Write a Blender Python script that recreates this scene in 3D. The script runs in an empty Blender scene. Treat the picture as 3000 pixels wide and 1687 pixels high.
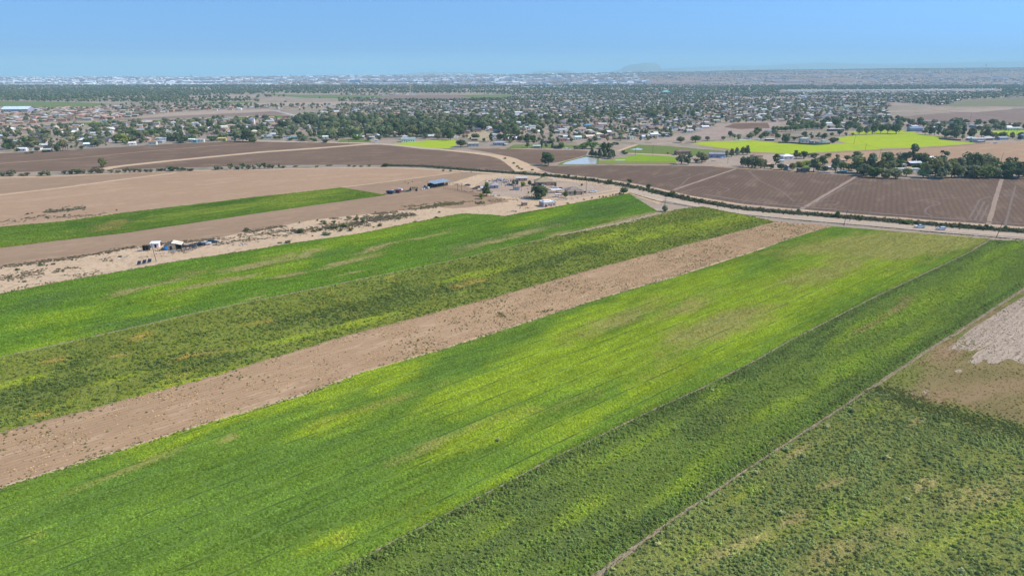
import bpy, math, random
import numpy as np
from mathutils import Vector, Matrix

random.seed(7)
RNG = np.random.default_rng(7)
S = bpy.context.scene
COL = S.collection

# ------------------------------------------------------------------ camera, sky, sun, exposure
CAM_H = 85.0
FPX = 2000.0
CX, CY = 1500.0, 843.5
PITCH = math.atan((CY - 215.0) / FPX)
cam_d = bpy.data.cameras.new('camera')
cam_d.lens = 24.0
cam_d.sensor_width = 36.0
cam_d.clip_start = 0.5
cam_d.clip_end = 90000.0
cam = bpy.data.objects.new('camera', cam_d)
COL.objects.link(cam)
cam.location = (0, 0, CAM_H)
cam.rotation_euler = (math.pi / 2 - PITCH, 0, 0)
S.camera = cam

SUN_EL = math.radians(44)
SUN_AZ = math.radians(91)          # clockwise from +Y
sun_dir = Vector((math.cos(SUN_EL) * math.sin(SUN_AZ), math.cos(SUN_EL) * math.cos(SUN_AZ), math.sin(SUN_EL)))
world = bpy.data.worlds.new('World')
S.world = world
world.use_nodes = True
wn = world.node_tree.nodes
wl = world.node_tree.links
wn.clear()
sky = wn.new('ShaderNodeTexSky')
sky.sky_type = 'NISHITA'
sky.sun_disc = False
sky.sun_elevation = SUN_EL
sky.sun_rotation = SUN_AZ
sky.altitude = 1100
sky.air_density = 1.0
sky.dust_density = 0.1
sky.ozone_density = 2.0
bg = wn.new('ShaderNodeBackground')
bg.inputs['Strength'].default_value = 0.132
wo = wn.new('ShaderNodeOutputWorld')
# look up the sky a little above the true direction: clear dry desert air without the pale band at the horizon
wc = wn.new('ShaderNodeTexCoord')
wv = wn.new('ShaderNodeVectorMath')
wv.operation = 'MULTIPLY_ADD'
wl.new(wc.outputs['Generated'], wv.inputs[0])
wv.inputs[1].default_value = (1, 1, 0.7)
wv.inputs[2].default_value = (0, 0, 0.3)
wm_ = wn.new('ShaderNodeVectorMath')
wm_.operation = 'NORMALIZE'
wl.new(wv.outputs[0], wm_.inputs[0])
wl.new(wm_.outputs[0], sky.inputs['Vector'])
wt_ = wn.new('ShaderNodeMix')
wt_.data_type = 'RGBA'
wt_.blend_type = 'MULTIPLY'
wt_.inputs[0].default_value = 1.0
wl.new(sky.outputs[0], wt_.inputs[6])
wt_.inputs[7].default_value = (0.90, 1.28, 1.42, 1)
wl.new(wt_.outputs[2], bg.inputs[0])
wl.new(bg.outputs[0], wo.inputs[0])
sun_l = bpy.data.lights.new('sun', 'SUN')
sun_l.energy = 4.0
sun_l.angle = math.radians(0.53)
sun_l.color = (1.0, 0.91, 0.79)
sun = bpy.data.objects.new('sun', sun_l)
COL.objects.link(sun)
sun.rotation_euler = (-sun_dir).to_track_quat('-Z', 'Y').to_euler()
sun.location = (0, 0, 500)
vs = S.view_settings
vs.view_transform = 'Standard'
vs.look = 'None'
vs.gamma = 1.0
vs.exposure = 0.42
vs.use_curve_mapping = False
S.cycles.max_bounces = 5
S.cycles.diffuse_bounces = 2
S.cycles.transparent_max_bounces = 4
S.cycles.volume_bounces = 0

# ------------------------------------------------------------------ placing things on the ground
CP, SP = math.cos(PITCH), math.sin(PITCH)

def G(px, py, z=0.0):
    """ground point seen at photo pixel (3000 x 1687)"""
    u = (px - CX) / FPX
    v = (CY - py) / FPX
    dy = CP + v * SP
    dz = -SP + v * CP
    t = (z - CAM_H) / dz
    return np.array([u * t, dy * t])

def GV(px, py, z=0.0):
    g = G(px, py)
    return Vector((g[0], g[1], z))

def P(x, y, z=0.0):
    dep = y * CP + (CAM_H - z) * SP
    up = -y * -SP * 1.0 + (z - CAM_H) * CP
    return CX + FPX * x / dep, CY - FPX * up / dep

def dep(px, py):
    return CAM_H / (SP - CP * (CY - py) / FPX)

def mpp(py):
    """metres per photo pixel at the ground seen on row py"""
    return dep(0, py) / FPX

def vnoise(x, y, scale, seed=0, octaves=3):
    out = np.zeros_like(np.asarray(x, float))
    amp, tot = 1.0, 0.0
    r = np.random.default_rng(100 + seed)
    tab = r.random((256, 256))
    for o in range(octaves):
        fx = np.asarray(x) / scale + 1000.3 * (o + 1)
        fy = np.asarray(y) / scale + 700.7 * (o + 1)
        ix, iy = np.floor(fx).astype(int), np.floor(fy).astype(int)
        tx, ty = fx - ix, fy - iy
        tx, ty = tx * tx * (3 - 2 * tx), ty * ty * (3 - 2 * ty)
        a = tab[ix % 256, iy % 256]; b = tab[(ix + 1) % 256, iy % 256]
        c = tab[ix % 256, (iy + 1) % 256]; d = tab[(ix + 1) % 256, (iy + 1) % 256]
        out = out + amp * ((a * (1 - tx) + b * tx) * (1 - ty) + (c * (1 - tx) + d * tx) * ty)
        tot += amp
        amp *= 0.5
        scale = scale / 2.1
    return out / tot

def inside(px, py, poly):
    r = np.zeros(len(px), bool)
    n = len(poly)
    j = n - 1
    for i in range(n):
        xi, yi = poly[i]; xj, yj = poly[j]
        if yi != yj:
            c = ((yi > py) != (yj > py)) & (px < (xj - xi) * (py - yi) / (yj - yi) + xi)
            r ^= c
        j = i
    return r

def Wp(pts):
    return np.array([G(*p) for p in pts])

def resample(pts, n):
    pts = np.asarray(pts, float)
    d = np.concatenate([[0], np.cumsum(np.hypot(*np.diff(pts, axis=0).T))])
    t = np.linspace(0, d[-1], n)
    return np.stack([np.interp(t, d, pts[:, k]) for k in range(pts.shape[1])], 1)

# ------------------------------------------------------------------ object helpers
def tag(o, label=None, cat=None, group=None, kind=None):
    if label: o['label'] = label
    if cat: o['category'] = cat
    if group: o['group'] = group
    if kind: o['kind'] = kind
    return o

def empty(name, loc=(0, 0, 0), rz=0.0, parent=None):
    o = bpy.data.objects.new(name, None)
    o.empty_display_size = 0.3
    COL.objects.link(o)
    o.location = loc
    o.rotation_euler = (0, 0, rz)
    if parent: o.parent = parent
    return o

def mesh(name, verts, faces, mats=(), smooth=False, mi=None):
    m = bpy.data.meshes.new(name)
    m.from_pydata([tuple(v) for v in verts], [], [tuple(f) for f in faces])
    for x in mats: m.materials.append(x)
    if mi is not None:
        m.polygons.foreach_set('material_index', mi)
    if smooth:
        m.polygons.foreach_set('use_smooth', [True] * len(m.polygons))
    m.update()
    return m

def link(name, m, parent=None, loc=(0, 0, 0), rot=(0, 0, 0), scale=(1, 1, 1), color=None):
    o = bpy.data.objects.new(name, m)
    COL.objects.link(o)
    if parent: o.parent = parent
    o.location = loc
    o.rotation_euler = rot
    o.scale = scale
    if color: o.color = (*color, 1.0)
    return o

class MB:
    """collects boxes, tubes and prisms of one piece"""
    def __init__(s): s.v = []; s.f = []
    def add(s, v, f):
        b = len(s.v)
        s.v += [tuple(p) for p in v]
        s.f += [tuple(i + b for i in q) for q in f]
        return s
    def box(s, cx, cy, cz, sx, sy, sz, rz=0.0):
        v = []
        c, n = math.cos(rz), math.sin(rz)
        for dz in (-.5, .5):
            for dx, dy in ((-.5, -.5), (.5, -.5), (.5, .5), (-.5, .5)):
                x, y = dx * sx, dy * sy
                v.append((cx + x * c - y * n, cy + x * n + y * c, cz + dz * sz))
        return s.add(v, [(3, 2, 1, 0), (4, 5, 6, 7), (0, 1, 5, 4), (1, 2, 6, 5), (2, 3, 7, 6), (3, 0, 4, 7)])
    def tube(s, p0, p1, r0, r1=None, n=8):
        r1 = r0 if r1 is None else r1
        p0, p1 = Vector(p0), Vector(p1)
        q = (p1 - p0).to_track_quat('Z', 'Y')
        v = []
        for p, r in ((p0, r0), (p1, r1)):
            for k in range(n):
                a = 2 * math.pi * k / n
                v.append(p + q @ Vector((r * math.cos(a), r * math.sin(a), 0)))
        f = [(k, (k + 1) % n, n + (k + 1) % n, n + k) for k in range(n)]
        return s.add(v, f + [tuple(range(n - 1, -1, -1)), tuple(range(n, 2 * n))])
    def prism(s, prof, y0, y1, taper=None):
        """profile in xz extruded along y; taper(x,z)->scale of half width"""
        n = len(prof)
        v = []
        for y in (y0, y1):
            for x, z in prof:
                k = taper(x, z) if taper else 1
                v.append((x, y * k, z))
        f = [(k, (k + 1) % n, n + (k + 1) % n, n + k) for k in range(n)]
        return s.add(v, f + [tuple(range(n - 1, -1, -1)), tuple(range(n, 2 * n))])
    def ball(s, c, rx, ry, rz, nu=10, nv=6):
        v = []
        for j in range(nv + 1):
            t = math.pi * j / nv
            for i in range(nu):
                a = 2 * math.pi * i / nu
                v.append((c[0] + rx * math.sin(t) * math.cos(a), c[1] + ry * math.sin(t) * math.sin(a), c[2] + rz * math.cos(t)))
        f = [(j * nu + i, (j + 1) * nu + i, (j + 1) * nu + (i + 1) % nu, j * nu + (i + 1) % nu) for j in range(nv) for i in range(nu)]
        return s.add(v, f)
    def mesh(s, name, mat): return mesh(name, s.v, s.f, [mat])
    def obj(s, name, mat, parent=None, loc=(0, 0, 0), rot=(0, 0, 0), color=None):
        return link(name, s.mesh(name, mat), parent, loc, rot, color=color)

# ------------------------------------------------------------------ materials
class NT:
    def __init__(s, name):
        s.m = bpy.data.materials.new(name)
        s.m.use_nodes = True
        s.n = s.m.node_tree.nodes
        s.l = s.m.node_tree.links
        s.n.clear()
        s.out = s.n.new('ShaderNodeOutputMaterial')
        g = s.n.new('ShaderNodeNewGeometry')
        s.pos = g.outputs['Position']
        s.island = g.outputs['Random Per Island']
    def set(s, sock, val):
        if hasattr(val, 'links') or isinstance(val, bpy.types.NodeSocket): s.l.new(val, sock)
        else:
            if isinstance(val, (tuple, list)) and len(val) == 3 and sock.type == 'RGBA': val = (*val, 1)
            sock.default_value = val
    def noise(s, scale, detail=3, rough=0.55, vec=None, dist=0.0):
        n = s.n.new('ShaderNodeTexNoise')
        s.set(n.inputs['Vector'], vec or s.pos)
        n.inputs['Scale'].default_value = scale
        n.inputs['Detail'].default_value = detail
        n.inputs['Roughness'].default_value = rough
        n.inputs['Distortion'].default_value = dist
        return n.outputs['Fac']
    def map(s, rz=0.0, scale=(1, 1, 1), vec=None):
        a = s.n.new('ShaderNodeVectorRotate')
        a.rotation_type = 'Z_AXIS'
        a.inputs['Angle'].default_value = rz
        s.set(a.inputs['Vector'], vec or s.pos)
        b = s.n.new('ShaderNodeVectorMath')
        b.operation = 'MULTIPLY'
        s.l.new(a.outputs[0], b.inputs[0])
        b.inputs[1].default_value = scale
        return b.outputs[0]
    def attr(s, name, typ='GEOMETRY', out='Fac'):
        n = s.n.new('ShaderNodeAttribute')
        n.attribute_name = name
        n.attribute_type = typ
        return n.outputs[out]
    def math(s, op, a, b=0.0, clamp=False):
        n = s.n.new('ShaderNodeMath')
        n.operation = op
        n.use_clamp = clamp
        s.set(n.inputs[0], a)
        s.set(n.inputs[1], b)
        return n.outputs[0]
    def range(s, v, a, b, c=0.0, d=1.0):
        n = s.n.new('ShaderNodeMapRange')
        n.interpolation_type = 'SMOOTHSTEP'
        s.set(n.inputs[0], v)
        for i, q in enumerate((a, b, c, d)): n.inputs[1 + i].default_value = q
        return n.outputs[0]
    def mix(s, f, a, b, mode='MIX'):
        n = s.n.new('ShaderNodeMix')
        n.data_type = 'RGBA'
        n.blend_type = mode
        s.set(n.inputs[0], f)
        s.set(n.inputs[6], a)
        s.set(n.inputs[7], b)
        return n.outputs[2]
    def bump(s, h, strength=0.5, dist=0.1):
        n = s.n.new('ShaderNodeBump')
        n.inputs['Strength'].default_value = strength
        n.inputs['Distance'].default_value = dist
        s.l.new(h, n.inputs['Height'])
        return n.outputs[0]
    def diffuse(s, col, normal=None):
        n = s.n.new('ShaderNodeBsdfDiffuse')
        s.set(n.inputs['Color'], col)
        if normal: s.l.new(normal, n.inputs['Normal'])
        return n.outputs[0]
    def glossy_paint(s, col, rough=0.4, metal=0.0, spec=0.5, normal=None):
        n = s.n.new('ShaderNodeBsdfPrincipled')
        s.set(n.inputs['Base Color'], col)
        n.inputs['Roughness'].default_value = rough
        n.inputs['Metallic'].default_value = metal
        n.inputs['Specular IOR Level'].default_value = spec
        if normal: s.l.new(normal, n.inputs['Normal'])
        return n.outputs[0]
    def end(s, sh):
        s.l.new(sh, s.out.inputs['Surface'])
        return s.m

def soil(name, c1, c2, c3, big=0.02, fine=0.6, rz=0.0, stretch=1.0, row=0.0, row_sp=1.0, bump=0.25, speck=0.0, speck_c=(0.1, 0.1, 0.06)):
    """bare or far ground: three colours mixed by noise, optional drill rows and weed specks"""
    t = NT(name)
    v = t.map(rz, (1 / stretch, 1, 1)) if stretch != 1 else t.pos
    n1 = t.noise(big, 4, 0.6, v)
    n2 = t.noise(fine, 3, 0.65, v)
    n3 = t.noise(big * 6, 3, 0.6, v)
    c = t.mix(t.range(n1, 0.38, 0.62), c1, c2)
    c = t.mix(t.range(n3, 0.5, 0.68), c, c3)
    c = t.mix(t.range(n2, 0.3, 0.75, 0.0, 0.5), c, (c1[0] * 0.62, c1[1] * 0.62, c1[2] * 0.62))
    h = n2
    if row > 0:
        vr = t.map(rz)
        w = t.n.new('ShaderNodeTexWave')
        w.bands_direction = 'Y'
        w.inputs['Scale'].default_value = 0.314 / row_sp
        w.inputs['Distortion'].default_value = 1.2
        w.inputs['Detail'].default_value = 2
        w.inputs['Detail Scale'].default_value = 0.4
        t.l.new(vr, w.inputs['Vector'])
        c = t.mix(t.math('MULTIPLY', w.outputs['Fac'], row), c, (c2[0] * 0.5, c2[1] * 0.5, c2[2] * 0.52))
        h = t.math('ADD', n2, t.math('MULTIPLY', w.outputs['Fac'], 0.6))
    if speck > 0:
        s1 = t.noise(0.9, 2, 0.5)
        s2 = t.noise(0.03, 3, 0.5)
        f = t.math('MULTIPLY', t.range(s1, 0.62, 0.7), t.range(s2, 0.5 - speck * 0.2, 0.62))
        c = t.mix(t.math('MULTIPLY', f, 0.8), c, speck_c)
    return t.end(t.diffuse(c, t.bump(h, bump, 0.15)))

def flat(name, col, rough=0.6, metal=0.0, spec=0.3, vary=0.12, obj=False, scale=1.5):
    """paint, metal, wood: base colour with mottled wear; obj -> tinted by the object's own colour"""
    t = NT(name)
    if obj:
        oi = t.n.new('ShaderNodeObjectInfo')
        base = oi.outputs['Color']
    else:
        rg = t.n.new('ShaderNodeRGB')
        rg.outputs[0].default_value = (*col, 1)
        base = rg.outputs[0]
    n = t.noise(scale, 4, 0.6)
    f = t.range(n, 0.3, 0.7, 1 - vary, 1 + vary)
    cc = t.n.new('ShaderNodeCombineColor')
    for k in range(3): t.l.new(f, cc.inputs[k])
    c = t.mix(1.0, base, cc.outputs[0], 'MULTIPLY')
    return t.end(t.glossy_paint(c, rough, metal, spec))

def leaf(name, instanced):
    t = NT(name)
    if instanced:
        base = t.attr('col', 'INSTANCER', 'Color')
    else:
        oi = t.n.new('ShaderNodeObjectInfo')
        base = oi.outputs['Color']
    f = t.range(t.island, 0.0, 1.0, 0.85, 1.75) if not instanced else t.range(t.island, 0.0, 1.0, 0.9, 1.6)
    cc = t.n.new('ShaderNodeCombineColor')
    for k in range(3): t.l.new(f, cc.inputs[k])
    c = t.mix(1.0, base, cc.outputs[0], 'MULTIPLY')
    d = t.diffuse(c)
    tr = t.n.new('ShaderNodeBsdfTranslucent')
    t.set(tr.inputs['Color'], c)
    mx = t.n.new('ShaderNodeMixShader')
    mx.inputs[0].default_value = 0.42
    t.l.new(d, mx.inputs[1]); t.l.new(tr.outputs[0], mx.inputs[2])
    return t.end(mx.outputs[0])

M = {}
M['leaf'] = leaf('foliage', False)
M['leaf_i'] = leaf('foliage_scattered', True)
M['bark'] = flat('bark', (0.16, 0.12, 0.09), 0.9, vary=0.3)
M['paint'] = flat('house_paint', None, 0.75, spec=0.2, obj=True, vary=0.14, scale=0.6)
M['roofing'] = flat('roofing', None, 0.7, spec=0.2, obj=True, vary=0.2, scale=0.5)
M['car_paint'] = flat('car_paint', None, 0.25, spec=0.6, obj=True, vary=0.06)
M['metal'] = flat('metal', None, 0.45, 0.3, 0.5, obj=True, vary=0.2)
M['glass'] = flat('dark_glass', (0.02, 0.028, 0.035), 0.12, spec=0.7, vary=0.05)
M['rubber'] = flat('rubber', (0.02, 0.02, 0.02), 0.9)
M['chrome'] = flat('rim_metal', (0.45, 0.45, 0.46), 0.35, 0.8)
M['wood'] = flat('weathered_wood', (0.13, 0.10, 0.08), 0.85, vary=0.3)
M['dark'] = flat('dark_recess', (0.03, 0.03, 0.033), 0.9)
M['lamp_red'] = flat('tail_lamp', (0.35, 0.02, 0.015), 0.3)
M['lamp_clear'] = flat('head_lamp', (0.7, 0.7, 0.68), 0.2)
# ------------------------------------------------------------------ plants: prototypes for scattering and for single trees
def quads(cent, nrm, size, rg, asp=1.0):
    """one bent leaf clump (2 triangles) per centre"""
    n = len(cent)
    t = rg.normal(size=(n, 3))
    t -= nrm * np.sum(t * nrm, 1, keepdims=True)
    t /= np.linalg.norm(t, axis=1, keepdims=True) + 1e-9
    b = np.cross(nrm, t)
    s = size[:, None]
    v = np.stack([cent - t * s * asp, cent + b * s * 0.7 + nrm * s * 0.15, cent + t * s * asp, cent - b * s * 0.7 - nrm * s * 0.1], 1)
    return v.reshape(-1, 3), np.arange(4 * n).reshape(n, 4)

def unit(v): return v / (np.linalg.norm(v, axis=1, keepdims=True) + 1e-9)

def crown_mesh(name, kind, n, seed, mat, size=0.085):
    rg = np.random.default_rng(seed)
    lobes = []
    if kind == 'broad':
        for k in range(14):
            a = rg.random() * 6.283; r = rg.random() ** 0.5 * 0.32
            z = rg.uniform(0.24, 0.84)
            q = 0.10 + 0.12 * rg.random()
            if z > 0.7: r *= 0.6
            if z < 0.35: r *= 0.8
            lobes.append((r * math.cos(a), r * math.sin(a), z, q + 0.05, q))
    elif kind == 'tall':
        for k in range(11):
            a = rg.random() * 6.283; z = rg.uniform(0.2, 0.88)
            r = rg.random() * 0.32 * (1.1 - abs(z - 0.55))
            q = rg.uniform(0.1, 0.2)
            lobes.append((r * math.cos(a), r * math.sin(a), z, q, q * 0.6))
    elif kind == 'column':
        for k in range(9):
            z = 0.12 + 0.8 * k / 8
            w = 0.42 * math.sin(math.pi * min(1, max(0.12, (1.02 - z) * 1.05)) ** 0.8) + 0.08
            lobes.append((rg.uniform(-.08, .08), rg.uniform(-.08, .08), z, w * rg.uniform(.8, 1.1), 0.09))
    elif kind == 'pine':
        for k in range(10):
            z = 0.25 + 0.68 * k / 9
            w = 0.36 * (1.05 - z) ** 0.6
            a = rg.random() * 6.283
            lobes.append((0.16 * math.cos(a) * (1 - z), 0.16 * math.sin(a) * (1 - z), z, w * rg.uniform(.75, 1.15) + .04, 0.07))
    elif kind == 'round':
        for k in range(9):
            a = rg.random() * 6.283; r = 0.2 * rg.random()
            lobes.append((r * math.cos(a), r * math.sin(a), rg.uniform(0.42, 0.68), 0.3, 0.27))
    elif kind == 'shrub':
        for k in range(8):
            a = rg.random() * 6.283; r = rg.random() ** 0.5 * 0.3
            lobes.append((r * math.cos(a), r * math.sin(a), rg.uniform(0.25, 0.72), rg.uniform(.14, .24), rg.uniform(.18, .28)))
    elif kind == 'low':
        for k in range(6):
            a = rg.random() * 6.283; r = rg.random() ** 0.5 * 0.28
            lobes.append((r * math.cos(a), r * math.sin(a), rg.uniform(0.3, 0.65), rg.uniform(.18, .26), rg.uniform(.2, .3)))
    w = np.array([l[3] ** 2 for l in lobes]); w /= w.sum()
    idx = rg.choice(len(lobes), n, p=w)
    L = np.array(lobes)[idx]
    d = unit(rg.normal(size=(n, 3)))
    r = rg.random(n) ** 0.33
    r = 0.45 + 0.6 * r
    c = L[:, :3] + d * r[:, None] * np.stack([L[:, 3], L[:, 3], L[:, 4]], 1)
    c[:, 2] = np.clip(c[:, 2], 0.03, 1.0)
    nr = unit(d + rg.normal(size=(n, 3)) * 0.5 + np.array([0.15, 0, 0.45]))
    v, f = quads(c, nr, size * rg.uniform(0.6, 1.35, n), rg)
    return mesh(name, v, f, [mat])

def trunk_mesh(name, kind, seed, mat, n=6):
    rg = random.Random(seed)
    b = MB()
    if kind in ('column', 'pine'):
        b.tube((0, 0, -0.02), (0.01, 0, 0.8), 0.045, 0.012, n)
    elif kind in ('shrub', 'low'):
        for k in range(5):
            a = 6.283 * k / 5 + rg.random()
            b.tube((0.03 * math.cos(a), 0.03 * math.sin(a), -0.02), (0.22 * math.cos(a), 0.22 * math.sin(a), 0.5), 0.02, 0.008, 4)
    else:
        fork = (rg.uniform(-.02, .02), rg.uniform(-.02, .02), 0.3)
        b.tube((0, 0, -0.02), fork, 0.035, 0.025, n)
        for k in range(5):
            a = 6.283 * k / 5 + rg.uniform(-.4, .4)
            e = (0.2 * math.cos(a), 0.2 * math.sin(a), rg.uniform(0.55, 0.75))
            b.tube(fork, e, 0.02, 0.007, 4)
    return b.mesh(name, mat)

def bare_mesh(name, seed, mat):
    rg = random.Random(seed)
    b = MB()
    def grow(p, d, ln, r, lev):
        e = p + d * ln
        b.tube(p, e, r, r * 0.6, 5 if lev < 2 else 3)
        if lev >= 4: return
        for k in range(3 if lev else 4):
            nd = (d + Vector((rg.uniform(-.8, .8), rg.uniform(-.8, .8), rg.uniform(-.1, .55)))).normalized()
            grow(e, nd, ln * rg.uniform(0.55, 0.75), r * 0.6, lev + 1)
    grow(Vector((0, 0, -0.02)), Vector((0.05, 0, 1)).normalized(), 0.3, 0.035, 0)
    return b.mesh(name, mat)

CROWN = {k: [crown_mesh('crown_%s' % k, k, n, 10 * i + hash_i, M['leaf'], sz) for i in range(c)]
         for hash_i, (k, n, c, sz) in enumerate((('broad', 620, 5, .075), ('tall', 560, 4, .07), ('column', 420, 3, .08),
                                                 ('pine', 420, 3, .08), ('round', 520, 2, .075), ('shrub', 260, 5, .1), ('low', 160, 3, .11)))}
TRUNK = {k: trunk_mesh('trunk_%s' % k, k, 5 + i, M['bark']) for i, k in enumerate(('broad', 'tall', 'column', 'pine', 'round', 'shrub', 'low'))}
BARE = [bare_mesh('bare_branches', s, M['bark']) for s in (3, 8)]

PROTO = bpy.data.collections.new('prototypes')      # never linked to the scene: only feeds the scatterers
def proto_group(name, meshes):
    c = bpy.data.collections.new(name)
    for i, m in enumerate(meshes):
        o = bpy.data.objects.new('%s_%02d' % (name, i), m)
        c.objects.link(o)
    return c

def tuft_mesh(name, n, seed, h, size, mat, up=0.9):
    rg = np.random.default_rng(seed)
    d = unit(rg.normal(size=(n, 3)))
    d[:, 2] = np.abs(d[:, 2])
    c = d * (rg.random((n, 1)) ** 0.4) * np.array([0.5, 0.5, h])
    nr = unit(d + rg.normal(size=(n, 3)) * 0.6 + np.array([0, 0, up]))
    v, f = quads(c, nr, size * rg.uniform(0.6, 1.3, n), rg)
    return mesh(name, v, f, [mat])

GP_TUFT = proto_group('tuft', [tuft_mesh('tuft', 16, s, 0.6, 0.26, M['leaf_i']) for s in range(4)])
GP_WEED = proto_group('weed', [tuft_mesh('weed', 30, 20 + s, 0.95, 0.2, M['leaf_i']) for s in range(5)])

def far_tree(name, seed, tall):
    rg = np.random.default_rng(seed)
    b = MB()
    b.ball((0, 0, .58), .34, .34, .33, 7, 5)
    v = np.array(b.v)
    v = v + rg.normal(size=v.shape) * 0.05
    k = len(v)
    n = 46
    d = unit(rg.normal(size=(n, 3)))
    c = np.array([0, 0, .56]) + d * np.array([.42, .42, .4]) * rg.uniform(.75, 1.05, (n, 1))
    v2, f2 = quads(c, unit(d + rg.normal(size=(n, 3)) * .5), .12 * rg.uniform(.6, 1.4, n), rg)
    b.v = [tuple(p) for p in v] + [tuple(p) for p in v2]
    b.f = b.f + [tuple(int(i) + k for i in q) for q in f2]
    b.tube((0, 0, 0), (0, 0, .4), .04, .03, 4)
    return mesh(name, b.v, b.f, [M['leaf_i']])
GP_FAR = proto_group('far_tree', [far_tree('far_tree', s, 0) for s in range(4)])

def scatter(name, pts, size, rot, col, group, label=None, col2=None):
    n = len(pts)
    me = bpy.data.meshes.new(name)
    me.vertices.add(n)
    me.vertices.foreach_set('co', np.asarray(pts, np.float32).ravel())
    for nm, typ, dat, prop in (('siz', 'FLOAT_VECTOR', size, 'vector'), ('rotz', 'FLOAT_VECTOR', np.stack([np.zeros(n), np.zeros(n), rot], 1), 'vector'), ('col', 'FLOAT_COLOR', np.concatenate([col, np.ones((n, 1))], 1), 'color')):
        a = me.attributes.new(nm, typ, 'POINT')
        a.data.foreach_set(prop, np.asarray(dat, np.float32).ravel())
    if col2 is not None:
        a = me.attributes.new('col2', 'FLOAT_COLOR', 'POINT')
        a.data.foreach_set('color', np.concatenate([col2, np.ones((n, 1))], 1).astype(np.float32).ravel())
    o = bpy.data.objects.new(name, me)
    COL.objects.link(o)
    ng = bpy.data.node_groups.new(name + '_nodes', 'GeometryNodeTree')
    ng.interface.new_socket('Geometry', in_out='INPUT', socket_type='NodeSocketGeometry')
    ng.interface.new_socket('Geometry', in_out='OUTPUT', socket_type='NodeSocketGeometry')
    N, L = ng.nodes, ng.links
    gi, go = N.new('NodeGroupInput'), N.new('NodeGroupOutput')
    ci = N.new('GeometryNodeCollectionInfo')
    ci.inputs['Collection'].default_value = group
    ci.inputs['Separate Children'].default_value = True
    ci.inputs['Reset Children'].default_value = True
    ip = N.new('GeometryNodeInstanceOnPoints')
    ip.inputs['Pick Instance'].default_value = True
    def named(nm, dt):
        q = N.new('GeometryNodeInputNamedAttribute')
        q.data_type = dt
        q.inputs['Name'].default_value = nm
        return q.outputs['Attribute']
    er = N.new('FunctionNodeEulerToRotation')
    L.new(named('rotz', 'FLOAT_VECTOR'), er.inputs[0])
    L.new(gi.outputs[0], ip.inputs['Points'])
    L.new(ci.outputs[0], ip.inputs['Instance'])
    L.new(er.outputs[0], ip.inputs['Rotation'])
    L.new(named('siz', 'FLOAT_VECTOR'), ip.inputs['Scale'])
    rv = N.new('FunctionNodeRandomValue')
    rv.data_type = 'INT'
    for s in rv.inputs:
        if s.type == 'INT' and s.name == 'Min': s.default_value = 0
        if s.type == 'INT' and s.name == 'Max': s.default_value = 200
    oi = [s for s in rv.outputs if s.type == 'INT'][0]
    L.new(oi, ip.inputs['Instance Index'])
    L.new(ip.outputs[0], go.inputs[0])
    md = o.modifiers.new('scatter', 'NODES')
    md.node_group = ng
    o['kind'] = 'stuff'
    if label: o['label'] = label
    return o

# ------------------------------------------------------------------ ground and fields
def sheet(name, poly_px, mat, z, jitter=0.0, kind='structure', label=None, seg=6.0, jrow=0.0):
    w = [Vector((*p, 0)) for p in Wp(poly_px)]
    pts = []
    rg = random.Random(len(name) + int(z * 1000))
    for i in range(len(w)):
        a, b = w[i], w[(i + 1) % len(w)]
        k = max(1, min(60, int((b - a).length / seg)))
        for j in range(k):
            p = a.lerp(b, j / k)
            if jitter: p = p + Vector((rg.uniform(-1, 1), rg.uniform(-1, 1), 0)) * jitter
            if jrow and P(p.x, p.y)[0] < 2970:
                k_ = (rg.random() ** 2) * jrow * rg.choice((-1, 1))
                p = p + Vector((math.cos(ROW), math.sin(ROW), 0)) * k_
            pts.append((p.x, p.y, z))
    from mathutils.geometry import tessellate_polygon
    tri = tessellate_polygon([[Vector(p) for p in pts]])
    m = mesh(name, pts, tri, [mat])
    for f in m.polygons:
        if f.normal.z < 0: f.flip()
    o = link(name, m)
    o['kind'] = kind
    if label: o['label'] = label
    return o

def extend(w, e0, e1):
    w = np.asarray(w, float)
    a = w[0] + (w[0] - w[1]) / np.linalg.norm(w[0] - w[1]) * e0 if e0 else None
    b = w[-1] + (w[-1] - w[-2]) / np.linalg.norm(w[-1] - w[-2]) * e1 if e1 else None
    return np.concatenate([[a] if a is not None else np.zeros((0, 2)), w, [b] if b is not None else np.zeros((0, 2))])

def blob_attr(px, py, blobs, ang):
    out = np.zeros(len(px))
    for b in blobs:
        x, y, rx, ry = b[:4]
        a = math.radians(b[4] if len(b) > 4 else ang)
        val = b[5] if len(b) > 5 else 1.0
        dx, dy = px - x, py - y
        u = dx * math.cos(a) + dy * math.sin(a)
        v = -dx * math.sin(a) + dy * math.cos(a)
        out = np.maximum(out, val * np.exp(-((u / rx) ** 2 + (v / ry) ** 2) * 0.9))
    return out

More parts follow.
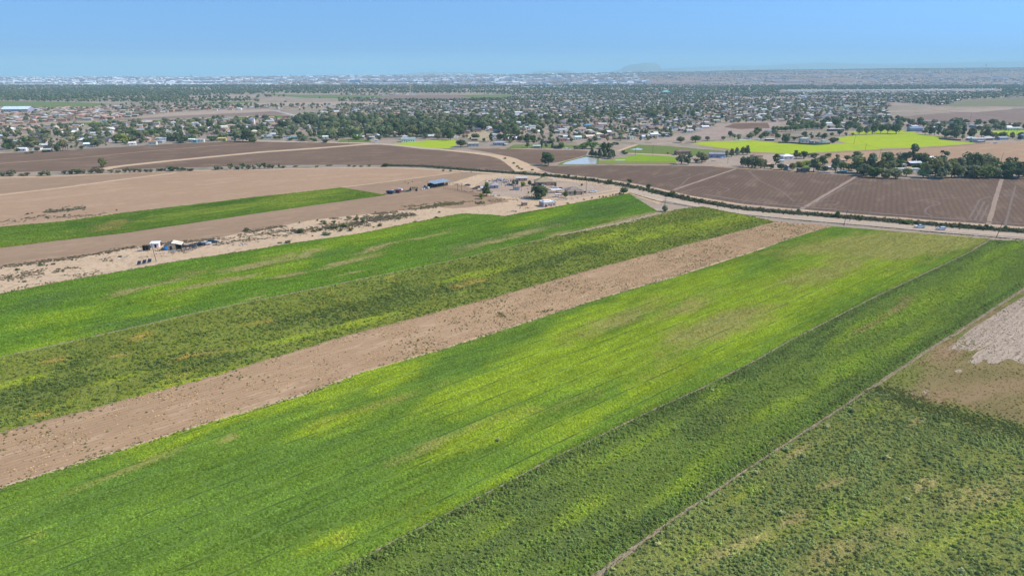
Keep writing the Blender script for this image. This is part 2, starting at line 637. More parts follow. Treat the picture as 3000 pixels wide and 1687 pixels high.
ROW = math.radians(41.8)
class Strip:
    def __init__(s, name, A, B, nu, nv, z, blobs, ang, mat=None, e0=0, e1=0, edge=0.35, label=None):
        """field between two boundary lines (pixel lists in the same direction)"""
        a = resample(extend(Wp(A), e0, e1), nu)
        b = resample(extend(Wp(B), e0, e1), nu)
        s.poly = np.concatenate([a, b[::-1]])
        s.blobs, s.ang, s.a, s.b = blobs, ang, a, b
        t = np.linspace(0, 1, nv)[None, :, None]
        g = a[:, None] * (1 - t) + b[:, None] * t
        j = (vnoise(g[:, :, 0], g[:, :, 1], 9, 3) - 0.5) * 2 * edge
        j2 = (vnoise(g[:, :, 0], g[:, :, 1], 2.2, 4) - 0.5) * edge
        dirv = (b - a) / np.linalg.norm(b - a, axis=1, keepdims=True)
        fade = np.zeros((1, nv)); fade[0, 0] = fade[0, -1] = 1
        g = g + dirv[:, None] * ((j + j2) * fade)[:, :, None]
        x, y = g[:, :, 0].ravel(), g[:, :, 1].ravel()
        i0 = (np.arange(nu - 1)[:, None] * nv + np.arange(nv - 1)[None, :]).ravel()
        f = np.stack([i0, i0 + 1, i0 + nv + 1, i0 + nv], 1)
        me = mesh(name, np.stack([x, y, np.full(len(x), z)], 1).tolist(), f.tolist(), [mat] if mat else [])
        if me.polygons[0].normal.z < 0: me.flip_normals()
        at = s.attrs(x, y)
        wid = np.linalg.norm(b - a, axis=1)
        vm = (t[:, :, 0] * wid[:, None]).ravel()
        at['vm'] = vm
        for k, val in at.items():
            q = me.attributes.new(k, 'FLOAT', 'POINT')
            q.data.foreach_set('value', val.astype(np.float32))
        s.o = link(name, me)
        s.o['kind'] = 'structure'
        if label: s.o['label'] = label
        s.z = z
    def attrs(s, x, y):
        px, py = P(x, y)
        # warp the patch outlines so they are not plain ellipses
        k = (1700 - np.clip(py, 300, 1687)) / 1400
        r = x * math.cos(ROW) + y * math.sin(ROW); q = -x * math.sin(ROW) + y * math.cos(ROW)
        px = px + (vnoise(r / 3, q, 9, 21) - .5) * 130 * (1 - .6 * k)
        py = py + (vnoise(r / 4, q, 7, 22) - .5) * 55 * (1 - .75 * k)
        return {k: blob_attr(px, py, v, s.ang) for k, v in s.blobs.items()}
    def points(s, n, seed):
        rg = np.random.default_rng(seed)
        lo, hi = s.poly.min(0), s.poly.max(0)
        out = np.zeros((0, 2)); seen = 0
        while seen < n:
            q = rg.uniform(lo, hi, (n, 2))
            q = q[inside(q[:, 0], q[:, 1], s.poly)]
            px, py = P(q[:, 0], q[:, 1])
            seen += int(np.sum((px > -120) & (px < 3120) & (py < 1800)))      # density is set by the part in view
            out = np.concatenate([out, q[(px > -420) & (px < 3420) & (py < 2150)]])
            if len(q) == 0: break
        return out[rg.random(len(out)) < n / max(seen, 1)], rg
    def lateral(s, q):
        """0 at edge A, 1 at edge B (by nearest chord)"""
        k = np.linspace(0, len(s.a) - 1, 40).astype(int)
        da = np.min(np.linalg.norm(q[:, None] - s.a[k][None], axis=2), 1)
        db = np.min(np.linalg.norm(q[:, None] - s.b[k][None], axis=2), 1)
        # exact distance to the polylines near the closest samples
        da = polydist(q, s.a); db = polydist(q, s.b)
        return da / (da + db + 1e-6), da, db

def polydist(q, pl):
    best = np.full(len(q), 1e9)
    step = max(1, (len(pl) - 1) // 24)
    idx = list(range(0, len(pl), step))
    if idx[-1] != len(pl) - 1: idx.append(len(pl) - 1)
    for i, j in zip(idx[:-1], idx[1:]):
        a, b = pl[i], pl[j]
        d = b - a
        t = np.clip(((q - a) @ d) / (d @ d + 1e-9), 0, 1)
        best = np.minimum(best, np.linalg.norm(q - (a + t[:, None] * d), axis=1))
    return best

def crop(name, base, lime, dry, deep, lines=0.0, sp=7.5, ragged=0.35, soil_c=None, fine=2.2):
    t = NT(name)
    nb = t.noise(0.045, 4, 0.6)
    v = t.map(-ROW, (0.2, 1, 1))
    nr = t.noise(0.8, 4, 0.7, v)
    nf = t.noise(fine, 2, 0.6)
    def fac(a, k=ragged):
        x = t.math('ADD', t.attr(a), t.math('MULTIPLY', t.math('SUBTRACT', nr, 0.5), k))
        x = t.math('ADD', x, t.math('MULTIPLY', t.math('SUBTRACT', nb, 0.5), k * 1.4))
        return t.range(x, 0.12, 0.85)
    c = t.mix(t.range(nb, 0.3, 0.7), base, tuple(0.78 * q for q in base))
    c = t.mix(fac('deep'), c, deep)
    c = t.mix(fac('lime'), c, lime)
    c = t.mix(fac('dry'), c, dry)
    c = t.mix(t.range(nr, 0.42, 0.8, 0, 0.4), c, tuple(0.7 * q for q in deep))
    c = t.mix(t.range(nf, 0.35, 0.75, 0, 0.35), c, tuple(0.68 * q for q in base))
    if soil_c: c = t.mix(t.range(t.noise(1.1, 3, 0.6), 0.55, 0.7, 0, 0.8), c, soil_c)
    if lines:
        sx = t.n.new('ShaderNodeSeparateXYZ')
        t.l.new(t.map(-ROW), sx.inputs[0])
        ph = t.math('DIVIDE', t.math('ADD', sx.outputs[1], 500.0), sp)
        tri = t.math('ABSOLUTE', t.math('SUBTRACT', t.math('FRACT', ph), 0.5))
        ln = t.math('MULTIPLY', t.range(tri, 0.02, 0.05, 1.0, 0.0), t.range(nr, 0.35, 0.6))
        c = t.mix(t.math('MULTIPLY', ln, lines), c, tuple(0.45 * q for q in deep))  # thin shadow lines along the drill borders, put into the ground colour
    h = t.math('ADD', nf, nr)
    return t.end(t.diffuse(c, t.bump(h, 0.5, 0.25)))

def lerp(a, b, t): return a + (b - a) * t[:, None]

# ground sheet, with darker irrigated land and pale town dirt mixed by noise
def ground_mat():
    t = NT('valley_ground')
    n1 = t.noise(0.004, 5, 0.6)
    n2 = t.noise(0.03, 4, 0.65)
    n3 = t.noise(0.25, 3, 0.6)
    c = t.mix(t.range(n1, 0.4, 0.6), (0.37, 0.28, 0.21), (0.29, 0.235, 0.18))
    c = t.mix(t.range(n2, 0.52, 0.66, 0, .75), c, (0.17, 0.165, 0.10))
    c = t.mix(t.range(n2, 0.30, 0.42, .8, 0.0), c, (0.46, 0.36, 0.28))
    c = t.mix(t.range(n3, 0.45, 0.75, 0, .4), c, (0.2, 0.17, 0.13))
    return t.end(t.diffuse(c))
gm = mesh('ground', [(-16000, -400, 0), (16000, -400, 0), (16000, 12500, 0), (-16000, 12500, 0)], [(0, 1, 2, 3)], [ground_mat()])
ground = link('ground', gm)
ground['kind'] = 'structure'

SANDY = soil('sandy_dirt', (0.600, 0.433, 0.279), (0.550, 0.392, 0.253), (0.420, 0.291, 0.183), 0.05, 0.9, speck=1.2, speck_c=(0.160, 0.128, 0.069))
TRACK = soil('packed_dirt', (0.600, 0.429, 0.276), (0.560, 0.392, 0.245), (0.480, 0.337, 0.214), 0.05, 0.8)
ROADM = soil('gravel_road', (0.500, 0.383, 0.276), (0.460, 0.351, 0.253), (0.540, 0.410, 0.283), 0.03, 0.7)
TAN = soil('tan_dirt', (0.440, 0.288, 0.180), (0.410, 0.264, 0.165), (0.480, 0.319, 0.199), 0.012, 0.5, rz=-math.radians(33), stretch=3, row=0.10, row_sp=2.5, speck=0.25, speck_c=(0.200, 0.146, 0.077))
BROWN = soil('brown_dirt', (0.360, 0.242, 0.153), (0.330, 0.219, 0.138), (0.400, 0.264, 0.168), 0.02, 0.5, rz=-math.radians(33), stretch=3, row=0.10, row_sp=2.0)
PLOW = soil('plowed_soil', (0.191, 0.123, 0.084), (0.219, 0.144, 0.098), (0.279, 0.186, 0.121), 0.012, 0.5, rz=-math.radians(20), stretch=2.5, row=0.28, row_sp=3.0)
PLOW2 = soil('plowed_soil_right', (0.172, 0.114, 0.082), (0.194, 0.130, 0.091), (0.245, 0.169, 0.116), 0.012, 0.5, rz=-math.radians(62), stretch=2.5, row=0.34, row_sp=3.4)
FALLOW = soil('fallow_soil', (0.465, 0.30, 0.172), (0.40, 0.255, 0.147), (0.53, 0.355, 0.215), 0.035, 0.9, rz=-ROW, stretch=4, row=0.2, row_sp=1.5, bump=0.5)
GREENF = soil('green_field', (0.12, 0.205, 0.035), (0.145, 0.23, 0.04), (0.10, 0.17, 0.035), 0.02, 0.5, rz=-math.radians(33), stretch=4)
BRIGHT = soil('bright_yellow_green_crop', (0.37, 0.46, 0.035), (0.42, 0.48, 0.035), (0.32, 0.43, 0.045), 0.012, 0.25, rz=-math.radians(20), stretch=4, row=0.10, row_sp=5)
FARGREEN = soil('far_green_field', (0.15, 0.20, 0.07), (0.17, 0.21, 0.08), (0.20, 0.20, 0.1), 0.01, 0.2)
FARTAN = soil('far_tan_field', (0.42, 0.32, 0.24), (0.38, 0.29, 0.215), (0.47, 0.365, 0.275), 0.01, 0.2)
FARBROWN = soil('far_brown_field', (0.25, 0.18, 0.145), (0.28, 0.205, 0.165), (0.22, 0.16, 0.13), 0.01, 0.2)
GRAYGREEN = soil('wet_green_field', (0.155, 0.20, 0.055), (0.18, 0.205, 0.07), (0.14, 0.215, 0.045), 0.02, 0.4)

def ribbon(name, pts, width, mat, z, jit=0.5, label=None, step=3.0, e0=0, e1=0, w_end=None):
    w = extend(Wp(pts), e0, e1)
    L = np.sum(np.hypot(*np.diff(w, axis=0).T))
    n = int(max(8, min(400, L / step)))
    c = resample(w, n)
    for _ in range(6):
        c[1:-1] = (c[:-2] + 2 * c[1:-1] + c[2:]) / 4
    t = np.gradient(c, axis=0)
    t /= np.linalg.norm(t, axis=1, keepdims=True) + 1e-9
    nr = np.stack([-t[:, 1], t[:, 0]], 1)
    ww = np.linspace(width, w_end or width, n)
    a = (vnoise(c[:, 0], c[:, 1], 7, 5) - .5) * 2 * jit + ww / 2
    b = (vnoise(c[:, 0], c[:, 1], 6, 6) - .5) * 2 * jit + ww / 2
    A, B = c + nr * a[:, None], c - nr * b[:, None]
    v = [(p[0], p[1], z) for p in A] + [(p[0], p[1], z) for p in B]
    f = [(n + i, n + i + 1, i + 1, i) for i in range(n - 1)]
    o = link(name, mesh(name, v, f, [mat]))
    o['kind'] = 'structure'
    if label: o['label'] = label
    return o, c
# ------------------------------------------------------------------ mid distance fields and tracks (drawn far to near, few centimetres apart)
zz = [0.01]
def nz():
    zz[0] += 0.004
    return zz[0]
EXCL = []
def field(name, poly, mat, jitter=0.6, label=None):
    if name not in ('dirt_yard', 'grass_yard', 'sandy_yard'): EXCL.append(Wp(poly))
    return sheet(name, poly, mat, nz(), jitter, label=label)

# far valley
DULLG = soil('dull_far_field', (0.22, 0.21, 0.12), (0.25, 0.22, 0.14), (0.2, 0.2, 0.1), 0.01, 0.2)
field('green_field', [(0, 297), (180, 299), (330, 304), (200, 309), (60, 313), (-80, 313), (-80, 298)], FARGREEN, 2, 'olive field far left below the dark tree band')
field('green_field', [(80, 312), (200, 309), (300, 304), (292, 313), (150, 319), (85, 318)], GRAYGREEN, 2, 'pale green field far left behind the big pale warehouse')
field('tan_field', [(740, 302), (1000, 298), (1160, 302), (1100, 308), (950, 310), (740, 310)], FARTAN, 2, 'long tan field left of centre in the far valley')
field('green_field', [(770, 277), (1000, 279), (1140, 281), (1180, 288), (1050, 290), (900, 288)], FARGREEN, 2, 'dull green field left of centre below the far trees')
field('brown_field', [(1090, 287), (1160, 280), (1330, 278), (1420, 280), (1400, 290), (1300, 295), (1120, 295)], FARBROWN, 2, 'mauve brown field in the far valley centre')
field('green_field', [(1330, 279), (1500, 277), (1500, 288), (1420, 293), (1390, 288)], FARGREEN, 2)
field('tan_field', [(400, 345), (500, 331), (620, 325), (790, 320), (820, 328), (700, 332), (500, 341), (410, 349)], FARTAN, 2, 'pale sandy field behind the left part of the town')
field('brown_field', [(285, 354), (420, 346), (560, 338), (720, 331), (830, 325), (845, 334), (790, 341), (740, 342), (420, 353), (300, 361)], FARBROWN, 2)
field('green_field', [(95, 370), (200, 362), (420, 353), (740, 342), (832, 338), (834, 345), (700, 349), (480, 354), (300, 364), (180, 370)], GREENF, 2, 'thin green field strip behind the left houses')
field('tan_track', [(-40, 369), (200, 358), (420, 351), (600, 346), (740, 340), (740, 341.5), (600, 347.5), (420, 352.8), (200, 360), (-40, 372)], FARTAN, 1)
for pl, mt_ in (([(-80, 289), (260, 287), (520, 289), (520, 291.5), (260, 290), (-80, 292)], FARGREEN), ([(300, 284), (760, 281), (760, 283.5), (300, 286)], FARTAN), ([(560, 292), (760, 290), (760, 293.5), (560, 295)], FARGREEN), ([(-80, 278), (300, 277), (300, 278.6), (-80, 280)], FARTAN), ([(1500, 283), (1900, 281), (1900, 283), (1500, 285.5)], FARGREEN), ([(2100, 287), (2500, 284), (2500, 287), (2100, 290)], FARTAN), ([(2380, 318), (2560, 312), (2580, 316), (2400, 323)], GRAYGREEN), ([(1500, 322), (1600, 319), (1610, 323), (1500, 327)], GRAYGREEN), ([(600, 300), (740, 298), (740, 302), (600, 305)], FARGREEN)):
    field('far_field', pl, mt_, 2)
for k in (0, 1):
    field('canal_bank', [(797 + 9 * k, 324), (803 + 9 * k, 324), (872 + 8 * k, 341), (864 + 8 * k, 341)], soil('concrete_bank_%d' % k, (0.5, 0.46, 0.42), (0.46, 0.42, 0.38), (0.52, 0.48, 0.44)), 0.3)
field('brown_field', [(2590, 348), (2720, 335), (2850, 326), (3000, 318), (3150, 312), (3150, 372), (3000, 366), (2800, 358), (2680, 353)], FARBROWN, 2, 'wide mauve brown field on the right beyond the houses')
field('tan_field', [(2785, 328), (2860, 319), (2965, 315), (2965, 321), (2900, 326), (2850, 330)], FARTAN, 3)
field('green_field', [(2830, 293), (3000, 284), (3150, 280), (3150, 312), (3000, 312), (2760, 312)], DULLG, 2)
field('tan_field', [(1880, 416), (2010, 398), (2120, 366), (2250, 357), (2290, 362), (2250, 386), (2100, 402), (2050, 412)], soil('graded_dirt', (0.40, 0.30, 0.235), (0.34, 0.25, 0.2), (0.47, 0.37, 0.29), 0.02, 0.2), 2, 'graded dirt lot between the town and the bright fields')
field('brown_field', [(2120, 373), (2150, 362), (2250, 360), (2255, 376), (2165, 379)], PLOW, 1)
field('tan_field', [(1360, 394), (1440, 384), (1462, 398), (1425, 413), (1372, 407)], soil('dry_grass', (0.45, 0.36, 0.22), (0.40, 0.32, 0.2), (0.5, 0.4, 0.26), 0.05, 0.5), 1)
for pl in ([(985, 417), (1002, 408), (1075, 408), (1092, 418)], [(1482, 437), (1502, 425), (1562, 423), (1700, 425), (1712, 433), (1560, 434)], [(2325, 482), (2360, 470), (2412, 470), (2400, 490), (2340, 492)], [(890, 398), (1000, 386), (1090, 386), (1080, 394), (990, 402)]):
    field('grass_yard', pl, GRAYGREEN, 1)

# bright crops
zz[0] = 0.03
field('bright_crop_field', [(1154, 421), (1212, 416), (1249, 412), (1333, 410), (1338, 424), (1314, 435), (1286, 436), (1216, 431), (1156, 425)], BRIGHT, 0.4, 'small bright yellow green field at the edge of the town')
field('bright_crop_field', [(2022, 421), (2075, 415), (2207, 412), (2279, 418), (2350, 423), (2386, 425), (2421, 423), (2475, 420.5), (2606, 434), (2560, 439), (2464, 443), (2325, 451), (2200, 445), (2089, 431)], BRIGHT, 0.4, 'near bright yellow green field right of centre')
field('bright_crop_field', [(2448, 404), (2503, 397), (2687, 392), (2757, 400), (2762, 411), (2861, 420), (2760, 428), (2687, 432), (2612, 435), (2480, 420), (2452, 412)], BRIGHT, 0.4, 'farther bright yellow green field on the right')
field('bright_crop_field', [(2483, 387), (2560, 382), (2681, 384), (2684, 391), (2503, 394)], BRIGHT, 0.4, 'thin bright green strip under the row of trees')
field('bright_crop_field', [(2861, 385), (3000, 382), (3100, 381), (3100, 394), (3000, 395), (2880, 397)], BRIGHT, 0.4, 'bright green field at the right edge beyond the houses')
field('field_bank', [(2089, 431), (2200, 445), (2325, 451), (2464, 443), (2560, 439), (2640, 436), (2760, 429), (2900, 418), (2900, 421), (2760, 432), (2640, 439.5), (2464, 447), (2325, 455), (2200, 449), (2089, 434)], BROWN, 0.3)
field('tan_field', [(2405, 455), (2464, 447.5), (2640, 440), (2760, 432.5), (2900, 421.5), (3000, 417), (3150, 413), (3150, 486), (2900, 500), (2405, 480)], TAN, 0.5, 'tan furrowed field behind the tall tree belt')
field('dirt_yard', [(2040, 486), (2075, 466), (2130, 452), (2200, 450), (2405, 456), (2405, 480), (2900, 500), (3150, 486), (3150, 527), (2938, 520), (2711, 526), (2511, 514), (2327, 503), (2165, 491)], soil('yard_dirt', (0.43, 0.33, 0.255), (0.38, 0.29, 0.22), (0.33, 0.26, 0.17), 0.04, 0.4), 0.5)
field('grass_field', [(1812, 443), (1865, 424), (1950, 428), (2124, 443), (2119, 457), (2026, 457), (1921, 452), (1833, 449)], GRAYGREEN, 0.6, 'wet green field with a farmhouse at its edge')
field('grass_field', [(1754, 472), (1800, 467), (1875, 453), (1984, 461), (1984, 473), (1860, 473)], soil('young_green_crop', (0.22, 0.33, 0.03), (0.25, 0.36, 0.03), (0.19, 0.28, 0.04), 0.02, 0.4), 0.6, 'fresh green field beside the flooded corner')
field('grass_field', [(1751, 473), (1984, 473.5), (1976, 482), (1751, 482)], soil('olive_crop', (0.24, 0.22, 0.08), (0.26, 0.23, 0.1), (0.22, 0.25, 0.06), 0.02, 0.4), 0.6)
field('dirt_track', [(1833, 448.5), (1921, 451.5), (2026, 456.5), (2026, 458.5), (1921, 454), (1840, 451)], TRACK, 0.3)
field('dirt_track', [(2090, 487), (2165, 492), (2420, 508), (2420, 510), (2165, 495), (2090, 490)], BROWN, 0.3)

# water standing on the flooded corner
wt = NT('muddy_water')
wb = wt.n.new('ShaderNodeBsdfPrincipled')
wb.inputs['Base Color'].default_value = (0.52, 0.50, 0.45, 1)
wb.inputs['Roughness'].default_value = 0.16
wb.inputs['IOR'].default_value = 1.33
wt.l.new(wt.bump(wt.noise(0.8, 2), 0.03, 0.05), wb.inputs['Normal'])
WATER = wt.end(wb.outputs[0])
field('grass_field', [(1634, 484), (1640, 477), (1716, 457), (1756, 463), (1753, 482)], GRAYGREEN, 0.3)
field('flood_water', [(1646, 482), (1656, 476), (1718, 460), (1748, 465), (1748, 481)], WATER, 0.5, 'shallow flood water shining on a field corner')
field('flood_water', [(1844, 439), (1868, 434), (1884, 437), (1880, 440)], WATER, 0.3, 'small shining puddle in the wet green field')
field('flood_water', [(1800, 469), (1830, 468), (1834, 470.5), (1805, 471)], WATER, 0.2)
field('flood_water', [(2130, 411.5), (2160, 409), (2245, 406), (2250, 409), (2200, 411.5)], WATER, 0.3)

# plowed fields left of the junction
zz[0] = 0.03
field('plowed_field', [(-60, 452), (0, 450), (240, 438), (470, 424), (700, 414), (960, 418), (1095, 421), (1020, 426), (920, 433), (760, 444), (460, 473), (330, 488), (300, 499), (0, 506), (-60, 508)], PLOW, 0.5, 'brown plowed field in front of the left part of the town')
field('plowed_field', [(330, 492), (460, 478), (760, 449), (930, 437), (1060, 426), (1130, 424), (1230, 437), (1324, 444), (1403, 452), (1449, 458), (1480, 467), (1505, 480), (1530, 498), (1530, 503), (1400, 495), (1250, 487), (1120, 485), (1000, 483), (750, 485), (560, 491), (330, 497)], PLOW, 0.5, 'brown plowed field curving along the dirt track')
field('plowed_field', [(1368, 436), (1463, 436), (1694, 440.5), (1723, 442), (1716, 456), (1640, 475), (1585, 482), (1545, 480), (1500, 462), (1440, 448)], PLOW, 0.5, 'small plowed field left of the flooded corner')
field('plowed_field', [(1560, 492), (1600, 487), (1750, 485), (1973, 486), (2100, 487.5), (2165, 493), (2327, 504.5), (2511, 515.5), (2711, 527.5), (2938, 521.5), (3000, 523), (3200, 525), (3200, 690), (3000, 664), (2754, 646), (2540, 629), (2327, 611), (2178, 598), (2028, 574), (1900, 545), (1816, 530), (1724, 518), (1618, 507)], PLOW2, 0.6, 'wide plowed field on the right between the tree belt and the road')
ribbon('dirt_track', [(-20, 481), (240, 462), (470, 440), (740, 419)], 5, BROWN, nz(), 0.8)
ribbon('dirt_track', [(300, 497), (330, 490), (460, 475.5), (760, 446.5), (925, 435), (1060, 424), (1100, 421)], 12, TRACK, nz(), 1.5)
ribbon('dirt_track', [(700, 413), (960, 417.5), (1100, 421), (1160, 426), (1230, 433.5), (1286, 437.5)], 13, ROADM, nz(), 0.8)
ribbon('dirt_track', [(1286, 437.5), (1324, 442), (1403, 450), (1449, 456), (1484, 464), (1512, 478), (1536, 492), (1550, 502)], 7, TRACK, nz(), 0.8, w_end=26)
ribbon('dirt_track', [(1463, 435.5), (1694, 440), (1723, 441.5)], 4, TRACK, nz(), 0.5)
ribbon('dirt_track', [(1640, 478), (1716, 458)], 5, TRACK, nz(), 0.4)
ribbon('dirt_track', [(1812, 443), (1836, 434), (1866, 424)], 5, TRACK, nz(), 0.4)
LANE = soil('lane_dirt', (0.37, 0.27, 0.2), (0.34, 0.25, 0.185), (0.31, 0.23, 0.17), 0.05, 0.5)
for a, b in (((1973, 557), (2156, 495)), ((2348, 613), (2511, 516)), ((2895, 658), (2935, 523))):
    ribbon('field_lane', [a, b], 2.8, LANE, nz(), 0.5)
LOOP = soil('scraped_soil', (0.235, 0.175, 0.14), (0.215, 0.16, 0.13), (0.27, 0.2, 0.16), 0.05, 0.5)
for pl in ([(2005, 562), (2060, 547), (2110, 546), (2145, 556), (2120, 562)], [(2195, 503), (2225, 530), (2290, 560), (2325, 590)], [(2330, 600), (2390, 592), (2450, 588), (2467, 592), (2440, 602)], [(2675, 592), (2720, 584), (2765, 597), (2720, 605), (2706, 622), (2730, 634)], [(2720, 584), (2800, 580), (2860, 578)], [(2900, 560), (2950, 568), (3010, 590)], [(1985, 552), (2020, 520), (2090, 500)], [(2375, 605), (2480, 545), (2540, 520)], [(2840, 640), (2870, 585), (2905, 576)], [(2856, 646), (2884, 590)], [(2870, 650), (2896, 600)], [(2945, 660), (2960, 600), (2975, 545)], [(1910, 520), (1990, 505), (2030, 512), (1960, 528)]):
    ribbon('wheel_track', pl, 1.3, LOOP, nz(), 0.35)
ribbon('wheel_track', [(2060, 570), (2200, 592), (2400, 611), (2600, 628), (2800, 643), (3000, 658)], 3.5, LOOP, nz(), 1.2)

zz[0] = 0.10
# left mid fields: tan field, green strip, brown strip
field('tan_field', [(-200, 527), (0, 521), (152, 517), (304, 510), (486, 503), (750, 498), (1000, 493), (1150, 492), (1330, 501), (1345, 504), (1180, 526), (1000, 549), (750, 576), (364, 622), (182, 648), (0, 666), (-200, 690)], TAN, 0.5, 'wide tan field left of the homestead')
field('brown_field', [(-200, 533), (0, 526), (152, 520), (304, 513), (486, 506), (330, 528), (182, 548), (0, 568), (-200, 590)], BROWN, 0.8, 'brown wedge of field under the row of shrubs')
field('brown_field', [(1005, 550), (1180, 528), (1345, 506), (1400, 510), (1445, 514), (1350, 528), (1300, 542), (1130, 572)], BROWN, 0.5, 'brown paddock behind the blue roofed barn')
field('tan_field', [(-200, 745), (0, 728), (137, 710), (364, 684), (750, 627), (954, 597), (1131, 573), (1300, 545), (1420, 565), (1400, 590), (1274, 604), (1187, 616), (1070, 630), (925, 645), (750, 674), (607, 705), (410, 723), (273, 748), (152, 766), (0, 784), (-200, 810)], BROWN, 0.5, 'brown dirt strip behind the shacks')
field('sandy_yard', [(-250, 830), (0, 782), (152, 764), (273, 747), (410, 722), (607, 704), (750, 673), (925, 644), (1070, 629), (1187, 615), (1274, 603), (1400, 589), (1420, 563), (1300, 543), (1350, 528), (1400, 512), (1500, 512), (1640, 524), (1760, 536), (1860, 552), (1950, 578), (1930, 600), (1843, 569), (1816, 573), (1653, 603), (1474, 636), (1463, 633), (1361, 627), (1303, 636), (1187, 659), (1041, 688), (837, 717), (750, 732), (547, 763), (395, 790), (182, 827), (0, 863), (-250, 935)], SANDY, 0.6, 'pale sandy yard strip with shacks and homes')
field('brown_field', [(1290, 548), (1340, 540), (1400, 556), (1420, 568), (1480, 586), (1490, 592), (1400, 605), (1330, 612), (1280, 605), (1190, 618), (1140, 590)], BROWN, 1.5, 'weedy brown dirt patch left of the bare tree')
field('dirt_yard', [(1395, 546), (1440, 528), (1500, 521), (1640, 530), (1760, 544), (1800, 556), (1700, 573), (1620, 582), (1500, 578), (1420, 566)], soil('homestead_dirt', (0.45, 0.335, 0.245), (0.39, 0.285, 0.21), (0.52, 0.40, 0.30), 0.06, 0.7, speck=.8, speck_c=(.2, .16, .1)), 1.2)
ribbon('dirt_track', [(0, 520), (152, 517), (304, 509.5), (486, 502.5), (750, 497.5), (1000, 492), (1150, 491.5), (1330, 500.5)], 4.5, TRACK, nz(), 0.8, e0=80)
ribbon('dirt_track', [(0, 572), (182, 551), (334, 530), (516, 507)], 4.5, TRACK, nz(), 1.0, e0=60)
ribbon('dirt_track', [(0, 667), (182, 649), (364, 623.5), (750, 577.5), (1000, 550), (1180, 527.5), (1345, 505), (1400, 504)], 3.0, TRACK, nz(), 0.5, e0=60)
ribbon('dirt_track', [(1310, 541), (1350, 532), (1400, 519), (1440, 513)], 6, TRACK, nz(), 0.6)
ribbon('dirt_track', [(1330, 500), (1420, 507), (1500, 513), (1640, 524), (1760, 536), (1850, 552)], 7, TRACK, nz(), 0.8)
ribbon('dirt_track', [(500, 755), (700, 726), (850, 700), (1000, 680), (1190, 648), (1400, 607), (1520, 592), (1640, 581), (1810, 563)], 4.5, TRACK, nz(), 1.0)

strip_mid = Strip('green_field', [(0, 666), (182, 649), (364, 624), (750, 578), (1000, 550)], [(0, 727), (137, 709), (364, 683), (750, 626), (1131, 572)], 160, 12, nz(),
                  {'lime': [(900, 575, 150, 25), (100, 720, 150, 20), (600, 620, 200, 10)], 'dry': [(330, 660, 60, 10)], 'deep': [(350, 650, 200, 12), (700, 590, 150, 8)]}, -8,
                  crop('green_strip_crop', (0.155, 0.235, 0.04), (0.235, 0.285, 0.055), (0.27, 0.25, 0.09), (0.095, 0.18, 0.03)), e0=60, label='long green crop strip left of the barn')

# road, ditch and the dirt track on its far bank
R3 = [(1540, 500), (1618, 511), (1724, 522), (1816, 535), (1900, 550), (2028, 578), (2178, 602), (2327, 615.5), (2540, 633.5), (2754, 651), (3000, 669)]
DITCH = [(1120, 486), (1250, 488), (1365, 498), (1490, 506.5), (1626, 516.5), (1724, 528), (1816, 541.5), (1900, 558), (2028, 587), (2178, 612.5), (2327, 624.5), (2540, 641.5), (2754, 660), (3000, 679)]
R4 = [(1790, 540), (1843, 552), (1925, 576), (2028, 598), (2178, 621.5), (2327, 636), (2540, 653.5), (2754, 673), (3000, 692)]
ribbon('dirt_track', R3, 5.0, TRACK, nz(), 0.5, 'pale dirt track along the far bank of the ditch', e1=150)
ditch_o, ditch_c = ribbon('ditch', DITCH, 8.0, soil('ditch_mud', (0.12, 0.11, 0.075), (0.10, 0.095, 0.07), (0.17, 0.145, 0.1), 0.08, 0.6), nz(), 1.2, 'weedy drainage ditch beside the road', e1=150)
road_o, road_c = ribbon('road', R4, 11.0, ROADM, nz(), 0.4, 'grey gravel road with two white vehicles', e1=160)
SHOULDER = soil('road_shoulder', (0.56, 0.46, 0.37), (0.53, 0.43, 0.35), (0.46, 0.38, 0.3), 0.05, 0.6)
ribbon('road_shoulder', [(1843, 560), (1925, 582), (2028, 604), (2178, 627.5), (2327, 642), (2540, 660), (2754, 680), (3000, 700)], 2.2, SHOULDER, nz(), 0.5, e1=120)

# ------------------------------------------------------------------ near fields
zn = nz() + 0.012
L3 = [(0, 862), (182, 826), (395, 789), (547, 762), (750, 731.5), (837, 716), (1041, 687), (1187, 658), (1303, 635), (1361, 626), (1463, 632), (1474, 635), (1653, 602), (1816, 572), (1843, 568)]
L4 = [(0, 1046.5), (303, 979), (631, 904), (1009, 828), (1233, 782), (1382, 751), (1545, 711), (1640, 689), (1762, 665), (1843, 648), (1930, 622)]
L4b = [(0, 1048), (303, 981), (631, 906), (1009, 829.5), (1233, 783.5), (1382, 752), (1545, 712.5), (1640, 690.5), (1762, 667), (1843, 650), (1979, 614), (2060, 606)]
L5 = [(0, 1269.5), (283, 1196), (631, 1103), (1009, 987), (1300, 911), (1466, 868), (1699, 800), (1990, 723), (2200, 670), (2271, 650)]
L6u = [(0, 1271), (283, 1197), (631, 1104), (1009, 988), (1300, 912), (1466, 869), (1699, 801), (1990, 724), (2200, 671), (2271, 651)]
L6 = [(0, 1431), (202, 1368), (505, 1272), (908, 1151), (1047, 1096), (1298, 1024), (1550, 942), (1792, 865), (1997, 805), (2200, 740), (2327, 696), (2434, 664)]
L7 = [(962, 1687), (1090, 1616), (1346, 1484), (1611, 1346), (1700, 1303), (1900, 1204), (2053, 1136), (2213, 1054), (2306, 1000), (2562, 868), (2835, 740), (2899, 700)]
L8 = [(1740, 1686), (1952, 1535), (2205, 1363), (2407, 1232), (2553, 1134), (2755, 1000), (2795, 978), (3000, 844)]

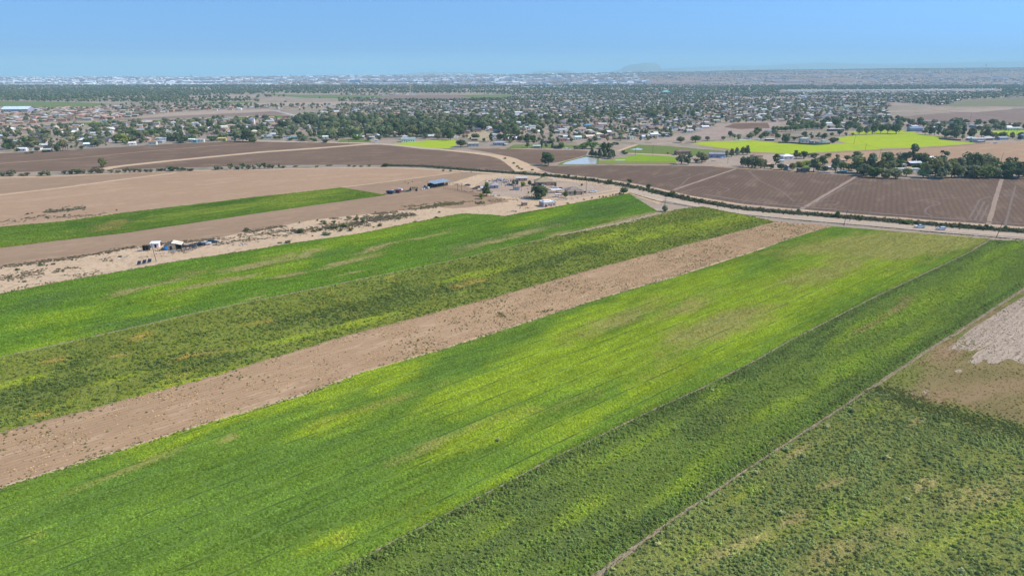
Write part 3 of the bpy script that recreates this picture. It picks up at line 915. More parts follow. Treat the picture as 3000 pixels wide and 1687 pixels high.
A = Strip('green_field', L3, L4, 220, 30, zn, {
    'lime': [(540, 850, 170, 26), (200, 925, 170, 22), (430, 915, 90, 12), (1000, 705, 260, 18), (120, 1010, 160, 22), (780, 800, 150, 20), (1150, 680, 160, 14), (1560, 640, 120, 10)],
    'dry': [(420, 838, 130, 8), (620, 832, 130, 7), (855, 805, 70, 10), (1000, 770, 110, 8), (740, 868, 40, 7), (1250, 692, 70, 6), (1130, 722, 80, 7), (760, 770, 130, 7), (1780, 660, 180, 9), (900, 742, 60, 6), (1040, 800, 60, 6), (1480, 700, 150, 9)],
    'deep': [(150, 875, 160, 16), (300, 975, 320, 22), (1500, 690, 220, 16), (1750, 620, 200, 20), (900, 760, 150, 9), (1650, 655, 150, 14)]}, -14,
    crop('green_field_crop', (0.15, 0.245, 0.03), (0.23, 0.32, 0.028), (0.31, 0.265, 0.105), (0.105, 0.17, 0.05), lines=0.25, sp=9), e0=170, label='green field in front of the sandy yard')
B = Strip('weedy_field', L4b, L5, 260, 34, zn, {
    'lime': [(2100, 650, 180, 18), (1900, 690, 150, 14), (1750, 700, 150, 12), (820, 1000, 130, 14), (550, 1130, 160, 16), (1050, 950, 140, 12), (60, 1120, 100, 14), (1400, 800, 120, 10), (380, 1110, 80, 10)],
    'dry': [(1385, 825, 55, 11, -12, .55), (1160, 815, 26, 7, -12, .55), (410, 990, 50, 11, -12, .55), (340, 1045, 45, 9, -12, .55), (1330, 845, 30, 6, -12, .55), (100, 1220, 30, 8, -12, .55), (760, 945, 60, 6, -12, .55), (560, 1045, 80, 7, -12, .55), (150, 1055, 60, 6, -12, .55)],
    'deep': [(450, 1080, 160, 26), (640, 1060, 120, 20), (240, 1070, 120, 18), (1150, 885, 240, 32), (150, 1150, 220, 36), (900, 930, 140, 18), (1600, 770, 150, 16), (1700, 740, 200, 14)]}, -14,
    crop('weedy_ground', (0.23, 0.25, 0.055), (0.29, 0.33, 0.045), (0.5, 0.33, 0.11), (0.17, 0.19, 0.055), ragged=0.5), e0=170, label='weedy green field between the green field and the dirt strip')
C = Strip('fallow_strip', L6u, [(p[0], p[1] - 1.5) for p in L6], 200, 16, zn, {}, -14, FALLOW, e0=170, label='bare fallow dirt strip with dry weeds')
D = Strip('green_field', L6, L7, 260, 60, zn, {
    'lime': [(2260, 880, 430, 80, -22, 1.3), (1930, 985, 360, 66, -22, 1.2), (1500, 1100, 330, 50, -22, 1.0), (2500, 810, 240, 40, -24, 1.1), (480, 1270, 150, 30), (760, 1190, 230, 40), (1050, 1110, 200, 40), (1180, 1100, 120, 34), (1000, 1240, 170, 26), (1350, 1160, 200, 34), (1560, 1110, 230, 50), (1640, 1000, 210, 40), (1780, 905, 180, 30), (2000, 850, 220, 40), (2300, 880, 260, 44), (2150, 1010, 210, 50), (2450, 845, 160, 30), (1950, 1100, 170, 50), (1400, 1285, 220, 32), (2560, 800, 180, 24), (2660, 765, 120, 18), (2400, 722, 70, 16), (1700, 1230, 160, 36), (950, 1590, 120, 24, -25, .6), (1450, 1400, 300, 26, -27, .5), (700, 1230, 300, 22)],
    'dry': [(2110, 960, 220, 40, -20, .9), (1820, 930, 170, 24, -20, .8), (690, 1285, 44, 12), (2000, 905, 120, 22, -20, .8), (2440, 790, 240, 30, -16, .7), (2700, 725, 260, 34, -8, 1.2), (2640, 700, 330, 26, -6, 1.2), (2560, 735, 160, 26, -8, .9), (1100, 1190, 170, 14, -20, .6), (1250, 1310, 220, 16, -20, .6), (350, 1390, 260, 14, -20, .7), (1500, 940, 150, 18, -20, .7), (1650, 1180, 160, 20, -20, .5)],
    'deep': [(250, 1480, 380, 80), (800, 1360, 420, 56), (1450, 1045, 240, 46), (1300, 1075, 160, 34), (400, 1600, 520, 80), (900, 1490, 320, 66), (2440, 800, 160, 22), (1750, 1040, 160, 26), (1150, 1330, 200, 30)]}, -22,
    crop('meadow_crop', (0.175, 0.26, 0.04), (0.26, 0.335, 0.035), (0.31, 0.285, 0.09), (0.13, 0.215, 0.042), lines=0.95, sp=7.2), e0=170, label='largest green field running across the middle of the picture')
L7b = [(975, 1687), (1103, 1616), (1358, 1484), (1622, 1346), (1710, 1304), (1909, 1206), (2062, 1138), (2221, 1056), (2314, 1002), (2569, 870), (2841, 742), (2903, 704), (3060, 712)]
L8a = [(1720, 1692), (1945, 1535), (2198, 1363), (2401, 1231), (2548, 1133), (2750, 999), (2790, 977), (2996, 843), (3230, 705)]
E = Strip('weedy_field', L7b, L8a, 240, 40, zn, {
    'lime': [(2432, 1101, 90, 30, -30, .75), (2104, 1161, 60, 22, -30, .75), (2500, 1080, 120, 26, -30, .75), (2700, 900, 200, 30, -30, .75), (2850, 830, 180, 30, -30, .75), (2050, 1360, 80, 20, -30, .75), (1980, 1420, 120, 24, -30, .75), (2540, 960, 160, 26, -30, .75), (2300, 1180, 100, 24, -30, .75), (1850, 1300, 140, 24, -30, .75), (2950, 730, 120, 18, -30, .75), (2650, 1000, 120, 22, -30, .75), (1700, 1500, 120, 24, -30, .75), (1420, 1560, 100, 20, -30, .75)],
    'dry': [(2640, 900, 60, 12), (2560, 960, 50, 10), (2100, 1080, 40, 12)],
    'deep': [(2070, 1220, 110, 36), (2000, 1190, 160, 30), (1560, 1480, 120, 40), (1350, 1640, 260, 40), (2480, 1110, 70, 30), (1850, 1560, 120, 30), (1650, 1600, 160, 36), (2250, 1060, 160, 26), (2400, 1010, 120, 20)]}, -30,
    crop('dark_weedy_ground', (0.15, 0.195, 0.045), (0.24, 0.30, 0.035), (0.3, 0.25, 0.1), (0.115, 0.15, 0.045), ragged=0.45), e0=130, e1=0, label='dark weedy field strip right of the largest green field')
L8b = [(1480, 1900), (1760, 1692), (1962, 1537), (2213, 1366), (2414, 1235), (2560, 1138)]
F = Strip('weedy_field', L8b, [(3300, 2300), (3460, 1950), (3480, 1700), (3460, 1500), (3380, 1352)], 150, 110, zn, {
    'lime': [(2043, 1620, 110, 30, -25, .62), (2190, 1454, 80, 30, -25, .62), (2497, 1535, 70, 26, -25, .62), (2977, 1490, 110, 40, -25, .62), (2835, 1545, 130, 30, -25, .62), (2420, 1500, 80, 20, -25, .62), (2560, 1200, 60, 20, -25, .62), (2700, 1620, 120, 30, -25, .62), (2250, 1580, 120, 24, -25, .62)],
    'dry': [(2665, 1245, 30, 12), (2340, 1320, 60, 20), (2320, 1530, 50, 16), (2450, 1420, 40, 12), (2700, 1420, 50, 20), (2600, 1560, 120, 30, -20, .6), (2850, 1450, 160, 40, -20, .6), (2150, 1610, 160, 30, -20, .6), (2450, 1620, 160, 40, -20, .6)],
    'deep': [(2600, 1300, 200, 60), (2350, 1400, 150, 60), (2800, 1300, 150, 50), (2500, 1450, 160, 40), (2250, 1650, 200, 50)]}, -30,
    crop('bush_ground', (0.22, 0.225, 0.08), (0.28, 0.30, 0.06), (0.36, 0.29, 0.15), (0.185, 0.195, 0.075), ragged=0.5), label='dark bushy field in the lower right corner', e0=0)
# brown field beyond it, with the pale furrows
GF = Strip('brown_field', [(2566, 1134), (2762, 1003), (2803, 981), (3004, 848), (3238, 708)], [(2566, 1140), (2785, 1222), (3000, 1269), (3120, 1290), (3380, 1345), (3900, 1420)], 80, 40, zn, {
    'lime': [(2600, 1120, 70, 50), (2650, 1075, 110, 40), (2900, 1250, 220, 30, 14), (2760, 1190, 200, 24, 20), (2800, 1010, 70, 36), (2960, 880, 60, 16)],
    'dry': [(2700, 1170, 150, 40, -10, .8), (2900, 1150, 200, 40, -10, .7), (2750, 1040, 80, 30, -20, .9)],
    'deep': [(2640, 1170, 100, 16, 20), (2850, 1240, 200, 12, 14), (2770, 1210, 160, 10, 20)]}, -20,
    crop('thin_brown_ground', (0.27, 0.205, 0.09), (0.195, 0.205, 0.055), (0.32, 0.21, 0.115), (0.15, 0.165, 0.055), ragged=0.5, fine=5.0), label='brown thinly grown field at the right edge')
STRIPE = soil('pale_furrows', (0.47, 0.36, 0.27), (0.41, 0.31, 0.23), (0.52, 0.40, 0.30), 0.08, 0.9, rz=-ROW, stretch=9, row=0.28, row_sp=1.6)
for pl in ([(2772, 1025), (2842, 967), (3000, 868), (3150, 780), (3150, 905), (3000, 975), (2950, 985), (2860, 1030)],
           [(2830, 1068), (2862, 1032), (2950, 985), (3000, 962), (3150, 890), (3150, 1000), (3000, 1068), (2950, 1052), (2910, 1070), (2880, 1058), (2850, 1070)],
           [(2668, 1152), (2682, 1144), (2682, 1152), (2672, 1156)], [(2700, 1150), (2716, 1143), (2724, 1148), (2712, 1155)], [(2795, 1088), (2812, 1082), (2818, 1090), (2805, 1094)]):
    sheet('bare_furrows', pl, STRIPE, zn + 0.014 + .004 * (pl[0][0] == 2830), 0.08, seg=0.8, jrow=2.2 if pl[0][0] > 2760 and pl[0][1] != 1088 else .4)
# paths between the fields
PATHM = soil('field_path', (0.37, 0.285, 0.185), (0.30, 0.245, 0.15), (0.19, 0.19, 0.08), 0.2, 1.2)
ribbon('field_path', [(0, 1047.5), (303, 980), (631, 905), (1009, 829), (1233, 783), (1382, 751.5), (1545, 712), (1640, 690)], 1.0, PATHM, zn + 0.02, 0.3, 'narrow dirt path between the two left fields', step=1.5, e0=150)
ribbon('field_path', [(1620, 694), (1762, 666), (1843, 649), (1930, 625), (1979, 612)], 3, soil('scraped_dirt', (0.42, 0.31, 0.22), (0.38, 0.28, 0.2), (0.46, 0.34, 0.24)), zn + 0.02, 0.8, step=1.5, w_end=9)
ribbon('field_path', L6, 1.2, TRACK, zn + 0.024, 0.3, 'pale track between the dirt strip and the largest green field', step=1.5, e0=150)
ribbon('field_path', [(p[0], p[1] - 0.5) for p in L5], 1.0, BROWN, zn + 0.022, 0.3, step=1.5, e0=50)
ribbon('field_path', [(968, 1687), (1097, 1616), (1352, 1484), (1616, 1346), (1705, 1303.5), (1905, 1205), (2058, 1137), (2217, 1055), (2310, 1001), (2566, 869), (2838, 741), (2900, 702)], 0.38, PATHM, zn + 0.02, 0.25, 'thin path right of the largest green field', step=1.2, e0=110)
ribbon('field_path', [(1740, 1690), (1953, 1536), (2206, 1364.5), (2408, 1233), (2554, 1135.5), (2756, 1001), (2797, 979), (3001, 845), (3235, 706)], 0.42, PATHM, zn + 0.06, 0.16, 'pale path crossing the lower right fields', step=1.2, e0=110)

# ------------------------------------------------------------------ vegetation on the near fields
def plants(name, strip, n, seed, size, pal, group, keep=None, zs=0.8, rowf=False, label=None, colvar=0.25, bright=1.0, soft=(1, 1, 1), bl=.78):
    q, rg = strip.points(n, seed)
    if len(q) == 0: return
    at = strip.attrs(q[:, 0], q[:, 1])
    lat, da, db = strip.lateral(q)
    f1 = vnoise(q[:, 0], q[:, 1], 6, seed)
    f2 = vnoise(q[:, 0], q[:, 1], 22, seed + 1)
    g = {k: np.clip((v + (f1 - .5) * .7 + (f2 - .5) * .6 - 0.2) / 0.55, 0, 1) for k, v in at.items()}
    z0 = np.zeros(len(q))
    lime, dry, deep = g.get('lime', z0) * soft[0], g.get('dry', z0) * soft[1], g.get('deep', z0) * soft[2]
    k = keep(q, f1, f2, lime, dry, deep, lat, da, db, rg) if keep else np.ones(len(q), bool)
    q, f1, lime, dry, deep, da, db = (a[k] for a in (q, f1, lime, dry, deep, da, db))
    m = len(q)
    base, cl, cd, cp = (np.array(c) for c in pal)
    col = np.repeat(base[None], m, 0)
    col = lerp(col, cp[None], deep); col = lerp(col, cl[None], lime); col = lerp(col, cd[None], dry)
    ru = q[:, 0] * math.cos(ROW) + q[:, 1] * math.sin(ROW); rv_ = q[:, 1] * math.cos(ROW) - q[:, 0] * math.sin(ROW)
    st = vnoise(ru / 9, rv_, 1.3, seed + 7, 2) + .6 * vnoise(ru / 5, rv_, 4.5, seed + 8, 2)
    col = col * (1 + (st[:, None] - .8) * 0.5)
    col = col * (1 + (rg.random((m, 1)) - .5) * 2 * colvar)
    col = col * np.array([1.16, 1.16, bl]) * bright
    s = size * rg.uniform(0.55, 1.45, m) * (0.8 + 0.5 * f1)
    sz = np.stack([s, s, s * zs * rg.uniform(.7, 1.3, m)], 1)
    return scatter(name, np.concatenate([q, np.full((m, 1), strip.z)], 1), sz, rg.uniform(0, 6.28, m), col, group, label)

# big meadow: dense low clumps, gaps at drill borders over painted shadow lines
plants('crop_plants', D, 210000, 31, 0.5, ((0.165, 0.25, 0.045), (0.28, 0.35, 0.038), (0.31, 0.28, 0.10), (0.12, 0.205, 0.048)), GP_TUFT, zs=0.42,
       keep=lambda q, f1, f2, li, dr, de, lat, da, db, rg: (rg.random(len(q)) > dr * 0.6) & (np.abs(((q[:, 1] * math.cos(ROW) - q[:, 0] * math.sin(ROW) + 500.0) / 7.2) % 1 - .5) > 0.06), label='low green crop plants of the largest green field', soft=(.95, .95, .55), bright=1.06)
plants('crop_plants', A, 90000, 32, 0.7, ((0.14, 0.235, 0.03), (0.225, 0.31, 0.028), (0.29, 0.25, 0.1), (0.10, 0.165, 0.05)), GP_TUFT, zs=0.45,
       keep=lambda q, f1, f2, li, dr, de, lat, da, db, rg: rg.random(len(q)) > dr * 0.8, label='low green crop plants in front of the sandy yard', soft=(.8, 1, .5), bl=.95, bright=1.08)
WEEDPAL = ((0.145, 0.185, 0.06), (0.22, 0.27, 0.045), (0.42, 0.28, 0.11), (0.095, 0.13, 0.05))
plants('weeds', B, 90000, 33, 0.72, WEEDPAL, GP_WEED, zs=0.75,
       keep=lambda q, f1, f2, li, dr, de, lat, da, db, rg: (rg.random(len(q)) < 0.12 + 0.28 * de + 0.5 * np.clip(f1 - .5, 0, 1)) & (da > 0.8) & (rg.random(len(q)) > dr * .9 + li * .45), label='dark green weeds dotting the weedy field', bright=1.15, soft=(.8, 1, .7))
plants('weeds', B, 60000, 34, 0.5, ((0.20, 0.23, 0.05), (0.3, 0.35, 0.04), (0.52, 0.34, 0.12), (0.13, 0.16, 0.045)), GP_TUFT, zs=0.5, label='pale low growth of the weedy field', bright=1.12, soft=(.8, 1, .5))
plants('weeds', E, 110000, 35, 0.48, ((0.18, 0.245, 0.065), (0.27, 0.36, 0.045), (0.3, 0.26, 0.11), (0.14, 0.185, 0.07)), GP_WEED, zs=0.8,
       keep=lambda q, f1, f2, li, dr, de, lat, da, db, rg: rg.random(len(q)) < 0.12 + 0.14 * de + 0.3 * np.clip(f1 - .5, 0, 1) + 0.5 * (np.minimum(da, db) < 4.0), label='dark weeds of the strip right of the largest green field', soft=(.55, .8, .7), bright=1.12, bl=.95)
plants('weeds', E, 60000, 36, 0.42, ((0.17, 0.22, 0.05), (0.26, 0.33, 0.035), (0.3, 0.25, 0.1), (0.125, 0.16, 0.05)), GP_TUFT, zs=0.45, soft=(.6, .8, .7), bright=1.08, bl=.95)
# hedge-like dark border along both sides of that strip
plants('weeds', E, 62000, 37, 0.55, ((0.165, 0.20, 0.09), (0.18, 0.22, 0.085), (0.18, 0.19, 0.1), (0.145, 0.175, 0.085)), GP_WEED, zs=1.0,
       keep=lambda q, f1, f2, li, dr, de, lat, da, db, rg: (((da > 0.5) & (da < 2.9 + 3 * (f1 - .5))) | ((db > 0.5) & (db < 2.2 + 3 * (f1 - .5)))) & (rg.random(len(q)) < .75), label='dark bushy border of the weedy strip')
FTOP = Wp([(2556, 1139), (2785, 1222), (3000, 1269), (3120, 1290), (3380, 1350)])
plants('weeds', F, 100000, 38, 0.52, ((0.20, 0.235, 0.10), (0.27, 0.33, 0.06), (0.25, 0.24, 0.11), (0.165, 0.205, 0.09)), GP_WEED, zs=0.95,
       keep=lambda q, f1, f2, li, dr, de, lat, da, db, rg: (rg.random(len(q)) < 0.085 + 0.07 * de + 0.22 * np.clip(f1 - .48, 0, 1)) & (rg.random(len(q)) > dr * .75 + li * .5) & (rg.random(len(q)) < .12 + polydist(q, FTOP) / 9 + (f1 - .5)), label='dark bushes of the lower right field', bright=1.15, soft=(.5, .6, .6), bl=.95)
plants('weeds', F, 70000, 39, 0.40, ((0.20, 0.215, 0.07), (0.28, 0.31, 0.05), (0.34, 0.28, 0.14), (0.16, 0.175, 0.065)), GP_TUFT, zs=0.3, bright=1.2, soft=(.6, .8, .5), bl=.9)
plants('dry_weeds', C, 46000, 40, 0.36, ((0.47, 0.35, 0.21), (0.2, 0.2, 0.1), (0.3, 0.2, 0.12), (0.17, 0.14, 0.09)), GP_WEED, zs=0.4,
       keep=lambda q, f1, f2, li, dr, de, lat, da, db, rg: rg.random(len(q)) < np.clip(0.12 + 1.3 * (f1 - .5) + 0.5 * np.clip((q[:, 1] - 190) / 60, 0, 1) * (f2 > .35), 0.08, .6), label='dry tan weeds on the bare dirt strip', colvar=.45, bl=1.1, bright=.95)
plants('weeds', C, 9000, 44, 0.45, ((0.16, 0.17, 0.08), (0.2, 0.2, 0.1), (0.3, 0.2, 0.12), (0.17, 0.14, 0.09)), GP_WEED, zs=0.7,
       keep=lambda q, f1, f2, li, dr, de, lat, da, db, rg: rg.random(len(q)) < np.clip(2.2 * (f2 - .5), 0.03, .5), label='grey green weeds on the bare dirt strip')
plants('weeds', GF, 16000, 41, 0.35, ((0.12, 0.13, 0.045), (0.16, 0.18, 0.045), (0.25, 0.18, 0.1), (0.08, 0.1, 0.04)), GP_TUFT, zs=0.5,
       keep=lambda q, f1, f2, li, dr, de, lat, da, db, rg: rg.random(len(q)) < 0.25 + .6 * de + .5 * li)
plants('crop_plants', strip_mid, 50000, 42, 0.9, ((0.145, 0.225, 0.04), (0.22, 0.275, 0.055), (0.26, 0.24, 0.09), (0.095, 0.175, 0.03)), GP_TUFT, zs=0.4)

def along(pts, width, n, seed, size, cols, group, zs=0.8, name='weeds', label=None, z=0.22, clump=0.0, e0=0, e1=0):
    """plants in a band along a line"""
    w = resample(extend(Wp(pts), e0, e1), 300)
    rg = np.random.default_rng(seed)
    k = rg.uniform(0, 298.9, n); i = k.astype(int)
    c = w[i] + (w[i + 1] - w[i]) * (k - i)[:, None]
    t = w[i + 1] - w[i]
    t /= np.linalg.norm(t, axis=1, keepdims=True) + 1e-9
    c = c + np.stack([-t[:, 1], t[:, 0]], 1) * (rg.normal(size=n) * width / 2.6)[:, None]
    if clump:
        keep = vnoise(c[:, 0], c[:, 1], clump, seed) > 0.47
        c = c[keep]
    n = len(c)
    cols = np.array(cols)
    col = cols[rg.integers(0, len(cols), n)] * rg.uniform(.75, 1.25, (n, 1))
    s = size * rg.uniform(.5, 1.5, n)
    return scatter(name, np.concatenate([c, np.full((n, 1), z)], 1), np.stack([s, s, s * zs], 1), rg.uniform(0, 6.28, n), col, group, label)

along([(2562, 1137), (2670, 1180), (2785, 1221), (2900, 1247), (3000, 1268), (3080, 1286)], 9, 2600, 57, 0.42, [(0.13, 0.155, 0.055), (0.17, 0.19, 0.065), (0.11, 0.135, 0.05)], GP_WEED, 0.6, 'weeds', 'thinning weeds along the border of the brown field')
along(L8, 1.1, 2200, 58, 0.26, [(0.15, 0.2, 0.06), (0.2, 0.23, 0.08), (0.13, 0.16, 0.06)], GP_TUFT, 0.6, 'verge_weeds')
along(L7, 0.9, 2200, 59, 0.26, [(0.15, 0.2, 0.05), (0.2, 0.26, 0.06), (0.13, 0.16, 0.06)], GP_TUFT, 0.6, 'verge_weeds')
DITCHC = [(0.06, 0.085, 0.035), (0.085, 0.105, 0.05), (0.14, 0.14, 0.075), (0.05, 0.07, 0.035), (0.19, 0.16, 0.11)]
along(DITCH, 7.5, 9000, 51, 1.1, DITCHC, GP_WEED, 0.8, 'ditch_weeds', 'mixed green and grey weeds filling the ditch', e1=140, z=.2)
along([(1843, 566), (1925, 590), (2028, 607), (2178, 630), (2327, 645), (2540, 663), (2754, 683), (3000, 704)], 1.0, 2200, 52, 0.5, [(0.14, 0.14, 0.05), (0.1, 0.12, 0.04), (0.22, 0.18, 0.1)], GP_TUFT, 0.6, 'verge_weeds', 'weedy verge along the near side of the road', e1=100)
along(L3, 1.6, 1500, 53, 0.5, [(0.13, 0.14, 0.05), (0.22, 0.18, 0.1), (0.09, 0.12, 0.04)], GP_TUFT, 0.6, 'verge_weeds', clump=8, e0=50)
along(L6, 1.6, 1800, 54, 0.4, [(0.1, 0.14, 0.04), (0.2, 0.17, 0.09)], GP_TUFT, 0.6, 'verge_weeds', clump=6, e0=40)
along([(1407, 905), (1450, 912), (1470, 925), (1478, 935), (1510, 938), (1560, 925), (1620, 908)], 1.8, 420, 55, 0.45, [(0.14, 0.18, 0.07), (0.18, 0.2, 0.09)], GP_WEED, 0.7, 'weeds', 'green line of weeds crossing the dirt strip', clump=3)
for k, (pl, n, sz, cc) in enumerate((
    ([(640, 712), (760, 694), (860, 680), (980, 664), (1100, 646), (1200, 630)], 1500, 0.8, [(0.17, 0.14, 0.09), (0.12, 0.11, 0.06), (0.24, 0.19, 0.13)]),
    ([(330, 755), (420, 742), (520, 736), (640, 716)], 700, 0.6, [(0.16, 0.14, 0.1), (0.2, 0.16, 0.12)]),
    ([(0, 783), (152, 765), (273, 747), (410, 722), (607, 704), (750, 676), (925, 647), (1070, 632), (1187, 618), (1274, 606)], 1500, 0.8, [(0.17, 0.14, 0.09), (0.11, 0.105, 0.06), (0.22, 0.17, 0.11)]),
    ([(1060, 640), (1110, 640), (1160, 634), (1215, 628)], 500, 0.9, [(0.17, 0.14, 0.1), (0.12, 0.12, 0.06)]),
    ([(870, 682), (960, 668), (1080, 655)], 420, 0.9, [(0.15, 0.13, 0.08), (0.11, 0.115, 0.06)]),
    ([(1180, 612), (1260, 603), (1340, 597), (1420, 596)], 900, 0.8, [(0.2, 0.17, 0.08), (0.14, 0.14, 0.06)]),
    ([(0, 820), (100, 800), (250, 775), (330, 765)], 350, 0.8, [(0.14, 0.13, 0.07), (0.2, 0.16, 0.1)]),
    ([(0, 855), (180, 822), (300, 800)], 260, 0.6, [(0.13, 0.13, 0.06), (0.2, 0.16, 0.1)]),
    ([(60, 640), (180, 615), (250, 610)], 500, 1.0, [(0.19, 0.18, 0.11), (0.13, 0.14, 0.08)]),
    ([(0, 655), (120, 640), (280, 630), (340, 628)], 260, 0.8, [(0.12, 0.14, 0.07), (0.2, 0.17, 0.1)]),
    ([(640, 700), (760, 684), (860, 676)], 240, 0.7, [(0.18, 0.16, 0.1), (0.12, 0.12, 0.06)]),
    ([(1430, 590), (1520, 585), (1600, 575)], 300, 0.7, [(0.2, 0.16, 0.1), (0.14, 0.13, 0.07)]))):
    along(pl, 11 if k != 2 else 5, int(n * 1.5), 60 + k, sz, cc, GP_TUFT, 0.5, 'scrub', 'dry low scrub on the sandy yard' if k == 0 else None, clump=9)
# ------------------------------------------------------------------ registry for labels
REG = []
def reg(o, look, px, py, cat, group=None, fixed=False):
    REG.append(dict(o=o, look=look, px=px, py=py, cat=cat, group=group, fixed=fixed))
    return o

def near(c, f, rg=random): return tuple(max(0.005, q * rg.uniform(1 - f, 1 + f)) for q in c)

GREENS = {'dark green': (0.102, 0.132, 0.056), 'grey green': (0.186, 0.204, 0.107), 'olive': (0.198, 0.204, 0.082),
          'pale green': (0.252, 0.288, 0.122), 'mid green': (0.132, 0.180, 0.061), 'yellow green': (0.264, 0.288, 0.061), 'brownish': (0.216, 0.180, 0.107), 'fresh green': (0.156, 0.240, 0.056), 'silvery': (0.50, 0.51, 0.22)}
SHAPE = {'broad': 'spreading tree', 'tall': 'tall tree', 'column': 'slim columnar tree', 'pine': 'pine', 'round': 'round crowned tree', 'shrub': 'bush', 'low': 'low shrub'}
NAME = {'broad': 'tree', 'tall': 'tree', 'column': 'columnar_tree', 'pine': 'pine_tree', 'round': 'round_tree', 'shrub': 'bush', 'low': 'shrub'}

def tree_at(x, y, h, w, kind, hue, look=None, px=None, py=None, group=None, fixed=False, parts=True, z=0.0, rg=random):
    k_ = rg.uniform(.85, 1.15)
    col = near(tuple(k_ * q for q in GREENS[hue]), 0.04, rg)
    rz = rg.uniform(0, 6.28)
    nm = NAME[kind]
    if not parts:
        o = link(nm, rg.choice(CROWN[kind]), None, (x, y, z + .06), (0, 0, rz), (w, w, h), col)
    else:
        o = empty(nm, (x, y, z + .06), rz)
        o.scale = (w, w, h)
        link('trunk' if kind not in ('shrub', 'low') else 'stem', TRUNK[kind], o)
        link('crown' if kind not in ('shrub', 'low') else 'foliage', rg.choice(CROWN[kind]), o, color=col)
    if px is None: px, py = P(x, y)
    reg(o, look or '%s %s' % (hue, SHAPE[kind]), px, py, 'bush' if kind in ('shrub', 'low') else 'tree', group, fixed)
    return o

def T(px, py, hpx, wpx, kind='broad', hue='grey green', look=None, group=None, fixed=False, wk=1.12, hk=1.1):
    g = G(px, py); m = dep(px, py) / FPX
    return tree_at(g[0], g[1], hpx * m * hk, wpx * m * wk, kind, hue, look, px, py, group, fixed)

def palm(px, py, hpx, dead=False, look=None, group=None, fixed=False):
    g = G(px, py); m = mpp(py); h = hpx * m
    o = empty('palm_tree', (g[0], g[1], 0), random.uniform(0, 6))
    b = MB(); b.tube((0, 0, 0), (0.15, 0.1, h * .88), 0.35 if dead else .28, 0.3 if dead else .2, 7)
    b.obj('trunk', M['bark'], o)
    rg = np.random.default_rng(int(px))
    n = 70
    a = rg.uniform(0, 6.28, n); e = rg.uniform(-1.2 if dead else -.5, .2 if dead else 1.0, n)
    L = rg.uniform(.4, 1.8 if not dead else 1.0, n)
    c = np.stack([np.cos(a) * np.cos(e) * L, np.sin(a) * np.cos(e) * L, h * .9 + np.sin(e) * L * (2.4 if dead else 1)], 1)
    v, f = quads(c, unit(rg.normal(size=(n, 3)) + [0, 0, .6]), .55 * rg.uniform(.6, 1.2, n), rg, 1.3)
    link('fronds', mesh('fronds', v, f, [M['leaf']]), o, color=(0.13, 0.10, 0.075) if dead else (0.055, 0.075, 0.04))
    reg(o, look, px, py, 'palm tree', group, fixed)

# ------------------------------------------------------------------ buildings
WALLC = {'white': (0.72, 0.70, 0.66), 'cream': (0.60, 0.52, 0.40), 'tan': (0.45, 0.35, 0.26), 'pink': (0.58, 0.40, 0.34), 'grey': (0.36, 0.36, 0.36), 'brick': (0.36, 0.20, 0.14),
         'orange': (0.55, 0.33, 0.2), 'blue grey': (0.30, 0.34, 0.40), 'pale green': (0.5, 0.55, 0.46), 'brown': (0.25, 0.17, 0.12), 'yellow': (0.65, 0.5, 0.12), 'teal': (0.1, 0.33, 0.33), 'dark': (0.06, 0.06, 0.07)}
ROOFC = {'white': (0.78, 0.78, 0.76), 'grey': (0.33, 0.33, 0.34), 'pale grey': (0.50, 0.50, 0.49), 'brown': (0.22, 0.16, 0.125), 'red': (0.42, 0.16, 0.1), 'tan': (0.46, 0.37, 0.29), 'dark': (0.09, 0.09, 0.10),
         'salmon': (0.55, 0.32, 0.24), 'blue': (0.17, 0.25, 0.40), 'turquoise': (0.55, 0.72, 0.70), 'cream': (0.66, 0.58, 0.44)}

def walls_mesh(w, d, h, rt, rh):
    x, y = w / 2, d / 2
    v = [(-x, -y, -.1), (x, -y, -.1), (x, y, -.1), (-x, y, -.1), (-x, -y, h), (x, -y, h), (x, y, h), (-x, y, h)]
    f = [(0, 1, 5, 4), (2, 3, 7, 6)]
    if rt == 'gable':
        v += [(x, 0, h + rh), (-x, 0, h + rh)]
        f += [(1, 2, 6, 8, 5), (3, 0, 4, 9, 7)]
    else:
        f += [(1, 2, 6, 5), (3, 0, 4, 7)]
    return v, f

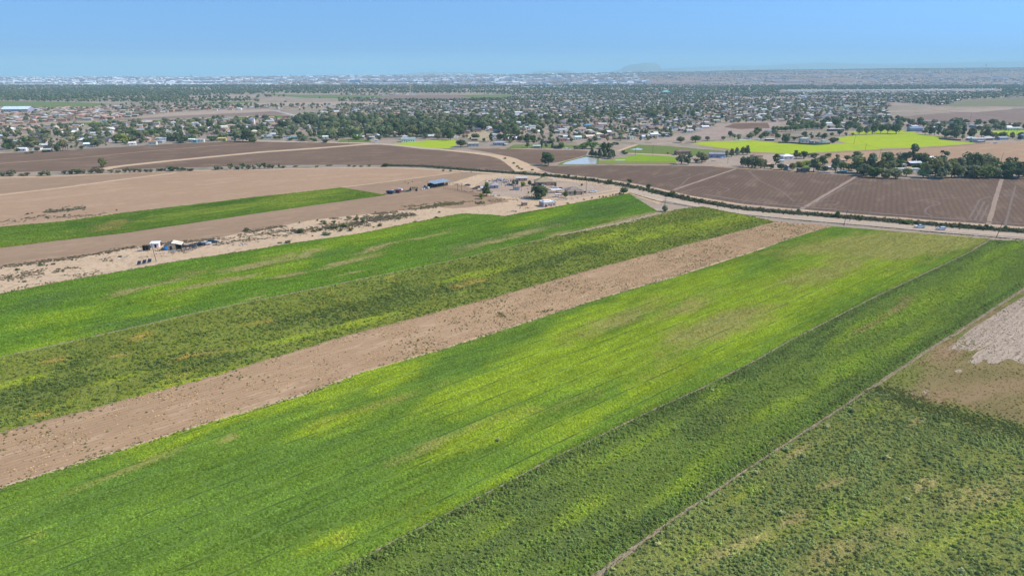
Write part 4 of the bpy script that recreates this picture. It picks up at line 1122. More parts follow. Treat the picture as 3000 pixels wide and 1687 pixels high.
def roof_mesh(w, d, h, rt, rh, ov=0.45, th=0.14):
    b = MB()
    x, y = w / 2 + ov, d / 2 + ov
    if rt == 'gable':
        k = rh / (d / 2)
        e = h - ov * k
        for s in (-1, 1):
            p = [(-x, s * y, e + .02), (x, s * y, e + .02), (x, 0, h + rh + .02), (-x, 0, h + rh + .02)]
            q = [(a, c, z + th) for a, c, z in p]
            b.add(p + q, [(0, 1, 2, 3), (7, 6, 5, 4), (0, 4, 5, 1), (1, 5, 6, 2), (2, 6, 7, 3), (3, 7, 4, 0)])
    elif rt == 'hip':
        r = max(0.3, (w - d) / 2) if w > d else 0.3
        p = [(-x, -y, h), (x, -y, h), (x, y, h), (-x, y, h), (-x, -y, h + th), (x, -y, h + th), (x, y, h + th), (-x, y, h + th), (-r, 0, h + rh), (r, 0, h + rh)]
        b.add(p, [(3, 2, 1, 0), (0, 1, 5, 4), (1, 2, 6, 5), (2, 3, 7, 6), (3, 0, 4, 7), (4, 5, 9, 8), (6, 7, 8, 9), (5, 6, 9), (7, 4, 8)])
    elif rt == 'flat':
        b.box(0, 0, h + .06, w + .1, d + .1, .16)
        for sx, sy, cx, cy in ((w + .16, .22, 0, -d / 2), (w + .16, .22, 0, d / 2), (.22, d - .3, -w / 2, 0), (.22, d - .3, w / 2, 0)):
            b.box(cx, cy, h + .30, sx, sy, .36)
    elif rt == 'slab':
        b.box(0, 0, h + .1, w + 2 * ov, d + 2 * ov, .2)
    elif rt == 'mono':
        p = [(-x, -y, h - .1), (x, -y, h - .1), (x, y, h + rh), (-x, y, h + rh)]
        b.add(p + [(a, c, z + th) for a, c, z in p], [(3, 2, 1, 0), (4, 5, 6, 7), (0, 1, 5, 4), (1, 2, 6, 5), (2, 3, 7, 6), (3, 0, 4, 7)])
    return b

def house_at(x, y, w, d, h, rt, yaw, wc, rc, look=None, px=None, py=None, group=None, fixed=False, detail=1, name='house', cat='house', rh=None, wins=None, z=0.0, rg=random):
    if rh is None: rh = {'gable': d * .2, 'hip': min(w, d) * .26, 'mono': .7}.get(rt, 0)
    wcol = near(WALLC[wc] if isinstance(wc, str) else wc, .1, rg); rcol = near(ROOFC[rc] if isinstance(rc, str) else rc, .1, rg)
    o = empty(name, (x, y, z + .08), yaw)
    v, f = walls_mesh(w, d, h, rt, rh)
    link('wall', mesh('wall', v, f, [M['paint']]), o, color=wcol)
    link('roof', roof_mesh(w, d, h, rt, rh).mesh('roof', M['roofing']), o, color=rcol)
    if detail:
        if wins is None:
            n = max(1, int(w / 4))
            wins = [('f', (i + .5) / n * w - w / 2) for i in range(n)] + [('b', (i + .5) / n * w - w / 2) for i in range(n)] + [('r', 0.0), ('l', 0.0)]
        zc = min(1.5, h * .58)
        wm = WIN_M; dm = DOOR_M
        for k, (side, t) in enumerate(wins):
            isdoor = (k == len(wins) // 3 and w > 5)
            ang = {'f': 0, 'b': math.pi, 'r': math.pi / 2, 'l': -math.pi / 2}[side]
            off = d / 2 if side in 'fb' else w / 2
            loc = {'f': (t, -off, zc), 'b': (t, off, zc), 'r': (off, t, zc), 'l': (-off, t, zc)}[side]
            if isdoor:
                q = link('door', dm, o, (loc[0], loc[1], 1.02), (0, 0, ang), color=(0.2, 0.15, 0.12))
            else:
                q = link('window', wm[0], o, loc, (0, 0, ang), (1, 1, min(1, h / 2.6)))
                if detail > 1:
                    link('frame', wm[1], q, color=(0.7, 0.7, 0.68))
    if px is None: px, py = P(x, y)
    if look is None: look = '%s house with %s roof' % (wc, rc)
    reg(o, look, px, py, cat, group, fixed)
    return o
WIN_M = (MB().box(0, -.02, 0, 1.1, .05, 1.1).mesh('window', M['glass']),
         MB().box(0, -.03, .6, 1.3, .08, .1).box(0, -.03, -.6, 1.3, .08, .1).box(-.6, -.03, 0, .1, .08, 1.1).box(.6, -.03, 0, .1, .08, 1.1).box(0, -.035, 0, .05, .08, 1.1).mesh('window_frame', M['paint']))
DOOR_M = MB().box(0, -.02, 0, .95, .08, 2.04).mesh('door', M['paint'])

def H(px, py, wpx, hpx, rt, wc, rc, look, yaw=0.0, dk=0.65, fixed=False, detail=1, name='house', cat='house', **kw):
    """building whose near wall stands on photo row py"""
    m = dep(px, py) / FPX
    w = wpx * m * 0.92
    d = max(4.0, w * dk) if dk < 3 else dk
    g = G(px, py)
    y = g[1] + d / 2
    h = max(2.3, hpx * m)
    return house_at(g[0] * y / g[1], y, w, d, h, rt, yaw, wc, rc, look, px, py, None, fixed, detail, name, cat, **kw)

# ------------------------------------------------------------------ vehicles
def wheels(o, xs, hw, r, wd=0.24):
    tb = MB(); tb.tube((0, -wd / 2, 0), (0, wd / 2, 0), r, n=14)
    tm = tb.mesh('tyre', M['rubber'])
    rm = MB().tube((0, -wd / 2 - .015, 0), (0, wd / 2 + .015, 0), r * .6, n=10).mesh('rim', M['chrome'])
    for x in xs:
        for s in (-1, 1):
            q = link('wheel', tm, o, (x, s * (hw - wd / 2 + .02), r))
            link('rim', rm, q)

def vehicle(kind, px, py, yaw, color, look, fixed=True, lights=True, cat=None, name=None, z=0.0, group=None):
    g = G(px, py)
    o = empty(name or {'pickup': 'pickup_truck', 'suv': 'parked_car', 'sedan': 'parked_car', 'van': 'van', 'camper': 'camper_trailer'}[kind], (g[0], g[1], z + .2), yaw)
    W = .95
    if kind == 'pickup':
        body = [(-2.9, .5), (2.75, .45), (2.9, .75), (2.85, 1.0), (2.6, 1.12), (1.25, 1.2), (-.95, 1.2), (-2.9, 1.18)]
        cab = [(1.25, 1.2), (.55, 1.78), (-.7, 1.82), (-.95, 1.2)]
        gl = [(1.12, 1.24), (.52, 1.70), (-.66, 1.74), (-.85, 1.24)]
        xs = (1.85, -1.85); hl = 2.9
    elif kind == 'suv':
        body = [(-2.45, .5), (2.3, .42), (2.45, .7), (2.4, .95), (2.2, 1.08), (1.15, 1.14), (-2.45, 1.14)]
        cab = [(1.15, 1.14), (.4, 1.74), (-2.1, 1.78), (-2.42, 1.14)]
        gl = [(1.0, 1.18), (.38, 1.64), (-2.0, 1.68), (-2.25, 1.18)]
        xs = (1.45, -1.5); hl = 2.45
    elif kind == 'van':
        body = [(-2.6, .45), (2.3, .42), (2.5, .8), (2.2, 1.2), (-2.6, 1.25)]
        cab = [(2.2, 1.2), (1.5, 2.0), (-2.55, 2.05), (-2.6, 1.25)]
        gl = [(1.95, 1.28), (1.45, 1.85), (.2, 1.85), (.2, 1.28)]
        xs = (1.6, -1.6); hl = 2.5
    else:
        body = [(-2.3, .45), (2.2, .4), (2.3, .65), (2.15, .85), (1.0, .95), (-1.55, .98), (-2.3, .92)]
        cab = [(1.0, .95), (.25, 1.4), (-.95, 1.42), (-1.55, .98)]
        gl = [(.85, .99), (.22, 1.33), (-.9, 1.35), (-1.35, 1.0)]
        xs = (1.4, -1.4); hl = 2.25
    b = MB().prism(body, -W, W, lambda x, z: .97 if z > 1.05 else 1.0)
    b.prism(cab, -W * .93, W * .93, lambda x, z: .86 if z > 1.3 else 1.0)
    if kind == 'pickup':
        b.f = b.f
        b.box(-1.95, -.86, 1.25, 1.9, .12, .12).box(-1.95, .86, 1.25, 1.9, .12, .12).box(-2.85, 0, 1.22, .1, 1.7, .12)
    b.obj('body', M['car_paint'], o, color=color)
    if kind == 'pickup':
        MB().box(-1.95, 0, 1.21, 1.75, 1.58, .04).obj('truck_bed', M['dark'], o)
    gb = MB()
    gb.prism(gl, -W * .93 - .012, W * .93 + .012, lambda x, z: .86 if z > 1.3 else 1.0)
    gb.obj('side_window', M['glass'], o)
    (x0, z0), (x1, z1) = cab[0], cab[1]
    fw = MB().add([(x0 - .02, -.74, z0 + .04), (x0 - .02, .74, z0 + .04), (x1 + .05, .66, z1 - .03), (x1 + .05, -.66, z1 - .03),
                   (x0 + .03, -.74, z0 + .06), (x0 + .03, .74, z0 + .06), (x1 + .09, .66, z1 + .0), (x1 + .09, -.66, z1 + .0)],
                  [(3, 2, 1, 0), (4, 5, 6, 7), (0, 1, 5, 4), (1, 2, 6, 5), (2, 3, 7, 6), (3, 0, 4, 7)])
    fw.obj('windscreen', M['glass'], o)
    wheels(o, xs, W, .39 if kind == 'pickup' else .36)
    MB().box(hl + .02, 0, .55, .14, 1.8, .2).obj('bumper', M['dark'], o)
    if lights:
        for s in (-1, 1):
            MB().box(hl - .05, s * .7, .85, .16, .36, .16).obj('headlight', M['lamp_clear'], o)
            MB().box(body[0][0] - .0, s * .78, .98, .08, .2, .28).obj('tail_light', M['lamp_red'], o)
        for s in (-1, 1):
            MB().box(cab[0][0] - .25, s * 1.03, cab[0][1] + .1, .12, .18, .14).obj('mirror', M['dark'], o)
    reg(o, look, px, py, cat or {'pickup': 'pickup truck', 'van': 'van'}.get(kind, 'car'), group, fixed)
    return o

def person(px, py, top, legs, look, yaw=0.0, stride=0.25):
    """standing or walking figure grown as one skin over joints"""
    g = G(px, py)
    J = [((0, 0, .95), .15), ((0, 0, 1.2), .145), ((0, 0, 1.42), .16), ((0, 0, 1.53), .07), ((.02, 0, 1.68), .105),
         ((0, .1, .9), .1), ((stride, .11, .5), .075), ((stride * .9, .11, .07), .05), ((stride * .9 + .16, .12, .04), .045),
         ((0, -.1, .9), .1), ((-stride * .4, -.11, .5), .075), ((-stride, -.11, .08), .05), ((-stride + .16, -.12, .04), .045),
         ((0, .21, 1.41), .075), ((-.1, .26, 1.15), .055), ((.02, .27, .9), .042), ((.05, .27, .8), .04),
         ((0, -.21, 1.41), .075), ((.06, -.26, 1.15), .055), ((.16, -.27, .92), .042), ((.2, -.27, .83), .04)]
    E = [(0, 1), (1, 2), (2, 3), (3, 4), (0, 5), (5, 6), (6, 7), (7, 8), (0, 9), (9, 10), (10, 11), (11, 12), (2, 13), (13, 14), (14, 15), (15, 16), (2, 17), (17, 18), (18, 19), (19, 20)]
    b = MB()
    for a, c in E: pass
    m = bpy.data.meshes.new('person')
    m.from_pydata([j[0] for j in J], E, [])
    o = link('person', m, None, (g[0], g[1], 0.2), (0, 0, yaw))
    md = o.modifiers.new('skin', 'SKIN')
    for i, j in enumerate(J): m.skin_vertices[0].data[i].radius = (j[1] * .8, j[1] * .8) if i else (.13, .13)
    m.skin_vertices[0].data[0].use_root = True
    o.modifiers.new('sub', 'SUBSURF').levels = 1
    o.modifiers['sub'].render_levels = 1
    t = NT('clothes_%d' % int(px))
    tc = t.n.new('ShaderNodeTexCoord')
    sp = t.n.new('ShaderNodeSeparateXYZ'); t.l.new(tc.outputs['Object'], sp.inputs[0])
    zz_ = sp.outputs[2]
    c = t.mix(t.range(zz_, .93, .95), legs, top)
    c = t.mix(t.range(zz_, 1.5, 1.52), c, (0.42, 0.26, 0.18))
    c = t.mix(t.range(zz_, 1.70, 1.72), c, (0.02, 0.015, 0.012))
    m.materials.append(t.end(t.diffuse(c)))
    reg(o, look, px, py, 'person', None, True)

def pole(px, py, hpx, lean=0.0, look='utility pole', arm=True, fixed=False, pyaw=0.3):
    g = G(px, py); m = dep(px, py) / FPX; h = hpx * m * 1.05
    o = empty('utility_pole', (g[0], g[1], 0), 0)
    dx = lean * m
    MB().tube((0, 0, -.3), (dx, 0, h), .17, .11, 8).obj('pole', M['wood'], o)
    if arm:
        c, s = math.cos(pyaw), math.sin(pyaw)
        zb = h - .5
        MB().box(dx, -.13, zb, 2.2, .12, .14, pyaw).obj('crossarm', M['wood'], o)
        for k in (-1, 0, 1):
            MB().tube((dx + k * .95 * c, -.13 + k * .95 * s, zb + .07), (dx + k * .95 * c, -.13 + k * .95 * s, zb + .3), .05, .03, 6).obj('insulator', M['chrome'], o)
    reg(o, look, px, py, 'utility pole', None, fixed)
    return Vector((g[0] + dx, g[1], h))

def wire(a, b, look, sag=1.0):
    n = 14
    pts = [a.lerp(b, i / n) - Vector((0, 0, sag * 4 * (i / n) * (1 - i / n))) for i in range(n + 1)]
    mb = MB()
    for p, q in zip(pts[:-1], pts[1:]): mb.tube(p, q, .035, n=4)
    o = mb.obj('power_line', M['rubber'])
    px, py = P(*a.lerp(b, .5))
    reg(o, look, px, py, 'cable', None, True)
# ------------------------------------------------------------------ far terrain: mesa with the city, mountains behind
RIDGE = [(-900, 228), (0, 227), (600, 225.5), (1000, 222), (1500, 219), (1850, 213), (2200, 207), (2600, 202), (3000, 199.5), (3900, 195)]
RX = np.array([r[0] for r in RIDGE], float); RY = np.array([r[1] for r in RIDGE], float)
Y0, Y1 = 4900.0, 10500.0
def mesa_z(x, y):
    x = np.asarray(x, float); y = np.asarray(y, float)
    px = CX + FPX * (x / np.maximum(y, 1)) / CP
    pr = np.interp(px, RX, RY)
    v = (CY - pr) / FPX
    zr = CAM_H + Y1 * (-SP + v * CP) / (CP + v * SP)
    t = np.clip((y - Y0) / (Y1 - Y0), 0, 1)
    n = vnoise(x, y, 900, 61, 4) - .5
    zz_ = zr * (t ** 0.85) + n * 26 * np.sin(np.pi * np.clip(t, 0, 1)) ** .7
    zz_ = zz_ + (vnoise(x, y, 160, 62, 3) - .5) * 5 * t
    return np.where(y > Y1, zr - (y - Y1) * .004, zz_) + 0.3
gx = np.linspace(-9500, 9500, 220); gy = np.linspace(Y0, 12300, 90)
XX, YY = np.meshgrid(gx, gy, indexing='ij')
ZZ = mesa_z(XX, YY)
ZZ[:, 0] = -0.5
fv = np.stack([XX.ravel(), YY.ravel(), ZZ.ravel()], 1)
i0 = (np.arange(219)[:, None] * 90 + np.arange(89)[None]).ravel()
mt = NT('mesa_soil')
n1 = mt.noise(0.0016, 5, 0.6); n2 = mt.noise(0.012, 4, 0.65)
mc = mt.mix(mt.range(n1, .42, .58), (0.33, 0.235, 0.195), (0.25, 0.185, 0.16))
mc = mt.mix(mt.range(n2, .5, .66, 0, .8), mc, (0.16, 0.14, 0.11))
mc = mt.mix(mt.range(n2, .28, .42, .7, 0), mc, (0.5, 0.4, 0.33))
mesa = link('mesa', mesh('mesa', fv.tolist(), np.stack([i0, i0 + 90, i0 + 91, i0 + 1], 1).tolist(), [mt.end(mt.diffuse(mc))], smooth=True))
tag(mesa, 'low pale mesa along the horizon covered with far houses and warehouses', kind='structure')

MTN = soil('mountain_rock', (0.2, 0.16, 0.13), (0.25, 0.2, 0.16), (0.16, 0.13, 0.11), 0.0008, 0.004)
def mountain(pts, Y, depth, label, seed):
    pts = np.array(pts, float)
    n = 120
    xs = np.linspace(pts[0, 0], pts[-1, 0], n)
    ys = np.interp(xs, pts[:, 0], pts[:, 1])
    rows = 13
    v = []
    for j in range(rows):
        t = j / (rows - 1) * 2 - 1
        for k in range(n):
            vv = (CY - ys[k]) / FPX
            hz = CAM_H + Y * (-SP + vv * CP) / (CP + vv * SP)
            x = (xs[k] - CX) / FPX * Y / (CP + vv * SP)
            yy = Y + t * depth
            prof = max(0, 1 - abs(t)) ** .8
            nn = float(vnoise(np.array([x]), np.array([yy]), 1200, seed)[0] - .5) * .5 * (1 - prof) * prof * 4
            v.append((x * (1 + t * depth / Y * .3), yy, -60 + (hz + 60) * max(0, prof + nn * .5)))
    f = [(j * n + k, j * n + k + 1, (j + 1) * n + k + 1, (j + 1) * n + k) for j in range(rows - 1) for k in range(n - 1)]
    o = link('mountain', mesh('mountain', v, f, [MTN], smooth=True))
    tag(o, label, kind='structure')
mountain([(1740, 219), (1790, 210), (1812, 206), (1822, 201), (1832, 195), (1850, 190), (1872, 188), (1890, 184), (1918, 185.5), (1930, 191), (1938, 202), (1955, 206), (1990, 213), (2030, 219)], 21000, 1500, 'flat topped hazy mountain on the horizon right of centre', 3)
mountain([(1850, 216), (1950, 201), (2050, 196.5), (2150, 193), (2230, 193), (2300, 189.5), (2390, 184), (2440, 184.5), (2500, 187.5), (2600, 189), (2700, 187), (2800, 184.5), (2900, 183), (3000, 179.5), (3100, 178), (3300, 177)], 24000, 2200, 'long faint mountain range at the right of the horizon', 5)
mountain([(1165, 224), (1200, 216), (1250, 211.5), (1275, 211), (1300, 214), (1335, 212), (1400, 213), (1460, 216), (1540, 219), (1565, 211), (1590, 207.5), (1610, 209), (1660, 207), (1685, 213), (1720, 219), (1760, 221)], 22500, 1600, 'low faint hills on the horizon left of the flat topped mountain', 9)
mountain([(1840, 219), (1856, 208), (1880, 205), (1905, 205.5), (1918, 212), (1930, 217)], 17500, 900, 'small dark hill in front of the flat topped mountain', 12)

# ------------------------------------------------------------------ homestead
H(1604, 606.5, 44, 13, 'flat', 'pink', 'white', 'pink flat roofed house with white parapet on the sandy yard', 0.42, 7.0, True, 2, wins=[('f', -3), ('f', -.6), ('f', .9), ('f', 3.1), ('r', -1.5), ('r', 1.2), ('l', -.6)])
g = G(1606, 600)
pk = [r['o'] for r in REG if 'pink flat' in r['look']][0]
MB().box(-.6, 1.2, 3.35, 4.2, 3.0, .7).obj('roof_room', M['paint'], pk, color=(.62, .5, .46))
MB().box(-.6, 1.2, 3.76, 4.4, 3.2, .12).obj('roof_cap', M['roofing'], pk, color=(.78, .78, .76))
H(1536, 604, 15, 8, 'mono', 'brick', 'tan', 'small rust coloured shed left of the pink house', 0.35, 3.2, True, 0, name='shed', cat='shed')
H(1682, 572, 54, 11, 'hip', 'pink', (0.30, 0.21, 0.155), 'wide brown hip roofed house right of the big dark tree', 0.12, 11.0, True, 2)
H(1595, 545, 62, 11, 'hip', 'orange', (0.38, 0.25, 0.17), 'tan hip roofed main house with roof coolers', 0.1, 12.0, True, 2)
mh = REG[-1]['o']
for cx, cy in ((-2, 1), (2.5, 1.2), (6, -1)):
    MB().box(cx, cy, 4.4, 1.0, 1.0, .9).box(cx, cy, 4.95, 1.1, 1.1, .12).obj('roof_cooler', M['paint'], mh, color=(.72, .72, .7))
H(1447, 553, 25, 7, 'hip', 'grey', 'grey', 'grey roofed low house behind the dark pine tree', 0.15, 8, True, 1)
H(1414, 560, 12, 8, 'gable', 'blue grey', 'pale grey', 'blue grey shed left of the dark pine tree', 0.1, 4.0, True, 1, name='shed', cat='shed')
H(1513, 558, 21, 8, 'slab', 'blue grey', (0.30, 0.22, 0.17), 'long blue grey container building with brown roof', -0.12, 3.4, True, 0, name='container_building', cat='shed')
cb = REG[-1]['o']
for k in range(3):
    MB().box(-1.2 + 1.35 * k, -1.73, 1.15, 1.15, .06, 2.1).obj('door', M['paint'], cb, color=(.45, .5, .56))
H(1528, 531, 34, 6, 'slab', 'tan', 'pale grey', 'low house with flat pale roof behind the row of yard trees', 0.08, 7, True, 1)

def carport(px, py, wpx, hpx, roof, look, yaw=0.0, d=5.0, name='carport', cat='carport', posts=3, th=.16):
    m = mpp(py); w = wpx * m; h = max(2.2, hpx * m)
    g = G(px, py)
    o = empty(name, (g[0], g[1] + d / 2, .15), yaw)
    MB().box(0, 0, h, w, d, th).obj('roof', M['roofing'], o, color=ROOFC[roof])
    for i in range(posts):
        for s in (-1, 1):
            MB().tube((-w / 2 + .2 + (w - .4) * i / (posts - 1), s * (d / 2 - .2), 0), (-w / 2 + .2 + (w - .4) * i / (posts - 1), s * (d / 2 - .2), h - th / 2), .07, n=6).obj('post', M['wood'], o)
    reg(o, look, px, py, cat, None, True)
    return o
carport(1630, 566, 33, 9, 'white', 'white flat carport left of the wide brown roofed house', .1)
carport(1636, 579, 18, 7, 'white', 'small white canopy among garden shrubs', .1, 3)
# barn: long blue roof on posts, cattle rails below
ba, bb = GV(1270, 552), GV(1318, 543)
yaw = math.atan2(bb.y - ba.y, bb.x - ba.x)
mid = (ba + bb) / 2
L_ = (bb - ba).length
barn = empty('barn', mid + Vector((0, 0, .14)), yaw)
MB().add([(-L_ / 2, -1, 3.2), (L_ / 2, -1, 3.2), (L_ / 2, 7, 4.4), (-L_ / 2, 7, 4.4), (-L_ / 2, -1, 3.32), (L_ / 2, -1, 3.32), (L_ / 2, 7, 4.52), (-L_ / 2, 7, 4.52)],
         [(3, 2, 1, 0), (4, 5, 6, 7), (0, 1, 5, 4), (1, 2, 6, 5), (2, 3, 7, 6), (3, 0, 4, 7)]).obj('roof', M['roofing'], barn, color=(0.22, 0.28, 0.35))
for i in range(8):
    for yy, hh in ((-.6, 3.2), (6.6, 4.3)):
        x = -L_ / 2 + .4 + (L_ - .8) * i / 7
        MB().tube((x, yy, 0), (x, yy, hh), .1, n=6).obj('post', M['dark'], barn)
for zc in (.5, .95, 1.4):
    MB().tube((-L_ / 2, -.5, zc), (L_ / 2, -.5, zc), .05, n=6).obj('rail', M['dark'], barn)
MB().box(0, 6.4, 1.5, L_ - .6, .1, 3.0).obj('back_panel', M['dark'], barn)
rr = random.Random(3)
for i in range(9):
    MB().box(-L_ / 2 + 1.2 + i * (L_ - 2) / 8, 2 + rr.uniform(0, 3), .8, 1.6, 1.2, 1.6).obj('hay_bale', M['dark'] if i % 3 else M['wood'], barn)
reg(barn, 'long open barn with blue metal roof', 1290, 545, 'barn', None, True)

def dumpster(px, py, wpx, col, look, yaw=-.35, hpx=8):
    m = mpp(py); w = wpx * m; h = hpx * m
    g = G(px, py)
    o = empty('dump_container', (g[0], g[1] + 1.2, .15), yaw)
    b = MB()
    p = [(-w / 2 + .25 * h, .35), (w / 2, .35), (w / 2, h), (-w / 2 - .3 * h, h)]
    b.prism(p, -1.2, 1.2)
    b.obj('box', M['metal'], o, color=col)
    r_ = MB()
    for s in (-1, 1):
        for k in range(5): r_.box(-w / 2 + .6 + k * (w - .9) / 4, s * 1.24, (h + .35) / 2, .1, .08, h - .4)
        r_.box(-.1, s * 1.24, h + .03, w + .4, .12, .14)
    r_.obj('ribs', M['metal'], o, color=tuple(q * .8 for q in col))
    MB().box(0, -.6, .18, w * .9, .2, .3).box(0, .6, .18, w * .9, .2, .3).obj('skid', M['dark'], o)
    reg(o, look, px, py, 'dumpster', None, True)
dumpster(1142, 569, 19, (.03, .045, .085), 'navy dump container, leftmost of the row by the green strip')
dumpster(1154, 565.5, 13, (.7, .72, .74), 'white dump container between the navy and maroon ones', hpx=7)
dumpster(1164.5, 566, 16, (.24, .03, .045), 'maroon dump container in the row by the green strip')
dumpster(1172, 561, 12, (.72, .72, .74), 'white dump container behind the maroon one', hpx=7)
# low black gooseneck trailer with a box at its right end
g = G(1190, 562); tr = empty('flatbed_trailer', (g[0], g[1], .16), .12)
MB().box(0, 0, .75, 6.5, 2.1, .2).obj('deck', M['dark'], tr)
MB().box(3.2, 0, 1.5, 1.6, 2.0, 1.9).obj('box', M['metal'], tr, color=(.05, .06, .08))
MB().tube((-3.2, 0, .8), (-4.6, 0, 1.9), .12, n=6).obj('gooseneck', M['dark'], tr)
wheels(tr, (.6, 1.5), 1.05, .4)
reg(tr, 'low black gooseneck trailer right of the dump containers', 1190, 562, 'trailer', None, True)
def tank(px, py, r, h, col, look, horiz=False, name='water_tank'):
    g = G(px, py)
    o = empty(name, (g[0], g[1] + r, .15), 0)
    b = MB()
    b.tube((0, 0, .15), (0, 0, h), r, r, 14).tube((0, 0, h), (0, 0, h + .25), r, r * .35, 14)
    b.obj('shell', M['metal'], o, color=col)
    MB().box(0, 0, .08, r * 2.1, r * 2.1, .16).obj('base', M['wood'], o)
    MB().tube((0, 0, h + .25), (0, 0, h + .38), r * .25, n=10).obj('lid', M['dark'], o)
    reg(o, look, px, py, 'tank', None, True)
tank(1255, 554.5, .8, 1.5, (.75, .75, .72), 'white round tank in front of the barn')
tank(1236, 558, .6, 1.1, (.75, .75, .72), 'left white tank of the pair beside the dry posts')
tank(1242.5, 557, .6, 1.1, (.72, .72, .7), 'right white tank of the pair beside the dry posts')
tank(1220, 561, .8, 1.5, (.02, .025, .025), 'black square tank between trailer and white tanks')
# tractor at the left end of the barn
g = G(1247, 553); o = empty('tractor', (g[0], g[1], .16), .4)
MB().box(.6, 0, 1.0, 1.7, .7, .7).obj('hood', M['car_paint'], o, color=(.05, .09, .13))
MB().box(-.6, 0, 1.75, 1.1, 1.2, 1.3).obj('cab', M['glass'], o)
MB().box(-.6, 0, 2.45, 1.3, 1.4, .1).obj('cab_roof', M['car_paint'], o, color=(.05, .09, .13))
wheels(o, (-.7,), .95, .75, .4); wheels(o, (1.1,), .8, .45, .3)
reg(o, 'dark tractor parked at the left end of the barn', 1247, 553, 'tractor', None, True)

def fence_run(pts, n, h, look, rails=2, mat='wood', col=None, name='fence', px=None, py=None):
    w = resample(Wp(pts), n)
    o = empty(name, (w[0][0], w[0][1], .14))
    for i in range(n):
        p = w[i] - w[0]
        MB().tube((p[0], p[1], 0), (p[0], p[1], h), .08, .07, 5).obj('post', M[mat], o)
    for r in range(rails):
        b = MB(); zc = h * (r + 1) / (rails + .3)
        for i in range(n - 1):
            p, q = w[i] - w[0], w[i + 1] - w[0]
            b.tube((p[0], p[1], zc), (q[0], q[1], zc), .035, n=4)
        b.obj('rail', M[mat], o)
    k = len(pts) // 2
    reg(o, look, pts[k][0], pts[k][1], 'fence', None, True)
fence_run([(1299, 556), (1330, 558), (1360, 566), (1403, 574)], 22, 1.5, 'dark post and rail corral fence right of the barn', 3)
fence_run([(1325, 541), (1345, 545), (1362, 548)], 8, 1.6, 'wooden pen rails at the right end of the barn', 3)
fence_run([(1505, 521), (1460, 524), (1420, 532), (1405, 541)], 14, 1.3, 'thin wire fence behind the junk pile', 1)
fence_run([(1630, 537), (1700, 537), (1760, 546), (1790, 551)], 20, 1.3, 'wire fence enclosing the yard right of the main house', 1)

# low block wall along the lane
w_ = resample(Wp([(1628, 588), (1660, 584), (1700, 578.5), (1750, 571), (1810, 561.5)]), 14)
wo = empty('garden_wall', (w_[0][0], w_[0][1], .14))
for i in range(13):
    p, q = w_[i] - w_[0], w_[i + 1] - w_[0]
    c = (p + q) / 2; l = np.linalg.norm(q - p)
    MB().box(c[0], c[1], .5, l - .12, .2, 1.0 if i % 2 else .96, math.atan2(q[1] - p[1], q[0] - p[0])).obj('wall_panel', M['paint'], wo, color=(.42, .34, .27))
reg(wo, 'low tan block wall along the lane by the brown roofed house', 1720, 575, 'wall', None, True)

vehicle('sedan', 1392, 555, 2.9, (.09, .06, .045), 'dark brown car left of the blue grey shed')
vehicle('sedan', 1402, 550.5, 2.8, (.16, .04, .035), 'maroon car behind the brown car')
vehicle('sedan', 1627, 553, .1, (.72, .72, .72), 'white car parked right of the main house')
vehicle('pickup', 1737, 565, .35, (.7, .72, .75), 'white pickup with raised hood in the yard by the tall pole')
vehicle('sedan', 1370, 545, 2.7, (.05, .045, .045), 'black car right of the barn')
vehicle('pickup', 1589, 549, .5, (.55, .6, .66), 'pale blue pickup beside the main house')

def junk(px, py, n, spread, look, seed, cols, name='junk_pile', sz=1.0):
    """pile of boards, drums and boxes"""
    rg = random.Random(seed)
    g = G(px, py)
    o = empty(name, (g[0], g[1], 0))
    for i in range(n):
        x, y = rg.gauss(0, spread), rg.gauss(0, spread * .45)
        c = rg.choice(cols)
        k = rg.random()
        b = MB()
        if k < .35: b.box(x, y, .3 * sz, rg.uniform(.6, 2.0) * sz, rg.uniform(.4, 1.0) * sz, rg.uniform(.3, .9) * sz, rg.uniform(0, 3)); nm = 'crate'
        elif k < .65: b.box(x, y, .12 * sz, rg.uniform(1.5, 3.2) * sz, rg.uniform(.2, .7) * sz, .15, rg.uniform(-.5, .5)); nm = 'board'
        else: b.tube((x, y, 0), (x + rg.uniform(-.1, .1), y, .9 * sz), .32 * sz, n=9); nm = 'drum'
        b.obj(nm, M['metal'], o, color=c)
    reg(o, look, px, py, 'junk pile', None, True)
JC = [(.5, .5, .5), (.3, .3, .32), (.15, .15, .17), (.6, .58, .52), (.22, .14, .1), (.08, .1, .14)]
junk(1476, 541, 26, 7, 'grey and dark junk behind the bare tree', 1, JC, sz=1.3)
junk(1470, 533, 14, 5, 'dark scrap heap nearest the back fence', 2, [(.05, .05, .06), (.12, .12, .13), (.5, .5, .5)], sz=1.2)
junk(1462, 574, 12, 3, 'white scrap sheets right of the bare tree', 3, [(.62, .62, .6), (.5, .48, .45), (.3, .3, .3)], sz=1.2)
junk(1495, 545, 10, 3, 'dark blue scrap in front of the yard trees', 4, [(.05, .07, .12), (.2, .2, .22)], sz=1.2)
junk(1648, 585, 12, 4, 'stones and garden scraps left of the low wall', 5, [(.3, .27, .24), (.2, .2, .18), (.5, .48, .45)], sz=.7)
junk(1533, 610, 8, 3, 'dark scraps left of the rust coloured shed', 6, [(.1, .1, .1), (.25, .2, .17)], sz=.8)
junk(1500, 621, 8, 2.5, 'black frame debris below the rust coloured shed', 7, [(.07, .07, .07), (.3, .3, .3)], sz=.9)

